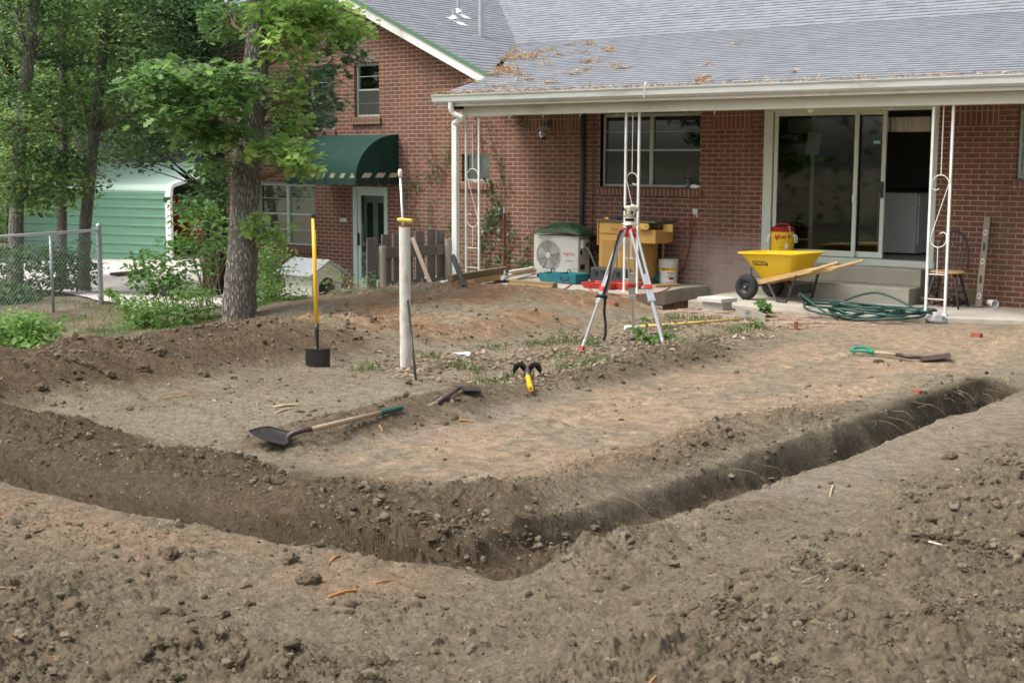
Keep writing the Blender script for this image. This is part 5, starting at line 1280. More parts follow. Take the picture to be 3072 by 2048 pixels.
for k, F in enumerate((F1, F2, F3)):
    dr = (F - hd_); dr.z = 0; dr.normalize(); sd = Vector((-dr.y, dr.x, 0)); A = o_(hd_) + dr * .075 + Vector((0, 0, -.06)); B = o_(F) + Vector((0, 0, .015)); ax = (B - A)
    m1 = A + ax * .60; m0 = A + ax * .38; up = ax.cross(sd)
    lg = MB()
    for s in (-1, 1): lg.bar(A + sd * s * .034, m1 + sd * s * .027, .020, .028, up=tuple(up))
    lg.bar(m1 - ax.normalized() * .03, m1 + ax.normalized() * .012, .075, .036, up=tuple(up))
    L = lg.build('leg', M_ALUM, TR, bevel=.003)
    q = MB(); q.bar(m0, B, .030, .022, up=tuple(up)); q.tube([B - ax.normalized() * .12, B], [.020, .012], 10); q.build('lower_leg', M_ALUM, L, bevel=.003)
    q = MB(); c0 = A + ax * .47; q.bar(c0, c0 + ax.normalized() * .05, .088, .042, up=tuple(up)); q.build('clamp', M_RED, L, bevel=.004)
    q = MB(); q.tube([B - ax.normalized() * .05, B + ax.normalized() * .03], [.022, .004], 10); q.box((B.x - .03, B.y - .03, B.z + .01), (B.x + .03, B.y + .03, B.z + .03)); q.build('foot', M_RED if k == 0 else M_STEELD, L, bevel=.003)
stp_ = MB(); dz_ = (cen - Vector(CAM_POS)).dot(Vector(C_FWD)) - .28
def ribbon(mb, pts, w, th=.003, side=None):
    pts = smooth_path(pts, 5); sdv = Vector(side if side else HX)
    mb.sheet([[p - sdv * w / 2, p + sdv * w / 2] for p in pts], th)
dl = lambda x, y, f: o_(D(x, y, dd + f))
ribbon(stp_, [dl(1866, 690, -.22), dl(1850, 740, -.28), dl(1836, 800, -.42), dl(1825, 850, -.46), dl(1813, 886, -.47)], .045)
ribbon(stp_, [dl(1788, 892, -.50), dl(1805, 888, -.52), dl(1815, 900, -.50), dl(1813, 935, -.48), dl(1817, 975, -.47), dl(1817, 1000, -.47), dl(1812, 1022, -.46)], .028)
stp_.bar(dl(1790, 885, -.51), dl(1822, 892, -.51), .04, .035); stp_.build('carry_strap', M_BLACK, TR, smooth=True)
LV = thing('surveying_level', 'beige optical level screwed on top of the tripod', 'level', hd_ + Vector((0, 0, .008)))
BEI = mat('beige_paint', (.58, .52, .40), .45, var=.05)
tx = (Vector(HX) * .93 + Vector(HF) * .36).normalized(); ty = ZA.cross(tx)
b = MB(); b.lathe([(.062, 0), (.062, .018), (.045, .022)], 20); b.lathe([(.040, .052), (.064, .054), (.064, .066), (.060, .068), (.060, .078), (.052, .082)], 20); b.build('base', BEI, LV, smooth=35.0)
b = MB(); b.lathe([(.066, .074), (.066, .079)], 20); b.build('circle_ring', M_BLACK, LV)
b = MB()
for a in (0, 2.1, 4.2): b.lathe([(.014, .018), (.018, .024), (.018, .046), (.014, .054)], 10, Matrix.Translation((.036 * math.cos(a), .036 * math.sin(a), 0)))
b.build('levelling_screw', M_BLACK, LV)
b = MB(); M = frameM((0, 0, 0), tx, ty); b.box((-.045, -.042, .082), (.050, .042, .150), M); b.box((-.03, -.044, .135), (.055, .044, .186), M)
b.build('body', BEI, LV, bevel=.014, seg=3)
b = MB(); Mt = M @ Matrix.Translation((0, 0, .155)) @ Matrix.Rotation(math.pi / 2, 4, 'Y'); b.lathe([(.020, -.075), (.027, -.06), (.027, .05), (.034, .055), (.034, .085)], 18, Mt); b.build('telescope', BEI, LV, smooth=35.0)
b = MB(); b.lathe([(.021, -.105), (.023, -.075), (.016, -.075)], 18, Mt); b.build('eyepiece', M_BLACK, LV, smooth=35.0)
b = MB(); b.lathe([(.020, 0), (.020, .02)], 14, M @ Matrix.Translation((.035, 0, .178))); b.build('bubble_cover', M_FOAM, LV, bevel=.004)
b = MB(); b.lathe([(.014, -.062), (.014, .062)], 10, M @ Matrix.Translation((.0, 0, .115)) @ Matrix.Rotation(math.pi / 2, 4, 'X')); b.build('focus_knob', M_BLACK, LV)

# -- white pipe post with the probe hooked in its top, and the bar leaning on it
pb = on(1217, 1110); dp_ = (pb - Vector(CAM_POS)).dot(Vector(C_FWD)); ptop = D(1214, 676, dp_ - .15)
PP = thing('pipe_post', 'tall white plastic pipe with peeling paint standing upright in the dirt', 'pipe', pb); H_ = Vector(ptop).z - pb.z
M_PIPE = mat('peeling_pipe', (.66, .64, .58), .6, var=.05, dirt=(.36, .31, .24), dscale=5, damt=.55, stretch=(4, 4, 1.3), bump=.25, bscale=25)
p = MB(); p.lathe([(.054, -.15), (.054, H_), (.046, H_), (.046, H_ - .25)], 28, cap=False); p.build('pipe', M_PIPE, PP, smooth=35.0)
p = MB(); p.lathe([(.0555, H_ - .012), (.0555, H_ + .004), (.045, H_ + .004)], 28, cap=False); p.build('rim_band', mat('red_rim', (.25, .08, .06), .6), PP)
PR = thing('soil_probe', 'T-handled steel probe with yellow grip stuck down the white pipe', 'probe', pb + Vector((0, 0, H_)))
q0 = lambda x, y: Vector(D(x, y, dp_ - .12)) - PR.location
p = MB(); p.tube([q0(1212, 720), q0(1208, 662), q0(1201, 530)], .0115, 10); p.build('rod', M_ALUM, PR, smooth=True)
p = MB(); p.tube([q0(1192, 659) , q0(1200, 659.5), q0(1232, 663), q0(1238, 664)], [.014, .021, .021, .012], 12); p.build('handle', mat('pale_yellow', (.85, .60, .10), .4), PR, smooth=True)
p = MB(); a = q0(1201, 533); c_ = q0(1200, 508); p.tube([a, a.lerp(c_, .15), a.lerp(c_, .85), c_], [.012, .021, .021, .015], 12); p.build('grip', mat('ivory', (.72, .66, .52), .5), PR, smooth=True)
lb = on(1248, 1142); RD = thing('iron_bar', 'thin dark iron bar leaning against the white pipe', 'bar', lb)
p = MB(); tpv = Vector(D(1222, 882, dp_ - .07)) - lb; p.tube([-tpv.normalized() * .06, tpv], .011, 8); p.build('rod', M_STEELD, RD, smooth=True)

# -- spade standing upright
sb = on(953, 1103); ds_ = (sb - Vector(CAM_POS)).dot(Vector(C_FWD)); q1 = lambda x, y, f=0: Vector(D(x, y, ds_ + f)) - sb
SP = thing('spade', 'square spade with long yellow handle stuck upright in the ground', 'spade', sb)
p = MB(); p.tube([q1(940, 652), q1(945, 820), q1(950, 985)], [.020, .019, .018], 14); p.build('handle', M_FIBRE, SP, smooth=True)
p = MB(); p.tube([q1(939.6, 644), q1(940, 655)], .0215, 14); p.tube([q1(945, 655, -.02), q1(947, 690, -.02)], .006, 6); p.build('end_cap', M_BLACK, SP)
p = MB(); p.tube([q1(949.5, 970), q1(950.5, 992), q1(951.5, 1015), q1(953, 1045), q1(953, 1080)], [.021, .021, .015, .014, .008], 14); p.build('socket', M_STEELD, SP, smooth=True)
p = MB(); grid = []
for i in range(9):
    u = -1 + 2 * i / 8; col_ = []
    for j in range(7):
        v = j / 6; y = 1046 + 75 * v + (4 * (1 - abs(u)) if j == 0 else 0); x = 953.5 + u * (37 - 1.5 * v); col_.append(q1(x, y, -.03 * (1 - u * u) + .02 * v))
    grid.append(col_)
p.sheet(grid, .004); 
for s in (-1, 1): p.bar(q1(953 + s * 8, 1048, -.02), q1(953 + s * 37, 1046), .02, .008)
p.build('blade', M_STEELD, SP, smooth=40.0)

# -- shovel blade: x forward (tip), y across, cupped
def shovel_blade(mb, M, Lb=.28, Wb=.215, cup=.035, pointed=True):
    grid = []
    for i in range(11):
        u = i / 10; w = Wb / 2 * (1 if u < .55 else (1 - ((u - .55) / .45) ** 1.8 * (1 if pointed else .12))); w = max(w, .004)
        grid.append([M @ Vector((u * Lb, w * v, cup * (v * v) * (w / (Wb / 2)) + .03 * u * u)) for v in np.linspace(-1, 1, 9)])
    mb.sheet(grid, .004)
# long shovel lying across the low berm
A0, A1 = on(850, 1333, .05), None
gr = G(1205, 1223, hgt(-7.47, -9.94) + .07); nk = on(938, 1290, .06, .05); bs = on(862, 1338, .02); tip = on(745, 1314, .06)
SH = thing('long_shovel', 'long-handled shovel with dark green grip lying on the low berm, blade to the left', 'shovel', bs)
s0 = lambda v: Vector(v) - bs
nk = Vector(D(935, 1287, (bs - Vector(CAM_POS)).dot(Vector(C_FWD)) + .05)); gr = Vector(D(1205, 1223, (G(1205, 1235, .1) - Vector(CAM_POS)).dot(Vector(C_FWD))))
cut = nk.lerp(gr, .74)
p = MB(); p.tube([s0(nk), s0(nk.lerp(gr, .4)), s0(cut)], [.019, .019, .018], 12); p.build('handle', M_OLDW, SH, smooth=True)
p = MB(); p.tube([s0(cut), s0(gr)], [.0205, .021], 12); p.build('grip', M_GREEN, SH, smooth=40.0)
p = MB(); mid = Vector(D(868, 1306, (bs - Vector(CAM_POS)).dot(Vector(C_FWD)) + .02)); p.tube([s0(x_) for x_ in smooth_path([bs + Vector((0, 0, .01)), mid, nk.lerp(mid, .4) + Vector((0, 0, .012)), nk.lerp(gr, .02)], 6)], [.010, .011, .012, .014, .016, .018, .019, .02, .021, .021, .021, .021, .021, .021, .021, .021, .021, .021, .021][:19], 12); p.build('socket', M_SOCKET, SH, smooth=True)
p = MB(); xd = (tip - bs); Lb_ = xd.length; xd.normalize(); yd = ZA.cross(xd).normalized(); zd = xd.cross(yd); tl = math.radians(-10)
yd2 = yd * math.cos(tl) + zd * math.sin(tl)
shovel_blade(p, frameM((0, 0, .025), xd, yd2), Lb_, .225, .035); p.build('blade', M_STEELD, SH, smooth=True)
# half-buried shovel further off
e0, e1_ = on(1225, 1226, .0, .1), on(1312, 1208, .03, .1); e2_ = on(1376, 1174, .06, .05); e3 = on(1442, 1168, .05)
HS = thing('half_buried_shovel', 'shovel with rusty socket whose handle disappears under loose soil', 'shovel', e2_)
s1 = lambda v: Vector(v) - e2_
p = MB(); p.tube([s1(e0) - Vector((0, 0, .05)), s1(e1_)], .018, 12); p.build('handle', M_OLDW, HS, smooth=True)
p = MB(); p.tube([s1(e1_), s1(e1_.lerp(e2_, .55)) + Vector((0, 0, .015)), Vector((0, 0, .03)), s1(e3.lerp(e2_, .6)) + Vector((0, 0, .02))], [.022, .022, .018, .008], 12); p.build('socket', M_SOCKET, HS, smooth=True)
p = MB(); xd = s1(e3).normalized(); yd = ZA.cross(xd).normalized(); shovel_blade(p, frameM(-xd * .01 + Vector((0, 0, .035)), xd, yd) @ Matrix.Rotation(math.radians(190), 4, 'X'), s1(e3).length + .0, .155, .012); p.build('blade', M_STEELD, HS, smooth=True)
# D-handled shovel by the right
a0, a1 = on(2560, 1053, .03), on(2840, 1076, .03); sh0 = on(2762, 1078, .02)
DS = thing('short_shovel', 'short shovel with bright green D-handle lying on flat sandy soil', 'shovel', sh0); s2_ = lambda v: Vector(v) - sh0
p = MB(); h0, h1 = on(2612, 1055, .05), on(2690, 1064, .05); p.tube([s2_(h0), s2_(h1)], .019, 12); p.build('handle', M_OLDW, DS, smooth=True)
p = MB(); p.tube([s2_(h1), s2_(on(2730, 1071, .05)), Vector((0, 0, .02)), s2_(on(2790, 1080, .01))], [.021, .020, .016, .008], 12); p.build('socket', M_SOCKET, DS, smooth=True)
p = MB(); hd0 = s2_(h0); xh = (s2_(a0) - hd0).normalized(); yh = ZA.cross(xh).normalized(); zh = Vector((0, 0, 1)); Lh = (s2_(a0) - hd0).length
loop = [hd0 + yh * 0, hd0 + xh * Lh * .3 + yh * .045 + zh * .01, hd0 + xh * Lh * .9 + yh * .058 + zh * .01, hd0 + xh * Lh + yh * .03 + zh * .01, hd0 + xh * Lh - yh * .03 + zh * .03, hd0 + xh * Lh * .9 - yh * .058 + zh * .04, hd0 + xh * Lh * .3 - yh * .045 + zh * .03, hd0]
p.tube(smooth_path(loop, 5), .014, 10); p.tube([hd0 - xh * .05, hd0 + xh * .02], .024, 12); p.build('grip', M_GREENB, DS, smooth=True)
p = MB(); xd = (s2_(a1)); xd.normalize(); shovel_blade(p, frameM((-.02, 0, .03), xd, ZA.cross(xd).normalized()), .30, .21, -.03, pointed=False); p.build('blade', M_SOCKET, DS, smooth=True)
# post-hole digger, blades away from the viewer
c0 = on(1582, 1142); dg = (c0 - Vector(CAM_POS)).dot(Vector(C_FWD)); he = Vector(D(1592, 1166, dg - 1.0))
PD = thing('post_hole_digger', 'post-hole digger lying with two dark scoops up and yellow handle end towards the viewer', 'digger', c0)
hx_, hf_ = Vector(HX), Vector(HF)
for s in (-1, 1):
    grid = []
    for i in range(7):
        yy = i / 6 * .24; rr_ = .064 * (1 - .88 * (i / 6) ** 2.5)
        grid.append([hx_ * (s * .068 + rr_ * math.cos(t)) + hf_ * (yy + .02) + ZA * (.105 + rr_ * math.sin(t) - .02 * i / 6) for t in np.linspace(-.75, math.pi + .75, 15)])
    p = MB(); p.sheet(grid, .004); p.build('scoop', M_STEELD, PD, smooth=True)
hv = he - c0
p = MB(); p.tube([hx_ * 0 + ZA * .10 + hf_ * .06, ZA * .10, hv * .22 + ZA * .05], [.014, .024, .026], 12); p.build('socket', M_SOCKET, PD, smooth=True)
p = MB(); p.tube([hv * .2 + ZA * .05, hv], .024, 16); hq = p.build('handle', M_FIBRE, PD, smooth=40.0)
p = MB(); p.tube([hv - hv.normalized() * .001, hv + hv.normalized() * .002], .008, 10); p.build('end_hole', M_BLACK, hq)

# -- wheelbarrow
wA, wB = G(2244, 898, .15), G(2312, 888, .15); lA, lB = G(2342, 905, .15), G(2402, 898, .15)
ctr = (wA + wB) / 2; xd = (lA + lB) / 2 - ctr; xd.z = 0; xd.normalize(); yd = ZA.cross(xd)
WB = thing('wheelbarrow', 'yellow two-wheeled wheelbarrow with wooden handles parked by the steps', 'wheelbarrow', Vector((ctr.x, ctr.y, .146)), math.atan2(xd.y, xd.x))
def rrect(x0, x1, w0, w1, z0, z1, n=8, r=.10):
    """rounded trapezoid ring: width w0 at x0 end, w1 at x1 end"""
    pts = []; cs = [(x1, w1, 0), (x1, -w1, 0), (x0, -w0, 0), (x0, w0, 0)]
    P = [Vector((x1, w1, z1)), Vector((x0, w0, z0)), Vector((x0, -w0, z0)), Vector((x1, -w1, z1))]
    for i in range(4):
        a, b, c = P[i - 1], P[i], P[(i + 1) % 4]; d0 = (a - b).normalized() * r; d1 = (c - b).normalized() * r
        for k in range(n):
            t = k / (n - 1); pts.append((b + d0) * (1 - t) ** 2 + b * 2 * t * (1 - t) + (b + d1) * t * t)
    return pts
rings = [rrect(.17, .66, .14, .20, .235, .40, r=.05), rrect(.14, .67, .16, .215, .26, .405, r=.06), rrect(-.16, .80, .29, .33, .60, .63, r=.13), rrect(-.185, .825, .315, .355, .605, .635, r=.14), rrect(-.20, .84, .33, .37, .612, .642, r=.145), rrect(-.20, .84, .33, .37, .628, .655, r=.145), rrect(-.18, .82, .31, .35, .632, .66, r=.14), rrect(-.15, .79, .28, .32, .61, .64, r=.13), rrect(.15, .655, .15, .205, .27, .42, r=.06), rrect(.18, .64, .13, .19, .25, .41, r=.05)]
tm_ = MB(); n = len(rings[0]); tm_.add([q for r_ in rings for q in r_], [(i * n + j, i * n + (j + 1) % n, (i + 1) * n + (j + 1) % n, (i + 1) * n + j) for i in range(len(rings) - 1) for j in range(n)] + [tuple(reversed(range(n))), tuple(range((len(rings) - 1) * n, len(rings) * n))])
tray = tm_.build('tray', M_YEL, WB, smooth=50.0)
for s in (-1, 1):
    p = MB(); y0, y1 = s * .17, s * .29; a = Vector((-.02, y0, .195)); b = Vector((1.02, s * .25, .455)); c = Vector((1.42, y1, .575))
    p.bar(a, b, .036, .062); p.tube([b - (c - b).normalized() * .03, b.lerp(c, .15), c.lerp(b, .04), c], [.030, .021, .019, .014], 10); p.build('handle', M_WOOD, WB, bevel=.006)
    w = MB(); Mw = Matrix.Translation((0, s * .29, .172)) @ Matrix.Rotation(math.pi / 2, 4, 'X')
    w.lathe([(.088, -.045), (.10, -.052), (.135, -.056), (.160, -.042), (.171, -.018), (.171, .018), (.160, .042), (.135, .056), (.10, .052), (.088, .045)], 30, Mw, cap=False); wh = w.build('wheel', M_TYRE, WB, smooth=40.0)
    w = MB(); w.lathe([(0, -.03), (.025, -.035), (.028, -.02), (.06, -.012), (.085, -.03), (.094, -.048), (.096, 0), (.094, .048), (.085, .03), (.06, .012), (.028, .02), (.025, .035), (0, .03)], 26, Mw); w.build('rim', M_DARKMETAL, wh, smooth=40.0)
    w = MB(); w.lathe([(0, -.05), (.014, -.05), (.014, .05), (0, .05)], 12, Mw); w.build('hub', M_GALV, wh)
    l_ = MB(); yy = s * .27; pts = smooth_path([(.30, s * .22, .245), (.47, yy, .035), (.53, yy, .008), (.60, yy, .008), (.66, yy, .05), (.76, s * .25, .37)], 5)
    l_.tube(pts, .0135, 8, flat=1.6); l_.build('leg', M_DARKMETAL, WB, smooth=True)
p = MB(); p.box((.655, -.25, .10), (.675, .25, .23)); p.build('leg_brace', M_DARKMETAL, WB, bevel=.004)
p = MB(); p.tube([(0, -.33, .172), (0, .33, .172)], .010, 8); p.tube([(.0, -.15, .17), (-.05, -.14, .42)], .008, 6); p.tube([(.0, .15, .17), (-.05, .14, .42)], .008, 6); p.build('axle', M_DARKMETAL, WB)
# maker's plate on the near side (viewer's side is -y)
pa, pb2 = Vector((-.14, -.30, .585)), Vector((.14, -.165, .262)); 
f_o = Vector((.30, -.300, .50)); xax = Vector((.96, -.04, .03)).normalized(); nrm_side = (Vector((.67, -.215, .405)) - Vector((.14, -.16, .26))).cross(Vector((-.16, -.29, .60)) - Vector((.14, -.16, .26))).normalized()
if nrm_side.y > 0: nrm_side = -nrm_side
pl0 = Vector((.14, -.16, .26)); ctrp = Vector((.19, 0, .50)); ctrp.y = pl0.y - (nrm_side.x * (ctrp.x - pl0.x) + nrm_side.z * (ctrp.z - pl0.z)) / nrm_side.y
xax = (Vector((1, 0, .02)) - nrm_side * nrm_side.x); xax = (xax - nrm_side * xax.dot(nrm_side)).normalized(); yax = nrm_side.cross(xax)
Mq = frameM(ctrp + nrm_side * .006, xax, yax); p = MB(); p.prism([(-.12, -.028), (.12, -.032), (.125, -.02), (.12, .03), (-.11, .03), (-.125, .018)], .004, Mq); plq = p.build('name_plate', M_BLACK, tray)
lettering('lettering', 'STANLEY', M_YEL, plq, .052, frameM(ctrp + nrm_side * .0112, xax, yax), offset=.001)

# -- drinks cooler on the top step
cc = S(2348, 700, -.19); CO = thing('drinks_cooler', 'yellow round drinks cooler with a red lid on the top step', 'cooler', Vector((cc.x, -.19, .587)))
p = MB(); p.lathe([(0, 0), (.148, 0), (.155, .01), (.160, .2), (.161, .22), (.164, .23), (.164, .42)], 36); p.build('body', M_YEL, CO, smooth=35.0)
p = MB(); p.lathe([(.160, .418), (.168, .424), (.168, .462), (.150, .485), (.120, .488), (.112, .474), (0, .474)], 36); p.tube(smooth_path([(-.13, 0, .47), (-.09, 0, .515), (.0, 0, .525), (.09, 0, .515), (.13, 0, .47)], 5), .012, 8); p.build('lid', mat('red_lid', (.30, .015, .02), .4, var=.05), CO, smooth=35.0)
tov = (Vector(CAM_POS) - CO.location); tov.z = 0; tov.normalize(); ang0 = math.atan2(tov.y, tov.x)
def on_cyl(da, z, r=.166): return Vector((r * math.cos(ang0 + da), r * math.sin(ang0 + da), z))
for da, nm in ((1.15, 'handle'), (-1.45, 'handle')):
    c_ = on_cyl(da, .33, .168); r_ = c_.copy(); r_.z = 0; r_.normalize(); t_ = ZA.cross(r_); p = MB()
    p.tube(smooth_path([c_ + t_ * .035 + ZA * .05, c_ + r_ * .03 + t_ * .035 + ZA * .02, c_ + r_ * .035 + t_ * .03 - ZA * .05, c_ + r_ * .035 - t_ * .03 - ZA * .05, c_ + r_ * .03 - t_ * .035 + ZA * .02, c_ - t_ * .035 + ZA * .05], 4), .010, 8); p.build('handle', M_FOAM, CO, smooth=True)
def cyl_text(name, txt, mt, da, z, size, bold=.0):
    o = lettering(name, txt, mt, CO, size, Matrix.Identity(4), offset=bold)
    for v in o.data.vertices: a = v.co.x / .166; d = v.co.z; y = v.co.y; q = on_cyl(da + a, z + y, .1655 + d); v.co = q
    return o
cyl_text('lettering', 'igloo', M_INKR, -.20, .355, .085, .003)
p = MB(); p.add([on_cyl(.60 + .18 * math.cos(t) * 1.0, .36 + .035 * math.sin(t), .1655) for t in np.linspace(0, 2 * math.pi, 20, endpoint=False)], [tuple(range(20))]); p.build('round_badge', mat('badge', (.60, .22, .12), .5, var=.3, scale=30), CO)
p = MB(); p.add([on_cyl(.60 + a, .36 + b, .1662) for a, b in ((-.03, -.025), (.03, -.025), (.03, .025), (-.03, .025))], [(0, 1, 2, 3)]); p.build('badge_figure', M_INKB, CO)
p = MB(); c_ = on_cyl(.36, .22, .166); r_ = c_.copy(); r_.z = 0; r_.normalize(); M = frameM(c_, ZA.cross(r_), ZA); p.box((-.020, -.035, -.005), (.020, .035, .012), M); p.build('push_button', M_FOAM, CO, bevel=.004)
p = MB()
for z in (.20, .165): p.add([on_cyl(-.32, z, .1655), on_cyl(.08, z, .1655), on_cyl(.08, z + .006, .1655), on_cyl(-.32, z + .006, .1655)], [(0, 1, 2, 3)])
p.build('caution_lines', mat('brown_ink', (.30, .13, .03), .6), CO)
p = MB(); p.tube(smooth_path([on_cyl(.5, .47, .12), on_cyl(.55, .49, .16), on_cyl(.6, .44, .18), on_cyl(.63, .38, .175)], 5), .004, 5); p.build('lid_cord', M_FOAM, CO)

# -- garden hose in a heap
M_HOSE = mat('green_hose', (.010, .050, .038), .42, var=.12, scale=12)
hc = G(2600, 938, .15); hr = random.Random(5); pts = []
for k in range(8):
    a_, b_ = hr.uniform(.30, .85), hr.uniform(.16, .46); cx, cy = hr.uniform(-.22, .25), hr.uniform(-.18, .14); ph = hr.uniform(0, 6.28); rot = hr.uniform(-.35, .35)
    for j in range(7):
        t = ph + j / 7 * 2 * math.pi; x_, y_ = a_ * math.cos(t), b_ * math.sin(t)
        pts.append((cx + x_ * math.cos(rot) - y_ * math.sin(rot), cy + x_ * math.sin(rot) + y_ * math.cos(rot), .012 + .007 * k + (.17 if (k in (3, 6) and j == 3) else hr.uniform(0, .035))))
HO = thing('garden_hose', 'dark green garden hose in a tangled heap on the walk edge', 'hose', Vector((hc.x, hc.y, .15)), math.radians(8))
p = MB(); p.tube(smooth_path([(x, y, z + (hgt(hc.x + x, hc.y + y) - .135 if y < -.45 else 0)) for x, y, z in pts], 6), .0135, 8); p.build('hose', M_HOSE, HO, smooth=True)
p = MB(); p.tube([(.72, .02, .06), (.78, .05, .07), (.82, .05, .07)], [.018, .024, .02], 10); p.build('nozzle', M_BLACK, HO, smooth=True)

# -- concrete pavers, lute, stone
M_BLOCK = mat('grey_block', (.44, .43, .40), .9, var=.08, scale=12, bump=.3, bscale=80)
bk = G(2158, 930, .085) + Vector((0, -.06, 0)); B1 = thing('concrete_block', 'grey concrete block under a square paver at the walk edge', 'block', bk, -.10); MB().box((-.16, -.10, -.03), (.16, .10, .115)).build('block', M_BLOCK, B1, bevel=.006)
B2 = thing('square_paver', 'square pale concrete paver balanced on a grey block', 'paver', bk + Vector((0, 0, .116)), -.16); MB().box((-.20, -.16, 0), (.20, .16, .055)).build('slab', mat('pale_block', (.52, .50, .46), .9, var=.07, scale=12, bump=.3), B2, bevel=.006)
r0, r1_ = on(1874, 983, .03), on(2215, 958, .03, .05); r2_ = on(2252, 953, .03, .05); LU = thing('asphalt_lute', 'long yellow-handled lute with white end cap lying in front of the brick path', 'lute', r0)
sl_ = lambda v: Vector(v) - r0
p = MB(); p.tube([sl_(r0.lerp(r1_, .11)), sl_(r1_)], .016, 10); p.build('handle', mat('straw_handle', (.60, .44, .12), .5, var=.08), LU, smooth=True)
p = MB(); p.tube([sl_(r0), sl_(r0.lerp(r1_, .075))], .026, 12); p.build('end_cap', M_FOAM, LU, smooth=40.0)
p = MB(); p.tube([sl_(r0.lerp(r1_, .075)), sl_(r0.lerp(r1_, .125))], .018, 10); p.tube([sl_(r1_), sl_(r2_)], .018, 10); p.build('ferrule', M_GALV, LU, smooth=40.0)
ha, hb = on(2207, 942, .0, .05), on(2296, 968, .0, .05); p = MB(); p.bar(sl_(ha) + ZA * .05, sl_(hb) + ZA * .045, .012, .10); p.bar(sl_(ha) + ZA * .10 + Vector((0, .02, 0)), sl_(hb) + ZA * .09 + Vector((0, .02, 0)), .05, .01); p.build('head', mat('dirty_aluminium', (.36, .36, .33), .6, metal=.3, var=.12, dirt=(.22, .18, .12), damt=.5), LU, bevel=.002)
sp_ = G(2806, 968, .09); ST = thing('grey_stone', 'rough grey stone at the foot of the right porch post', 'stone', sp_); p = MB(); p.ico((0, 0, .05), .11, 3, .35, 4, (1.15, .8, .65)); p.build('stone', mat('stone_grey', (.33, .33, .33), .85, var=.25, scale=14, bump=.5, bscale=40), ST, smooth=True)

# -- windsor chair
c1, c2 = G(2865, 927, .148), G(2775, 921, .148); cx_ = (c1.x + c2.x) / 2; M_CHB = mat('black_chair_paint', (.028, .032, .034), .4, var=.15)
CH = thing('windsor_chair', 'black hoop-back wooden chair with bare wood seat beside the steps', 'chair', Vector((cx_, -.58, .146)), .10)
p = MB(); p.lathe([(0, .435), (.19, .435), (.215, .447), (.21, .462), (.18, .468), (.1, .458), (0, .455)], 28, Matrix.Diagonal((1.0, .97, 1, 1))); p.build('seat', mat('seat_wood', (.52, .34, .16), .4, var=.1, stretch=(1, 6, 1)), CH, smooth=40.0)
for sx in (-1, 1):
    for sy in (-1, 1):
        p = MB(); a = Vector((sx * .12, sy * .11, .44)); b = Vector((sx * .215, sy * .21 + (.04 if sy > 0 else 0), 0)); p.tube([a, a.lerp(b, .3), a.lerp(b, .55), a.lerp(b, .6), a.lerp(b, .66), b], [.015, .021, .014, .020, .019, .013], 10); p.build('leg', M_CHB, CH, smooth=True)
for sx in (-1, 1):
    p = MB(); p.tube([(sx * .17, -.16, .20), (sx * .17, .0, .20), (sx * .17, .185, .20)], [.009, .013, .009], 8); p.build('stretcher', M_CHB, CH, smooth=True)
p = MB(); p.tube([(-.17, .0, .20), (.0, 0, .20), (.17, .0, .20)], [.009, .013, .009], 8); p.build('stretcher', M_CHB, CH, smooth=True)
hoop = [(.20 * math.cos(t) * (1 + .12 * math.sin(t)), .175 + .10 * max(0, math.sin(t)), .46 + .50 * math.sin(t) ** .8) for t in np.linspace(.02, math.pi - .02, 30)]
p = MB(); p.tube(hoop, .013, 8); p.build('back_hoop', M_CHB, CH, smooth=True)
for k in range(7):
    u = -1 + 2 * k / 6; p = MB(); x_ = u * .125; xt = u * .165; zt_ = .46 + .50 * max(0, 1 - (xt / .225) ** 2) ** .45; p.tube([(x_, .165, .46), (xt, .165 + .10 * (zt_ - .46) / .5, zt_)], .006, 6); p.build('spindle', M_CHB, CH)

# -- long level, cup, boards by the wall
a, b = G(2935, 921, .148), S(2963, 650, -.035); LE = thing('long_level', 'long worn mason level leaning on the brick wall beside the chair', 'spirit level', a)
v = b - a; p = MB(); p.bar((0, 0, 0), v, .085, .03, up=(0, -1, 0)); lo = p.build('beam', mat('worn_level', (.24, .20, .15), .5, metal=.2, var=.15, scale=8), LE, bevel=.004)
for f in (.12, .50, .82):
    c_ = v * f; p = MB(); M = frameM(c_ + v.cross(Vector((1, 0, 0))).normalized() * .0, Vector((1, 0, 0)), v.normalized()); M = M @ Matrix.Translation((0, 0, .013 if M.col[2].y < 0 else -.021)); p.lathe([(.024, 0), (.030, .004), (.030, .008), (.020, .008)], 18, M @ Matrix.Diagonal((.8, 1.3, 1, 1)), cap=False); p.build('vial_ring', M_FOAM, lo)
for f in (.30, .66):
    c_ = v * f; M = frameM(c_, Vector((1, 0, 0)), v.normalized()); s_ = 1 if M.col[2].y < 0 else -1; p = MB(); M = M @ Matrix.Translation((0, 0, s_ * .0165)); p.box((-.014, -.05, -.001), (.014, .05, .001), M); p.build('hand_hole', M_BLACK, lo, bevel=.001)
cu_ = G(2975, 921, .148); CU = thing('foam_cup', 'empty white foam cup lying on its side by the brick wall', 'cup', cu_ + Vector((0, 0, .052)))
p = MB(); M = frameM((0, 0, 0), (0, 0, 1), Vector((-.25, 1, 0)).cross(Vector((0, 0, 1)))) @ Matrix.Identity(4); ax_ = Vector((.80, -.6, -.06)).normalized(); s_ = ax_.orthogonal().normalized(); M = frameM(-ax_ * .08, s_, ax_.cross(s_)); p.lathe([(0, 0), (.034, 0), (.050, .15), (.053, .152), (.053, .157), (.048, .157), (.032, .006), (0, .006)], 24, M); p.build('cup', M_FOAM, CU, smooth=35.0)
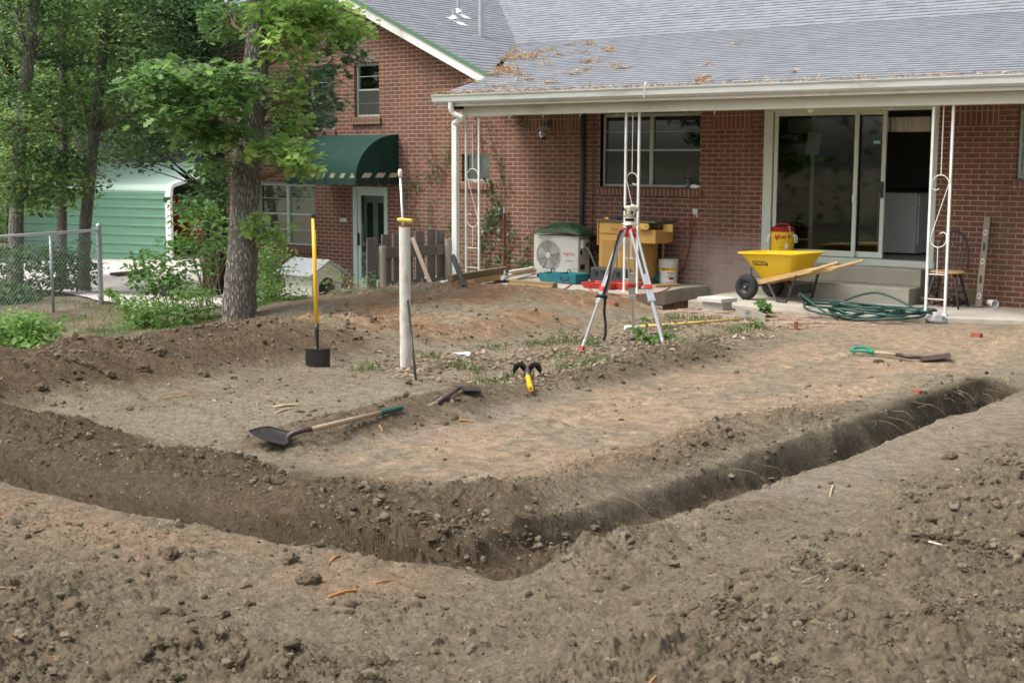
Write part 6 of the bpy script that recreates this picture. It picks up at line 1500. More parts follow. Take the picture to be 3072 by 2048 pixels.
bw0 = G(2850, 915, .148); LT = thing('brown_plank', 'brown plank on edge against the wall behind the chair', 'plank', Vector((S(2850, 900, -.03).x, -.035, .148))); MB().box((-.05, -.02, 0), (S(2940, 900, -.03).x - S(2850, 900, -.03).x, .025, .19)).build('board', M_TREATED, LT, bevel=.004)
a, b = on(2948, 940, .02, .1), on(3085, 930, .02, .1); SK = thing('dark_stake', 'long dark stick lying on the ground at the right edge', 'stick', a); p = MB(); p.bar((0, 0, .0), b - a, .03, .025); p.build('stick', M_TREATED, SK, bevel=.003)

# -- air conditioner with a folded tarp on top
ACx0, ACx1 = S(1601, 760, -.45).x, S(1735, 770, -.45).x; AC = thing('air_conditioner', 'cream outdoor air conditioner unit with a round fan guard against the wall', 'air conditioner', Vector((ACx0, -.45, SLAB)))
w_ = ACx1 - ACx0; z0, z1 = .045, S(1601, 703, -.45).z - SLAB; d_ = .30
M_ACW = mat('cream_enamel', (.60, .59, .54), .4, var=.03, dirt=(.42, .41, .36), dscale=2, damt=.25)
p = MB(); p.box((0, 0, z0), (w_, d_, z1)); bo = p.build('casing', M_ACW, AC, bevel=.012)
fx, fz, fr_ = w_ * .335, z0 + (z1 - z0) * .49, .235
p = MB(); Mf = frameM((fx, -.002, fz), (1, 0, 0), (0, 0, 1)); p.lathe([(fr_ - .012, -.004), (fr_ + .004, .010), (fr_ + .014, 0)], 44, Mf @ Matrix.Translation((0, 0, .0)), cap=False)
for k in range(8):
    a = k * math.pi / 4 + .25; p.bar(Mf @ Vector((.04 * math.cos(a), .04 * math.sin(a), .008)), Mf @ Vector((fr_ * math.cos(a), fr_ * math.sin(a), .008)), .006, .006, up=(0, -1, 0))
for r_ in np.linspace(.10, fr_ - .03, 4): p.tube([Mf @ Vector((r_ * math.cos(t), r_ * math.sin(t), .006)) for t in np.linspace(0, 2 * math.pi, 37)], .0012, 4, cap=False)
p.lathe([(0, .012), (.045, .012), (.05, .006)], 24, Mf); p.build('fan_guard', M_ACW, AC, smooth=40.0)
p = MB(); p.add([Mf @ Vector((fr_ * math.cos(t), fr_ * math.sin(t), .0006)) for t in np.linspace(0, 2 * math.pi, 40, endpoint=False)], [tuple(range(40))]); p.build('fan_opening', mat('fan_dark', (.24, .24, .23), .7), AC)
p = MB()
for k in range(3):
    a = k * 2 * math.pi / 3 + .5; p.add([Mf @ Vector((.05 * math.cos(a), .05 * math.sin(a), .002))] + [Mf @ Vector((r_ * math.cos(a + da), r_ * math.sin(a + da), .002)) for r_, da in ((.14, -.25), (.21, -.2), (.215, .45), (.15, .55), (.06, .5))], [(0, 1, 2, 3, 4, 5)])
p.build('fan_blade', mat('fan_blade_grey', (.36, .36, .34), .5), AC)
for x_ in (.08, w_ - .14): MB().box((x_, -.02, 0), (x_ + .06, d_ + .02, z0)).build('foot', M_DARKMETAL, AC, bevel=.003)
lettering('lettering', 'FUJITSU', M_INKR, AC, .062, frameM((w_ * .80, -.0015, fz + .03), (1, 0, 0), (0, 0, 1)))
lettering('small_lettering', 'INVERTER', mat('teal_ink', (.18, .35, .36), .5), AC, .036, frameM((w_ * .80, -.0015, fz - .075), (1, 0, 0), (0, 0, 1)))
p = MB(); p.box((w_ + .0, .04, z1 - .19), (w_ + .06, .22, z1 - .05)); p.build('pipe_cover', M_ACW, AC, bevel=.012)
p = MB(); p.box((w_ + .0005, .05, z0 + .33), (w_ + .004, .10, z0 + .40)); p.box((w_ + .0005, .05, z0 + .10), (w_ + .004, .17, z0 + .18)); p.build('side_vent', M_BLACK, AC)
for k in range(3):
    p = MB(); p.tube(smooth_path([(w_ + .05, .12, z1 - .13 - .02 * k), (w_ + .12, .16, z1 - .10), (w_ + .17, .28, z1 - .16 - .05 * k), (w_ + .10 + .05 * k, .39, z1 - .05), (S(1745, 600, -.07).x - ACx0 + .02 * k, .40, .66)], 6), .018, 8); p.build('line_pipe', M_DARKMETAL, AC, smooth=True)
p = MB(); p.tube(smooth_path([(w_ + .05, .10, z1 - .15), (w_ + .16, .08, z1 - .24), (w_ + .30, .12, .12), (w_ + .36, .2, .03)], 6), .016, 8); p.build('drain_hose', mat('grey_hose', (.16, .18, .19), .6), AC, smooth=True)
TA = thing('folded_tarp', 'crumpled dark green tarp heaped on top of the air conditioner', 'tarp', Vector((ACx0 + w_ * .60, -.32, SLAB + z1 + .003)))
from mathutils import noise as mn
grid = []
for i in range(46):
    row = []
    for j in range(30):
        x_, y_ = -.46 + .92 * i / 45, -.21 + .42 * j / 29; e_ = max(0.0, 1 - abs(x_ / .465) ** 3.5) * max(0.0, 1 - abs(y_ / .215) ** 3.5)
        q_ = Vector((x_ * 3.2 + .6 * y_, y_ * 5.5 - .8 * x_, 2.3)); rd = 1 - 2.2 * abs(mn.noise(q_)); rd2 = 1 - 2 * abs(mn.noise(q_ * 2.3 + Vector((7, 1, 0))))
        row.append(Vector((x_ + .03 * mn.noise(q_ * 2), y_ + .03 * mn.noise(q_ * 2 + Vector((3, 3, 3))), e_ ** .5 * (.085 + .05 * (1 - (x_ + .1) ** 2 * 3) + .05 * rd + .025 * rd2))))
    grid.append(row)
p = MB(); p.sheet(grid, .004); p.build('tarp', mat('tarp_green', (.030, .085, .035), .55, var=.3, scale=5), TA, smooth=35.0)

# -- base cabinet used as a bench, bucket, jack post, saws, cases
M_CABW = mat('honey_wood', (.50, .30, .085), .45, var=.08, scale=3, stretch=(6, 6, 1)); M_CABD = mat('honey_wood_dark', (.40, .22, .06), .5, var=.08)
cf = -.72; cx0, cx1 = S(1797, 760, cf).x, S(1912, 760, cf).x; CB = thing('wooden_cabinet', 'honey-coloured wooden kitchen cabinet standing on the porch slab behind the tripod', 'cabinet', Vector((cx0, cf, SLAB)))
w_ = cx1 - cx0; hh = S(1797, 664, cf).z - SLAB; d_ = .55
MB().box((0, 0, .08), (w_, d_, hh)).build('carcass', M_CABW, CB, bevel=.004); MB().box((.02, .04, 0), (w_ - .02, d_ - .03, .08)).build('plinth', M_CABD, CB)
MB().box((-.04, -.03, hh + .001), (w_ + .34, d_ + .02, hh + .03)).build('worktop', mat('dark_worktop', (.10, .095, .07), .5, var=.12), CB, bevel=.004)
for k in range(2):
    x_ = .02 + k * (w_ - .02) / 2; ww = (w_ - .06) / 2; p = MB(); p.box((x_, -.018, .12), (x_ + ww, -.001, hh - .20)); dr_ = p.build('door', M_CABW, CB, bevel=.003); MB().box((x_ + .05, -.0195, .19), (x_ + ww - .05, -.0175, hh - .27)).build('panel', M_CABD, dr_, bevel=.0004)
    hx0 = x_ + (ww - .03 if k == 0 else .03); p = MB(); p.tube(smooth_path([(hx0, -.018, hh - .40), (hx0, -.045, hh - .38), (hx0, -.045, hh - .30), (hx0, -.018, hh - .28)], 4), .005, 6); p.build('handle', mat('bronze', (.16, .10, .04), .4, metal=.6), dr_, smooth=True)
p = MB(); p.box((.02, -.018, hh - .17), (w_ - .02, -.001, hh - .03)); dr_ = p.build('drawer', M_CABW, CB, bevel=.003); p = MB(); p.tube(smooth_path([(w_ * .34, -.018, hh - .10), (w_ * .36, -.04, hh - .10), (w_ * .5, -.04, hh - .10), (w_ * .52, -.018, hh - .10)], 4), .005, 6); p.build('handle', MATS['bronze'], dr_, smooth=True)
MB().box((-.055, .02, hh - .36), (-.03, d_ - .1, hh - .005)).build('drop_leaf', M_CABD, CB, bevel=.003)
p = MB(); p.box((w_ + .001, .02, hh - .30), (w_ + .30, .50, hh - .10)); p.build('side_box', M_CABW, CB, bevel=.004)
p = MB(); p.prism([(0, 0), (.16, 0)] + [(.16 + .045 * math.sin(t), .045 - .045 * math.cos(t)) for t in np.linspace(.3, math.pi - .3, 8)] + [(.16, .09), (0, .09)], .03, frameM((w_ + .02, -.02, hh - .095), (1, 0, 0), (0, 0, 1))); sp2 = p.build('leaf_support', mat('yellow_wood', (.62, .42, .10), .5, var=.06), CB, bevel=.003)
p = MB(); p.lathe([(.016, 0), (.016, .004)], 14, frameM((w_ + .18, -.0505, hh - .05), (1, 0, 0), (0, 0, 1))); p.build('peg_hole', M_CABD, sp2)
p = MB(); p.box((w_ + .30, .22, hh - .13), (w_ + .46, .25, hh - .02)); p.build('leaf_support', MATS['yellow_wood'], CB, bevel=.003)
GL = thing('navy_glove', 'navy work glove lying on the cabinet top', 'glove', Vector((cx0 + .28, cf + .1, SLAB + hh + .032))); p = MB()
p.ico((0, 0, .02), .06, 2, .25, 3, (1.3, .8, .35))
for k in range(4): p.tube([(.05, -.03 + .02 * k, .018), (.10, -.04 + .027 * k, .02), (.135, -.045 + .03 * k, .012)], [.014, .013, .010], 7)
p.tube([(.0, -.04, .018), (.04, -.085, .02)], [.015, .011], 7); p.build('glove', mat('navy_cloth', (.03, .04, .07), .8), GL, smooth=True)
TM = thing('tape_measure', 'small yellow tape measure on the cabinet top', 'tape measure', Vector((cx0 + .10, cf + .06, SLAB + hh + .032))); p = MB(); p.box((-.035, -.018, 0), (.035, .018, .03)); p.build('case', M_YEL, TM, bevel=.008); MB().box((.035, -.012, .004), (.05, .012, .007)).build('blade', M_FOAM, TM)
bk = G(2006, 846, SLAB); bk = S(2006, 800, -.20); BU = thing('white_bucket', 'white plastic bucket with a yellow label band beside the cabinet', 'bucket', Vector((bk.x, -.20, SLAB)))
M_BUCK = mat('bucket_white', (.66, .66, .62), .45, var=.05, dirt=(.45, .43, .38), dscale=5, damt=.35)
p = MB(); p.lathe([(0, 0), (.128, 0), (.132, .01), (.142, .26), (.150, .262), (.150, .275), (.144, .277), (.146, .31), (.154, .312), (.154, .325), (.147, .327), (.149, .36), (.156, .362), (.156, .372), (.143, .372), (.126, .02), (0, .02)], 32); p.build('pail', M_BUCK, BU, smooth=35.0)
tb_ = (Vector(CAM_POS) - BU.location); ab = math.atan2(tb_.y, tb_.x); cylp = lambda a, z, e=.002: Vector(((.131 + .011 * z / .26 + e) * math.cos(ab + a), (.131 + .011 * z / .26 + e) * math.sin(ab + a), z))
def band_(name, m, a0, a1, z0_, z1_, e=.001):
    q = MB(); q.sheet([[cylp(a, z0_, e), cylp(a, z1_, e)] for a in np.linspace(a0, a1, 16)]); return q.build(name, m, BU, smooth=True)
band_('label_band', mat('yellow_label', (.75, .50, .02), .5, var=.02), -1.1, 1.0, .205, .25, .0018); band_('label', M_PAPERW, -.9, .8, .04, .205, .0012); band_('label_stripe', M_INKR, .05, .65, .075, .11, .002); band_('label_stripe', mat('purple_ink', (.22, .06, .16), .5), -.2, .5, .165, .178, .002); band_('label_stripe', M_INKB, -.1, .45, .12, .128, .002)
o = lettering('lettering', 'BEHR', M_INKB, BU, .042, Matrix.Identity(4), offset=.001)
for v_ in o.data.vertices: v_.co = cylp(-.35 + v_.co.x / .14, .228 + v_.co.y, .0026 + v_.co.z)
p = MB(); p.tube(smooth_path([cylp(-1.5, .31, .012), cylp(-1.2, .20, .02), cylp(-.2, .13, .03) - ZA * .0, cylp(1.1, .20, .02), cylp(1.5, .31, .012)], 6), .003, 5); p.build('bail', M_GALV, BU, smooth=True)
jp = S(1990, 700, -.03); JP = thing('jack_post', 'grey steel jack post standing behind the white bucket', 'post', Vector((jp.x, -.03, SLAB))); H_ = S(1990, 668, -.03).z - SLAB
p = MB(); p.tube([(0, 0, 0), (0, 0, H_)], .024, 14); p.box((-.05, -.05, 0), (.05, .028, .01)); p.build("tube", mat('grey_steel', (.34, .33, .29), .5, metal=.3, var=.12, dirt=(.2, .16, .11), damt=.3), JP, smooth=35.0)
p = MB(); p.lathe([(.028, H_ - .01), (.030, H_ + .02), (.022, H_ + .03), (.022, H_ + .06), (0, H_ + .06)], 12); p.build('cap', M_BLACK, JP)
sw = G(1985, 850, SLAB); SW = thing('teal_circular_saw', 'teal circular saw resting in front of the white bucket', 'saw', Vector((sw.x, sw.y, SLAB)))
p = MB(); p.ico((-.06, .0, .06), .07, 2, .15, 2, (1.2, .9, .85)); p.tube(smooth_path([(-.10, 0, .09), (-.05, 0, .17), (.02, 0, .18), (.05, 0, .12)], 4), .018, 8); p.lathe([(0, -.02), (.095, -.02), (.10, -.01), (.10, .01), (0, .02)], 22, Matrix.Translation((.05, -.03, .085)) @ Matrix.Rotation(math.pi / 2, 4, 'X')); p.build('body', M_TEAL, SW, smooth=35.0)
p = MB(); p.lathe([(0, -.002), (.085, -.002), (.085, .002), (0, .002)], 26, Matrix.Translation((.10, -.045, .07)) @ Matrix.Rotation(math.pi / 2, 4, 'X')); p.build('blade', M_GALV, SW); MB().box((-.09, -.09, .0), (.17, .06, .006)).build('base_plate', M_GALV, SW)
wb_ = G(1962, 862, SLAB); WK = thing('pine_offcut', 'flat pale pine offcut lying below the teal saw', 'wood', wb_); p = MB(); e_ = G(2034, 858, SLAB); p.bar((0, 0, .02), e_ - wb_ + ZA * .02, .09, .036); p.build('wood', M_PINE, WK, bevel=.003)
# black circular saw in the left
sw = G(1508, 850, SLAB - .03); BS = thing('black_circular_saw', 'black circular saw with silver guard left of the short beam', 'saw', Vector((sw.x, sw.y, SLAB)))
p = MB(); p.box((-.15, -.06, .02), (-.02, .06, .13)); p.tube(smooth_path([(-.12, 0, .10), (-.10, 0, .21), (-.02, 0, .22), (.03, 0, .14)], 4), .020, 8); p.build('body', M_BLACK, BS, bevel=.02)
p = MB(); p.lathe([(.0, -.022), (.075, -.022), (.092, -.012), (.092, .012), (.075, .022), (0, .022)], 26, Matrix.Translation((.06, -.03, .10)) @ Matrix.Rotation(math.pi / 2, 4, 'X') @ Matrix.Rotation(-.9, 4, 'Y')); p.build('guard', mat('cast_grey', (.42, .43, .44), .4, metal=.5, var=.15), BS, smooth=40.0); MB().box((-.12, -.09, .0), (.19, .07, .008)).build('base_plate', M_BLACK, BS)
# cases
def open_tray(t, x0, x1, y0, y1, z0_, z1_, m, name='tray', th=.012, fl=.02):
    p = MB(); a = rrect; r0_ = [(x0 + fl, y0 + fl), (x1 - fl, y0 + fl), (x1 - fl, y1 - fl), (x0 + fl, y1 - fl)]; r1_ = [(x0, y0), (x1, y0), (x1, y1), (x0, y1)]; r2_ = [(x0 + th, y0 + th), (x1 - th, y0 + th), (x1 - th, y1 - th), (x0 + th, y1 - th)]; r3_ = [(x0 + fl + th, y0 + fl + th), (x1 - fl - th, y0 + fl + th), (x1 - fl - th, y1 - fl - th), (x0 + fl + th, y1 - fl - th)]
    vs = [(x, y, z0_) for x, y in r0_] + [(x, y, z1_) for x, y in r1_] + [(x, y, z1_) for x, y in r2_] + [(x, y, z0_ + th) for x, y in r3_]
    fs = [(3, 2, 1, 0), (12, 13, 14, 15)] + [(k * 4 + j, k * 4 + (j + 1) % 4, (k + 1) * 4 + (j + 1) % 4, (k + 1) * 4 + j) for k in range(3) for j in range(4)]
    p.add(vs, fs); return p.build(name, m, t, bevel=.006)
tc = G(1668, 850, SLAB); TC = thing('teal_tool_case', 'open teal plastic tool case lying in front of the air conditioner', 'tool case', Vector((tc.x, tc.y + .1, SLAB)), -.03)
open_tray(TC, -.46, -.07, .03, .36, 0, .13, M_TEAL, 'lid'); open_tray(TC, -.06, .36, -.08, .27, 0, .15, M_TEAL, 'tray')
for x_, y_ in ((.15, -.082), ): p = MB(); p.tube(smooth_path([(x_ - .07, y_, .10), (x_ - .06, y_ - .03, .06), (x_ + .06, y_ - .03, .06), (x_ + .07, y_, .10)], 5), .010, 8); p.build('handle', M_BLACK, TC, smooth=True)
for x_ in (-.44, -.12): p = MB(); p.tube(smooth_path([(x_ - .02, .36, .12), (x_ - .015, .36, .17), (x_ + .03, .36, .17), (x_ + .035, .36, .12)], 4), .008, 6); p.build('latch', M_BLACK, TC, smooth=True)
rc = G(1795, 868, SLAB); RC = thing('red_tool_case', 'flat red plastic tool case lying open behind the left tripod leg', 'tool case', Vector((rc.x, rc.y + .15, SLAB)), -.05)
open_tray(RC, -.34, .20, -.12, .22, 0, .085, M_RED, 'tray', fl=.03); open_tray(RC, .04, .42, .0, .38, .0, .10, M_RED, 'lid', fl=.03)
MB().box((-.12, -.02, .088), (.06, .06, .096)).build('grip_plate', M_BLACK, RC, bevel=.003)
bc = G(1830, 850, SLAB); BC = thing('black_tool_case', 'black hard plastic case at the foot of the wooden cabinet', 'tool case', Vector((S(1832, 820, -.86).x, -.86, SLAB)), -.03); MB().box((-.32, -.09, 0), (.32, .09, .25)).build('shell', mat('case_black', (.045, .05, .052), .6, var=.15, dirt=(.12, .12, .11), damt=.25), BC, bevel=.02)
p = MB(); p.tube(smooth_path([(-.08, -.09, .19), (-.07, -.13, .2), (.07, -.13, .2), (.08, -.09, .19)], 4), .012, 6); p.build('handle', M_BLACK, BC)
for x_ in (-.2, .2): MB().box((x_ - .03, -.1, .14), (x_ + .03, -.089, .2)).build('latch', M_BLACK, BC)
bb_ = G(1802, 842, SLAB); BB = thing('blue_cloth', 'crumpled dark blue cloth between the red case and the black case', 'cloth', Vector((bb_.x, bb_.y + .05, SLAB))); p = MB(); p.ico((0, 0, .03), .16, 3, .5, 9, (1.3, .6, .3)); p.build('cloth', mat('blue_cloth', (.03, .05, .13), .8), BB, smooth=True)
# beams, boards and pipe stacked at the slab's left end
a, b = G(1534, 858, .14), G(1666, 868, .14); BE = thing('short_beam', 'short squared timber with a pale face lying on the slab edge', 'timber', a); v = b - a; v.z = 0
p = MB(); p.bar((0, 0, .052), v + ZA * .052, .11, .09); p.build('timber', mat('weathered_pine', (.28, .22, .12), .8, var=.12), BE, bevel=.004); p = MB(); nn = Vector((v.y, -v.x, 0)).normalized(); nn = nn if nn.y < 0 else -nn; p.bar(nn * .075 + ZA * .026, v + nn * .075 + ZA * .026, .035, .045); p.build('fresh_strip', M_PINE, BE, bevel=.003)
def lying(name, label, cat, p0, p1, w, h, m, z=0.0, part='board'):
    A, B = Vector(p0), Vector(p1); t = thing(name, label, cat, A); q = MB(); q.bar(ZA * (z + h / 2), (B - A) + ZA * (z + h / 2), w, h); q.build(part, m, t, bevel=.003); return t
zb = .165
b0a, b0b = G(1328, 862, zb), G(1600, 818, zb + .06)
perp = -Vector(((b0b - b0a).y, -(b0b - b0a).x, 0)).normalized()
lying('white_trim_board', 'lowest white trim board of the stack left of the air conditioner', 'board', b0a, b0b, .09, .022, M_WHITE, 0)
lying('pine_board', 'fresh pine board stacked between white trim boards', 'board', b0a - perp * .02 + (b0b - b0a) * .03, b0b - perp * .02, .09, .035, M_PINE, .024)
lying('white_trim_board', 'upper white trim board lying over a pine board', 'board', b0a + perp * .02, b0b + perp * .02, .10, .025, M_WHITE, .062)
lying('dark_beam', 'dark weathered beam on top of the board stack by the downspout', 'timber', b0a - perp * .10 + (b0b - b0a) * .02, b0a.lerp(b0b, .62) - perp * .10, .10, .09, M_TREATED, .090)
lying('pine_beam', 'pale pine beam under the dark weathered beam', 'timber', b0a - perp * .12 + (b0b - b0a) * .04, b0a.lerp(b0b, .60) - perp * .12, .10, .085, M_PINE, .0)
pA, pB = G(1506, 834, .23), G(1608, 800, .25); PV = thing('white_pipe', 'white plastic pipe lying along the board stack', 'pipe', pA); p = MB(); p.tube([(0, 0, 0), pB - pA], .032, 14); p.build('pipe', M_FOAM, PV, smooth=40.0)
cu2 = G(1450, 846, .12); FC = thing('soda_cup', 'tall white foam soda cup with purple print standing by the boards', 'cup', cu2); p = MB(); p.lathe([(0, 0), (.036, 0), (.052, .185), (.056, .188), (.056, .196), (.05, .196), (.03, .02), (0, .02)], 24); p.build('cup', M_FOAM, FC, smooth=35.0)
tcv = Vector(CAM_POS) - FC.location; ac = math.atan2(tcv.y, tcv.x); cq = lambda a, z: Vector(((.0370 + .016 * z / .185 + .0012) * math.cos(ac + a), (.0370 + .016 * z / .185 + .0012) * math.sin(ac + a), z))
for col_, pts_ in (((.42, .02, .22), [(-.7, .03), (-.2, .03), (-.1, .09), (-.5, .10)]), ((.25, .04, .25), [(-.15, .05), (.1, .04), (.35, .12), (.15, .13)]), ((.10, .12, .30), [(.3, .03), (.6, .04), (.65, .08), (.4, .08)])):
    p = MB(); p.add([cq(*q) for q in pts_], [(0, 1, 2, 3)]); p.build('print', mat('cup_print_%d' % int(col_[0] * 100), col_, .5, var=.1), FC)
p = MB(); p.tube([(.0, 0, .19), (.01, 0, .26)], .004, 6); p.build('straw', M_RED, FC)
la, lb_ = Vector(D(1237, 713, 20.25)), Vector(D(1300, 870, 19.85)); LBd = thing('leaning_board', 'narrow bare board leaning against the weathered board fence', 'board', lb_); p = MB(); p.bar((0, 0, -.02), la - lb_, .06, .022, up=tuple(-HF)); p.build('board', mat('bare_board', (.38, .29, .21), .8, var=.12), LBd, bevel=.003)
la, lb_ = Vector(D(1357, 766, 19.6)), Vector(D(1399, 866, 19.2)); PB_ = thing('black_bar', 'heavy black bar leaning by the foot of the downspout', 'bar', lb_); p = MB(); v = la - lb_; p.bar((0, 0, -.03), v, .075, .045, up=tuple(-HF)); p.build('bar', M_BLACK, PB_, bevel=.010)
rp = S(1513, 700, -.07); RP = thing('rusty_pipe', 'rusty red pipe with a grey tip upright against the brick wall', 'pipe', Vector((rp.x, -.07, SLAB))); zt_ = S(1513, 640, -.07).z - SLAB; p = MB(); p.tube([(0, 0, 0), (0, 0, zt_)], .024, 12); p.build('pipe', mat('rust_red', (.13, .035, .022), .8, var=.2), RP, smooth=40.0); p = MB(); p.tube([(0, 0, zt_), (0, 0, zt_ + .10)], .022, 12); p.build('tip', M_GALV, RP, smooth=40.0)
# cords
M_ORC = mat('orange_cord', (.55, .07, .03), .5, var=.05)
ec = [S(2083, 655, -.02), S(2068, 700, -.05), S(2066, 730, -.05), S(2052, 770, -.08), S(2046, 800, -.12)] + [G(x, y, SLAB + .008) for x, y in ((2030, 845), (2000, 868), (1960, 882), (1900, 887), (1840, 882), (1790, 878), (1762, 862), (1735, 850), (1715, 852), (1690, 868), (1650, 871))]
EC = thing('extension_cord', 'orange extension cord running from the wall outlet across the slab', 'cord', ec[-1]); p = MB(); p.tube(smooth_path([q - ec[-1] for q in ec], 6), .0075, 6); p.build('cord', M_ORC, EC, smooth=True)
q = S(2083, 648, -.03) - ec[-1]; MB().box((q.x - .02, q.y - .015, q.z - .02), (q.x + .02, q.y + .01, q.z + .02)).build('plug', M_ORC, EC, bevel=.004)
bcd = [S(2080, 640, -.03), S(2072, 665, -.05), S(2074, 710, -.05), S(2062, 770, -.08), S(2048, 810, -.10)] + [G(x, y, SLAB + .008) for x, y in ((2032, 838), (2010, 850), (1990, 856))]
BCd = thing('power_cable', 'black power cord hanging from the wall outlet to the teal saw', 'cord', bcd[-1]); p = MB(); p.tube(smooth_path([q - bcd[-1] for q in bcd], 6), .006, 6); p.build('cord', M_BLACK, BCd, smooth=True)
ec2 = [G(x, y, .155) for x, y in ((1345, 855), (1360, 848), (1385, 842), (1410, 855), (1400, 866))]; E2 = thing('red_cord_loop', 'loop of red cord around the black bar', 'cord', ec2[0]); p = MB(); p.tube(smooth_path([q - ec2[0] for q in ec2], 6), .009, 6); p.build('cord', M_ORC, E2, smooth=True)
# lantern, bottle and rag
ln = S(1630, 400, -.17); LN = thing('wall_lantern', 'round glass porch lantern with a grey metal hood on the wall', 'lantern', Vector((ln.x, -.17, ln.z)))
p = MB(); p.lathe([(.0, .115), (.03, .11), (.05, .10), (.110, .062), (.112, .058), (.04, .075), (0, .08)], 28); p.build('hood', mat('grey_hood', (.34, .37, .36), .5, metal=.2, var=.08), LN, smooth=40.0)
p = MB(); p.lathe([(.035, .06), (.055, .045), (.075, .0), (.070, -.04), (.045, -.075), (.03, -.085)], 26); p.build('globe', glass_mat('lantern_glass', clear=.85, refl=1.4), LN, smooth=True)
p = MB(); p.lathe([(.0, -.10), (.07, -.105), (.072, -.098), (.03, -.086), (0, -.086)], 24); p.tube([(0, 0, .10), (0, .05, .16), (0, .168, .16)], .008, 8); p.box((-.035, .155, .10), (.035, .171, .22)); p.build('bracket', mat('dark_bronze', (.05, .05, .055), .5, metal=.5), LN)
p = MB(); p.ico((0, 0, -.01), .022, 2, 0, 0, (1, 1, 1.6)); p.tube([(0, 0, -.085), (0, 0, -.03)], .013, 8); p.build('bulb', M_FOAM, LN, smooth=True)
bo_ = S(2061, 565, -.01); BO = thing('drink_bottle', 'clear drink bottle with a red cap on the window sill', 'bottle', Vector((bo_.x, .02, WIN[2] - .006))); p = MB(); p.lathe([(0, 0), (.032, 0), (.034, .01), (.034, .06), (.030, .075), (.034, .09), (.034, .12), (.018, .155), (.014, .165)], 20); p.build('bottle', glass_mat('bottle_plastic', tint=(.55, .70, .85), clear=.7, refl=1.3), BO, smooth=True)
p = MB(); p.lathe([(.034, .03), (.0355, .03), (.0355, .085), (.034, .085)], 20); p.build('label', mat('blue_label', (.06, .13, .32), .5), BO); p = MB(); p.lathe([(.016, .163), (.016, .185), (0, .187)], 16); p.build('cap', M_RED, BO)
rg_ = S(2083, 566, -.01); RG = thing('crumpled_rag', 'crumpled white rag on the window sill next to the bottle', 'rag', Vector((rg_.x, .01, WIN[2]))); p = MB(); p.ico((0, 0, .02), .07, 3, .6, 5, (1.2, .5, .4)); p.build('rag', M_FOAM, RG, smooth=True)
# kitchen seen through the open door
kx0, kx1 = S(2630, 660, 1.3).x, S(2748, 660, 1.3).x; kz = S(2690, 578, 1.3).z; KC = thing('kitchen_cabinet', 'white kitchen cabinet end panel seen inside the open patio door', 'cabinet', Vector((kx0, 1.3, .68)))
MB().box((0, 0, 0.0), (kx1 - kx0, 1.6, kz - .68)).build('carcass', mat('kitchen_white', (.85, .87, .87), .5, var=.03), KC, bevel=.004); MB().box((-.03, -.04, kz - .679), (kx1 - kx0 + .05, 1.6, kz - .64)).build('worktop', M_BLACK, KC, bevel=.003)
for k in range(3): p = MB(); y_ = .06 + k * .5; p.box((kx1 - kx0 + .001, y_, .12), (kx1 - kx0 + .02, y_ + .45, kz - .68 - .22)); p.build('door', MATS['kitchen_white'], KC, bevel=.003); MB().box((kx1 - kx0 + .001, y_, kz - .68 - .19), (kx1 - kx0 + .02, y_ + .45, kz - .68 - .03)).build('drawer', MATS['kitchen_white'], KC, bevel=.003)
CV = thing('window_valance', 'short white lace valance hanging inside the patio door', 'curtain', Vector((-9.55, .32, 2.36))); z0_, z1_ = S(2700, 396, .32).z - 2.36, S(2700, 352, .32).z - 2.36
grid = [[Vector((x, .025 * math.sin(x * 30) + .015 * math.sin(x * 71), z)) for z in (z0_, (z0_ + z1_) / 2, z1_)] for x in np.linspace(0, 2.25, 160)]
p = MB(); p.sheet(grid); p.build('cloth', mat('lace', (.55, .52, .46), .9, var=.35, scale=60), CV, smooth=True)

# ------------------------------------------------------------------ clods, bricks, litter
M_CLOD = mat('clod_soil', (.125, .094, .064), .95, var=.25, scale=20, bump=.8, bscale=60, spec=.1)
CL = [(378, 1045, 22, 'tall clod standing on the ridge left of the bush'), (738, 998, 24, 'largest clod on the ridge in front of the oak'), (480, 1068, 19, 'clod on the ridge slope right of the tallest one'), (430, 1115, 20, 'broad clod low on the ridge side'), (212, 1080, 24, 'wide clod on the ridge near the left border'), (548, 1022, 15, 'small clod just below the pale bush'), (590, 1020, 13, 'small clod right below the pale bush'), (330, 1130, 14, 'clod at the ridge foot near the left'), (390, 1232, 10, 'round clod alone on the grey flat ground'), (125, 1170, 17, 'clod low on the ridge at far left'), (610, 1130, 14, 'clod at the ridge foot below the oak'), (700, 1140, 10, 'little clod near the pale root pieces'),
      (512, 1678, 27, 'dark split clod in the left foreground'), (872, 1690, 24, 'round grey clod in the middle foreground'), (925, 1752, 28, 'crumbling clod behind the long orange root'), (560, 1960, 40, 'long slab of clod at the lower left'), (2850, 1380, 18, 'clod on the spoil heap near the right'), (2300, 1720, 20, 'clod on the spoil heap in the lower right'), (230, 1840, 34, 'rounded clod at the left bottom'), (1670, 1560, 15, 'clod on the pad corner above the trench'), (2640, 1087, 8, 'little clod beside the short shovel'), (2480, 1860, 24, 'flat clod in the bottom right')]
for k, (px, py, r, lab) in enumerate(CL):
    q = on(px, py); dd_ = (q - Vector(CAM_POS)).dot(Vector(C_FWD)); R_ = r * dd_ / FPX; t = thing('soil_clod', lab, 'clod', q, random.uniform(0, 6), 'large clods of dug soil')
    p = MB(); p.ico((0, 0, R_ * .5), R_, 4, .42, k + 3, (1.15, .95, .85)); p.build('clod', M_CLOD, t, smooth=True)
M_RB = mat('loose_brick', (.28, .085, .05), .9, var=.2, scale=15, dirt=(.3, .22, .15), damt=.4)
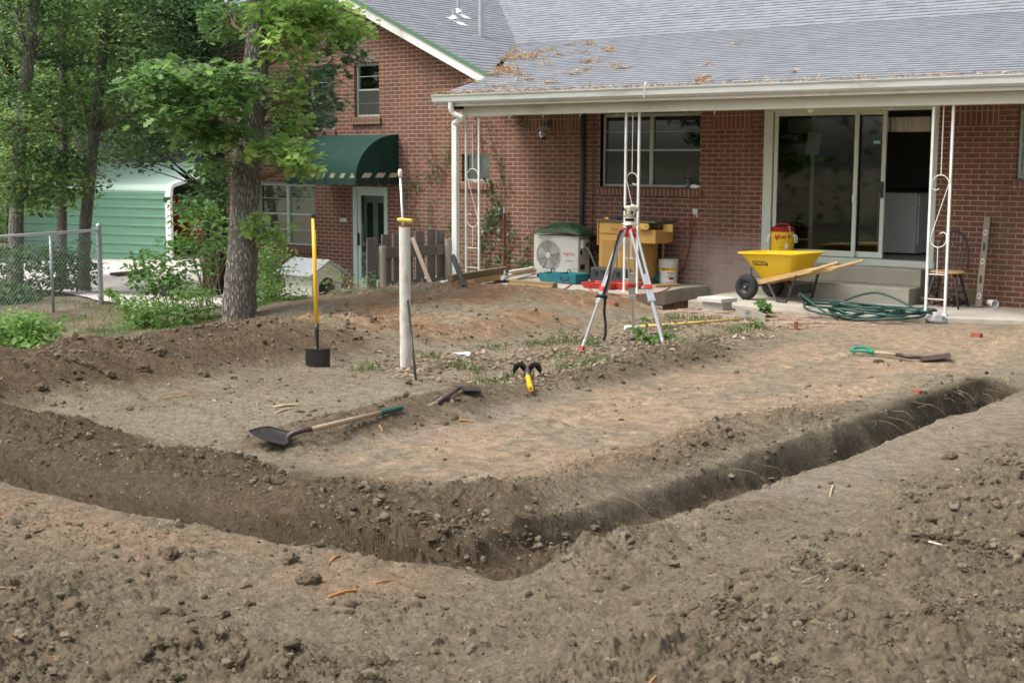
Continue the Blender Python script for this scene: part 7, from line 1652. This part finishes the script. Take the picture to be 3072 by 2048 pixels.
for k, (px, py, lab, sz) in enumerate([(2388, 990, 'red brick stub standing on end in the dirt below the path', (.05, .04, .11)), (2930, 1012, 'red brick half lying in the sandy dirt at the right', (.12, .06, .06)), (2752, 1182, 'red brick chip beside the long trench', (.09, .05, .05)), (1868, 908, 'broken red brick in the hole behind the tripod', (.19, .07, .06)), (1838, 915, 'red brick half lying at the mound edge left of the hole', (.16, .07, .05)), (2745, 962, 'orange brick bit under the hose heap', (.08, .05, .05)), (1702, 895, 'upright brick stub on top of the orange mound', (.05, .04, .09))]):
    q = on(px, py); t = thing('loose_brick', lab, 'brick', q, random.uniform(-.6, .6), 'loose bricks in the dirt'); p = MB(); p.box((-sz[0] / 2, -sz[1] / 2, -.015), (sz[0] / 2, sz[1] / 2, sz[2] - .01)); p.build('brick', M_RB, t, bevel=.006)
tr_ = on(1388, 1066); TP = thing('plastic_scrap', 'crumpled white plastic scrap among the dead leaves', 'litter', tr_); p = MB(); p.ico((0, 0, .01), .09, 3, .9, 6, (1.3, .6, .28)); p.build('scrap', mat('scrap_white', (.8, .82, .84), .3), TP, smooth=False)
for k, (px, py, lab, c_, nm_) in enumerate([(1508, 862, 'crumpled orange and purple wrapper at the slab edge', (.40, .16, .06), 'wrapper'), (1520, 850, 'crumpled white and violet wrapper leaning on the slab edge', (.5, .45, .55), 'wrapper')]):
    q = on(px, py, .0, .1); t = thing('snack_wrapper', lab, 'wrapper', q, 0, 'snack wrappers'); p = MB(); p.ico((0, 0, .035), .07, 2, .8, 11 + k, (1.1, .6, .7)); p.build('foil', mat('wrapper_%d' % k, c_, .3, var=.7, scale=25), t)
# sticks and roots lying about
M_ROOT = mat('orange_root', (.36, .16, .05), .8, var=.25, scale=20); M_STRAW = mat('pale_stick', (.46, .36, .22), .8, var=.2, scale=20)
ST_ = [((985, 1790), (1090, 1770), 'thick orange root piece in the middle foreground', 0, .010), ((1095, 1762), (1200, 1738), 'orange root piece right of the thick one', 0, .007), ((768, 2000), (812, 2040), 'pale stick at the bottom left', 1, .013), ((2090, 1955), (2210, 1948), 'pale stick with an orange end in the bottom middle', 1, .010), ((1925, 1910), (1990, 1935), 'split pale stick pointing at the bottom middle', 1, .012), ((2580, 1960), (2650, 2005), 'curved orange bark strip in the lower right', 0, .012), ((2840, 2010), (2960, 2040), 'pale stick in the bottom right corner', 1, .010), ((985, 1690), (1025, 1665), 'short orange root below the trench bend', 0, .010), ((2790, 1725), (2820, 1705), 'short orange chip on the spoil heap', 0, .016), ((2870, 1410), (2930, 1430), 'pale stick on the spoil heap at the right', 1, .011), ((1420, 1268), (1365, 1262), 'brown stick on the low berm', 0, .012), ((470, 1200), (600, 1185), 'orange root across the ridge foot', 0, .008), ((1140, 1430), (1165, 1475), 'thin straw on the sandy strip', 1, .004), ((2095, 1560), (2110, 1600), 'orange splinter standing by the trench', 0, .007), ((2500, 1455), (2490, 1490), 'white bent twig by the trench edge', 1, .007), ((820, 1222), (905, 1215), 'pale green peeled twig on the grey flat', 1, .014), ((825, 1240), (880, 1226), 'second peeled twig touching the first on the grey flat', 1, .010)]
for k, (a, b, lab, mi, r) in enumerate(ST_):
    A, B = on(*a, r * .5), on(*b, r * .5); t = thing('root_piece' if mi == 0 else 'stick', lab, 'root' if mi == 0 else 'stick', A, 0, 'sticks and roots on the soil'); m_ = A.lerp(B, .5) + Vector((0, 0, .012)); p = MB(); pa_ = smooth_path([Vector((0, 0, 0)), m_ - A, B - A], 5); p.tube(pa_, [r * (1 - .5 * i / len(pa_)) for i in range(len(pa_))], 6); p.build('wood', M_ROOT if mi == 0 else M_STRAW, t, smooth=True)
# small weeds
for k, (px, py, sc, lab) in enumerate([(1945, 1035, 1.3, 'leafy green sprig wilting at the right tripod leg'), (2290, 955, 1.2, 'green weed growing at the end of the lute'), (2262, 985, .8, 'smaller green weed in front of the lute head'), (1320, 850, .7, 'seedling by the fence bottom')]):
    rg = np.random.default_rng(90 + k); q = on(px, py); t = thing('weed', lab, 'weed', q, 0, 'small weeds'); mb = MB(); L = []
    for j in range(9):
        e_ = Vector((rg.normal(0, .10), rg.normal(0, .10), abs(rg.normal(.10, .05)))) * sc; pth = smooth_path([(0, 0, 0), e_ * .6 + Vector((0, 0, .03)), e_], 3); mb.tube(pth, .004, 4)
        for w_ in pth[2:]: L += [np.array(w_) + rg.normal(0, .012, 3)] * 2
    mb.build('stem', mat('green_stem', (.10, .18, .05), .7), t); leaf_mesh('foliage', np.array(L), .075 * sc, M_SHRUB, t, SIM3, rg, tone=np.clip(rg.normal(.6, .2, len(L)), 0, 1))

# brick path, half buried
rg = random.Random(12); p = MB(); M_PAV = mat('paver_brick', (.30, .20, .155), .92, var=.2, scale=8, dirt=(.37, .30, .225), dscale=4, damt=.95)
poly = [(-9.95, -2.05), (-6.5, -2.1), (-6.9, -2.75), (-7.4, -3.3), (-8.1, -3.75), (-9.1, -3.35), (-9.9, -2.7)]
def inside(x, y):
    c = False; n = len(poly)
    for i in range(n):
        (x0, y0), (x1, y1) = poly[i], poly[(i + 1) % n]
        if (y0 > y) != (y1 > y) and x < (x1 - x0) * (y - y0) / (y1 - y0) + x0: c = not c
    return c
for i in range(-30, 30):
    for j in range(-30, 30):
        for k in (0, 1):     # herringbone of 0.2 x 0.1 bricks
            bx = (i * .10 + j * .20) ; by = (-i * .10 + j * .20) if False else (i * .10 - j * .10 * 0)
            u = .1 * (i % 4) + .4 * (j)  if k == 0 else .1 * (i % 4) + .4 * j + .2; v_ = .1 * i; 
            if k == 1: u, v_ = u, v_ 
            a = math.radians(45); x_ = -8.3 + (u * math.cos(a) - v_ * math.sin(a)); y_ = -2.9 + (u * math.sin(a) + v_ * math.cos(a))
            if not inside(x_, y_) or rg.random() < .12: continue
            z_ = hgt(x_, y_) + rg.uniform(-.006, .020); M = Matrix.Translation((x_, y_, z_)) @ Matrix.Rotation(a + rg.uniform(-.05, .05), 4, 'Z') @ Matrix.Rotation(rg.uniform(-.04, .04), 4, 'X'); p.box((-.094, -.045, -.04), (.094, .045, .006), M)
o = p.build('brick_path', M_PAV, None, bevel=.004); tag(o, 'half-buried brick paving in front of the lower walk', None, None, 'structure')

# dead leaves, chips, crumbs, grass: not countable
rg = np.random.default_rng(101)
def scatter(n, x0, x1, y0, y1, dens):
    X = rg.uniform(x0, x1, n); Y = rg.uniform(y0, y1, n); m = masks(X, Y); k = rg.uniform(0, 1, n) < dens(X, Y, m); X, Y = X[k], Y[k]
    m = {q: v[k] for q, v in m.items()}
    return X, Y, macro(X, Y) + detail(X, Y, m)
M_DEAD = leaf_mat('dead_leaf', [(.11, .07, .042), (.21, .145, .095), (.31, .235, .165), (.46, .39, .31)], .15, rough=.7)
X, Y, Z = scatter(30000, -10.2, -6.8, -9.4, -2.8, lambda X, Y, m: np.clip(m['litter'] * (.25 + .55 * ss(vnoise(X, Y, .5, 200), -.3, .3)), 0, 1) * .50)
X2, Y2, Z2 = scatter(5000, -18, -12.6, -4.4, -1.2, lambda X, Y, m: .30 + 0 * X); X3, Y3, Z3 = scatter(3200, -16, -8, -14, -5, lambda X, Y, m: .05 + 0 * X)
P = np.stack([np.r_[X, X2, X3], np.r_[Y, Y2, Y3], np.r_[Z, Z2, Z3] + .012], 1); P[len(X):len(X) + len(X2), 2] += .02
o = leaf_mesh('dead_leaf_litter', P, .050, M_DEAD, None, OAK3, rg, droop=0.0, flat=.80); tag(o, 'brown dead leaves strewn over the middle of the yard', 'leaves', None, 'stuff')
P = np.stack([rg.uniform(-7.12, -6.72, 260), rg.uniform(-.55, -.05, 260), .16 + abs(rg.normal(0, .05, 260))], 1); o = leaf_mesh('leaf_heap', P, .09, M_DEAD, None, OAK3, rg, droop=0, flat=.3, tone=np.clip(rg.normal(.3, .15, 260), 0, 1)); tag(o, 'drift of dead leaves under the chair', 'leaves', None, 'stuff')
# grass tufts
M_GRASS = leaf_mat('grass_blade', [(.05, .12, .03), (.10, .19, .05), (.20, .28, .10)], .35)
def blades(name, X, Y, Z, size, label, m=M_GRASS):
    T = [np.array([(-.035, 0, 0), (.035, 0, 0), (.02, .6, .06), (0, 1, .2), (-.02, .6, .06)])]
    P = np.stack([X, Y, Z], 1); o = leaf_mesh(name, P, size, m, None, T, rg, droop=-.95, flat=.2); tag(o, label, 'grass', None, 'stuff')
X, Y, Z = scatter(60000, -10, -6.8, -9.4, -3, lambda X, Y, m: m['litter'] * np.clip(vnoise(X, Y, .45, 201) * 2.2 - .55, 0, 1) * .8)
X2, Y2, Z2 = scatter(30000, -19, -12.6, -12, -4, lambda X, Y, m: m['yard'] * np.clip(vnoise(X, Y, .6, 202) * 2 - .3, 0, 1)); X3, Y3, Z3 = scatter(9000, -8, 0, -15, -8, lambda X, Y, m: np.clip(vnoise(X, Y, .35, 203) * 3 - 1.9, 0, 1))
blades('grass_tufts', np.r_[X, X2, X3], np.r_[Y, Y2, Y3], np.r_[Z, Z2, Z3], .075, 'sparse green grass between the dead leaves')
# wood chips and root splinters
X, Y, Z = scatter(2300, -10, .5, -15.2, -4, lambda X, Y, m: .12 + .30 * np.clip(m['pile'] + m['fore'], 0, 1)); n = len(X)
T = [np.array([(-.06, 0, 0), (.06, 0, 0), (.045, 1, .02), (-.045, 1, .02)])]; M_CHIP = leaf_mat('chip', [(.30, .12, .035), (.42, .20, .07), (.45, .33, .18), (.55, .46, .32), (.68, .64, .58)], 0)
o = leaf_mesh('wood_chips', np.stack([X, Y, Z + .006], 1), rg.choice([.03, .045, .07], n), M_CHIP, None, T, rg, droop=-.06, flat=.75, tone=rg.uniform(0, 1, n) ** 1.6 * .9); tag(o, 'orange wood chips and straw splinters in the turned soil', 'wood chips', None, 'stuff')
# soil crumbs
def crumbs():
    X, Y, Z = scatter(1500000, -12.5, 1.5, -15.6, -4.5, lambda X, Y, m: np.clip(.14 + .16 * (1 - ss(Y - m['yn'], -.6, -.2)) - .08 * m['tan'] - .05 * m['pad'] + .75 * m['fore'] + .8 * m['pile'] + .6 * m['ridge'] * m['near'] + .6 * m['lberm'] + .5 * m['rberm'] + .5 * m['iberm'] + .6 * m['corner'] - .3 * m['patch'], .03, 1) * np.clip(.5 + vnoise(X, Y, .5, 210), .1, 1) * .42)
    n = len(X); s = .0028 + .0032 * rg.uniform(0, 1, n) + .022 * rg.uniform(0, 1, n) ** 22; mcr = leaf_mat('crumb_soil', [(.085, .066, .044), (.13, .103, .069), (.18, .146, .10), (.24, .20, .145)], 0, rough=.95, spec=.1)
    nt = mcr.node_tree; geo = nt.nodes.new('ShaderNodeNewGeometry'); bp = nt.nodes.new('ShaderNodeBump'); bp.inputs['Strength'].default_value = 1; bp.inputs['Distance'].default_value = .01
    nt.links.new(noise_node(nt, geo.outputs['Position'], 90, 5, .7), bp.inputs['Height']); nt.links.new(bp.outputs[0], nt.nodes['Principled BSDF'].inputs['Normal'])
    for sub_, sel, nm in ((2, s > .014, 'soil_lumps'), (1, s <= .014, 'soil_crumbs')):
        bm = bmesh.new(); bmesh.ops.create_icosphere(bm, subdivisions=sub_, radius=1); bv = np.array([v.co[:] for v in bm.verts]); bf = np.array([[v.index for v in f.verts] for f in bm.faces]); bm.free()
        k = int(sel.sum()); ss_ = s[sel]; sc = ss_[:, None] * rg.uniform(.65, 1.35, (k, 3)); sc[:, 2] *= .8
        f = rg.normal(0, 1.6, (k, 3, 3)); ph = rg.uniform(0, 6.28, (k, 3)); dirs = np.einsum('kij,vj->kvi', f, bv) + ph[:, None]
        jit = 1 + .20 * np.sin(dirs).sum(-1, keepdims=True) + rg.normal(0, .12, (k, len(bv), 1)); V = bv[None] * jit * sc[:, None] + np.stack([X[sel], Y[sel], Z[sel] + ss_ * .05], 1)[:, None]
        F = bf[None] + (np.arange(k) * len(bv))[:, None, None]
        o = raw(nm, V.reshape(-1, 3), F.reshape(-1, 3), mcr, None, np.repeat(rg.uniform(0, 1, k), len(bf)), smooth=False); tag(o, 'loose crumbs of dug soil' if sub_ == 1 else 'fist-sized lumps of dug soil', 'soil', None, 'stuff')
crumbs()
# roots hanging from the cut side of the trench
mb = MB(); rr2 = random.Random(77)
for k in range(22):
    y = rr2.uniform(-8.0, -5.3) if k < 17 else rr2.uniform(-12.6, -9); x = -4.50 + rr2.uniform(-.04, .06); z = hgt(-4.75, y) - rr2.uniform(.0, .12); a = Vector((x - .08, y, z)); b = a + Vector((rr2.uniform(.10, .28), rr2.uniform(-.15, .15), -rr2.uniform(-.02, .18)))
    mb.tube(smooth_path([a, a.lerp(b, .5) + Vector((.02, rr2.uniform(-.05, .05), .03)), b], 4), [.0028 * (1 - .06 * i) for i in range(9)], 4)
o = mb.build('hanging_roots', mat('dull_root', (.22, .15, .09), .9, var=.2), None); tag(o, 'thin roots hanging from the cut side of the trench', 'roots', None, 'stuff')
# leaf and straw litter on the porch roof and in the gutter
def onporch(px, py):
    dr = ray(px, py); t = (EAVE_Z - SL1 * EAVE_Y - (CAM_POS[2] - SL1 * CAM_POS[1])) / (dr[2] - SL1 * dr[1]); return CAM_POS + t * dr
L = []
for (px, py, rx, ry, n) in [(1528, 112, 20, 12, 260), (1545, 155, 18, 8, 90), (1525, 178, 30, 12, 300), (1580, 172, 50, 9, 380), (1520, 212, 34, 14, 520), (1490, 225, 22, 8, 160), (1625, 155, 22, 5, 70), (1655, 150, 10, 4, 30), (1680, 168, 28, 4, 70), (1768, 135, 18, 6, 90), (1712, 136, 12, 4, 30), (1828, 152, 24, 8, 150), (1755, 160, 14, 3, 30), (1768, 187, 34, 5, 130), (1840, 200, 20, 4, 40), (1765, 211, 22, 4, 60), (1865, 207, 24, 3, 60), (1720, 224, 28, 4, 60), (1650, 250, 26, 4, 80), (1580, 243, 40, 5, 70), (1500, 262, 40, 4, 90), (2110, 242, 24, 10, 200), (2120, 198, 16, 3, 20), (2380, 220, 14, 3, 20), (2210, 133, 10, 4, 20), (1560, 228, 40, 6, 90), (1420, 250, 40, 6, 60), (1630, 196, 28, 5, 50)]:
    for k in range(n): L.append(onporch(rg.normal(px, rx * .5), rg.normal(py, ry * .5)))
for k in range(1900):
    x = XL + (WRT - XL) * rg.uniform(0, 1) ** 1.7; y = EAVE_Y - .03 + abs(rg.normal(0, .07)); L.append((x, y, EAVE_Z + .27 * (y - EAVE_Y)))
L = np.array(L); L[:, 2] += .012 + np.abs(rg.normal(0, .012, len(L))); M_STR = leaf_mat('roof_straw', [(.30, .18, .09), (.46, .32, .18), (.58, .45, .30)], .1)
o = leaf_mesh('roof_litter', L, .075, M_STR, None, [np.array([(-.07, 0, 0), (.07, 0, 0), (.05, 1, 0), (-.05, 1, 0)])], rg, droop=.05, flat=.6); tag(o, 'tan leaf and straw litter on the shingles and gutter edge', 'litter', None, 'stuff')
gs = S(1936, 260, -1.9); GS = thing('hanging_strip', 'thin white strip hanging over the gutter edge', 'strip', gs); p = MB(); ribbon(p, [(0, .03, .06), (0, 0, .05), (0, -.015, .0), (-.01, -.012, -.10), (-.015, -.01, -.15)], .018); p.build('strip', M_FOAM, GS)
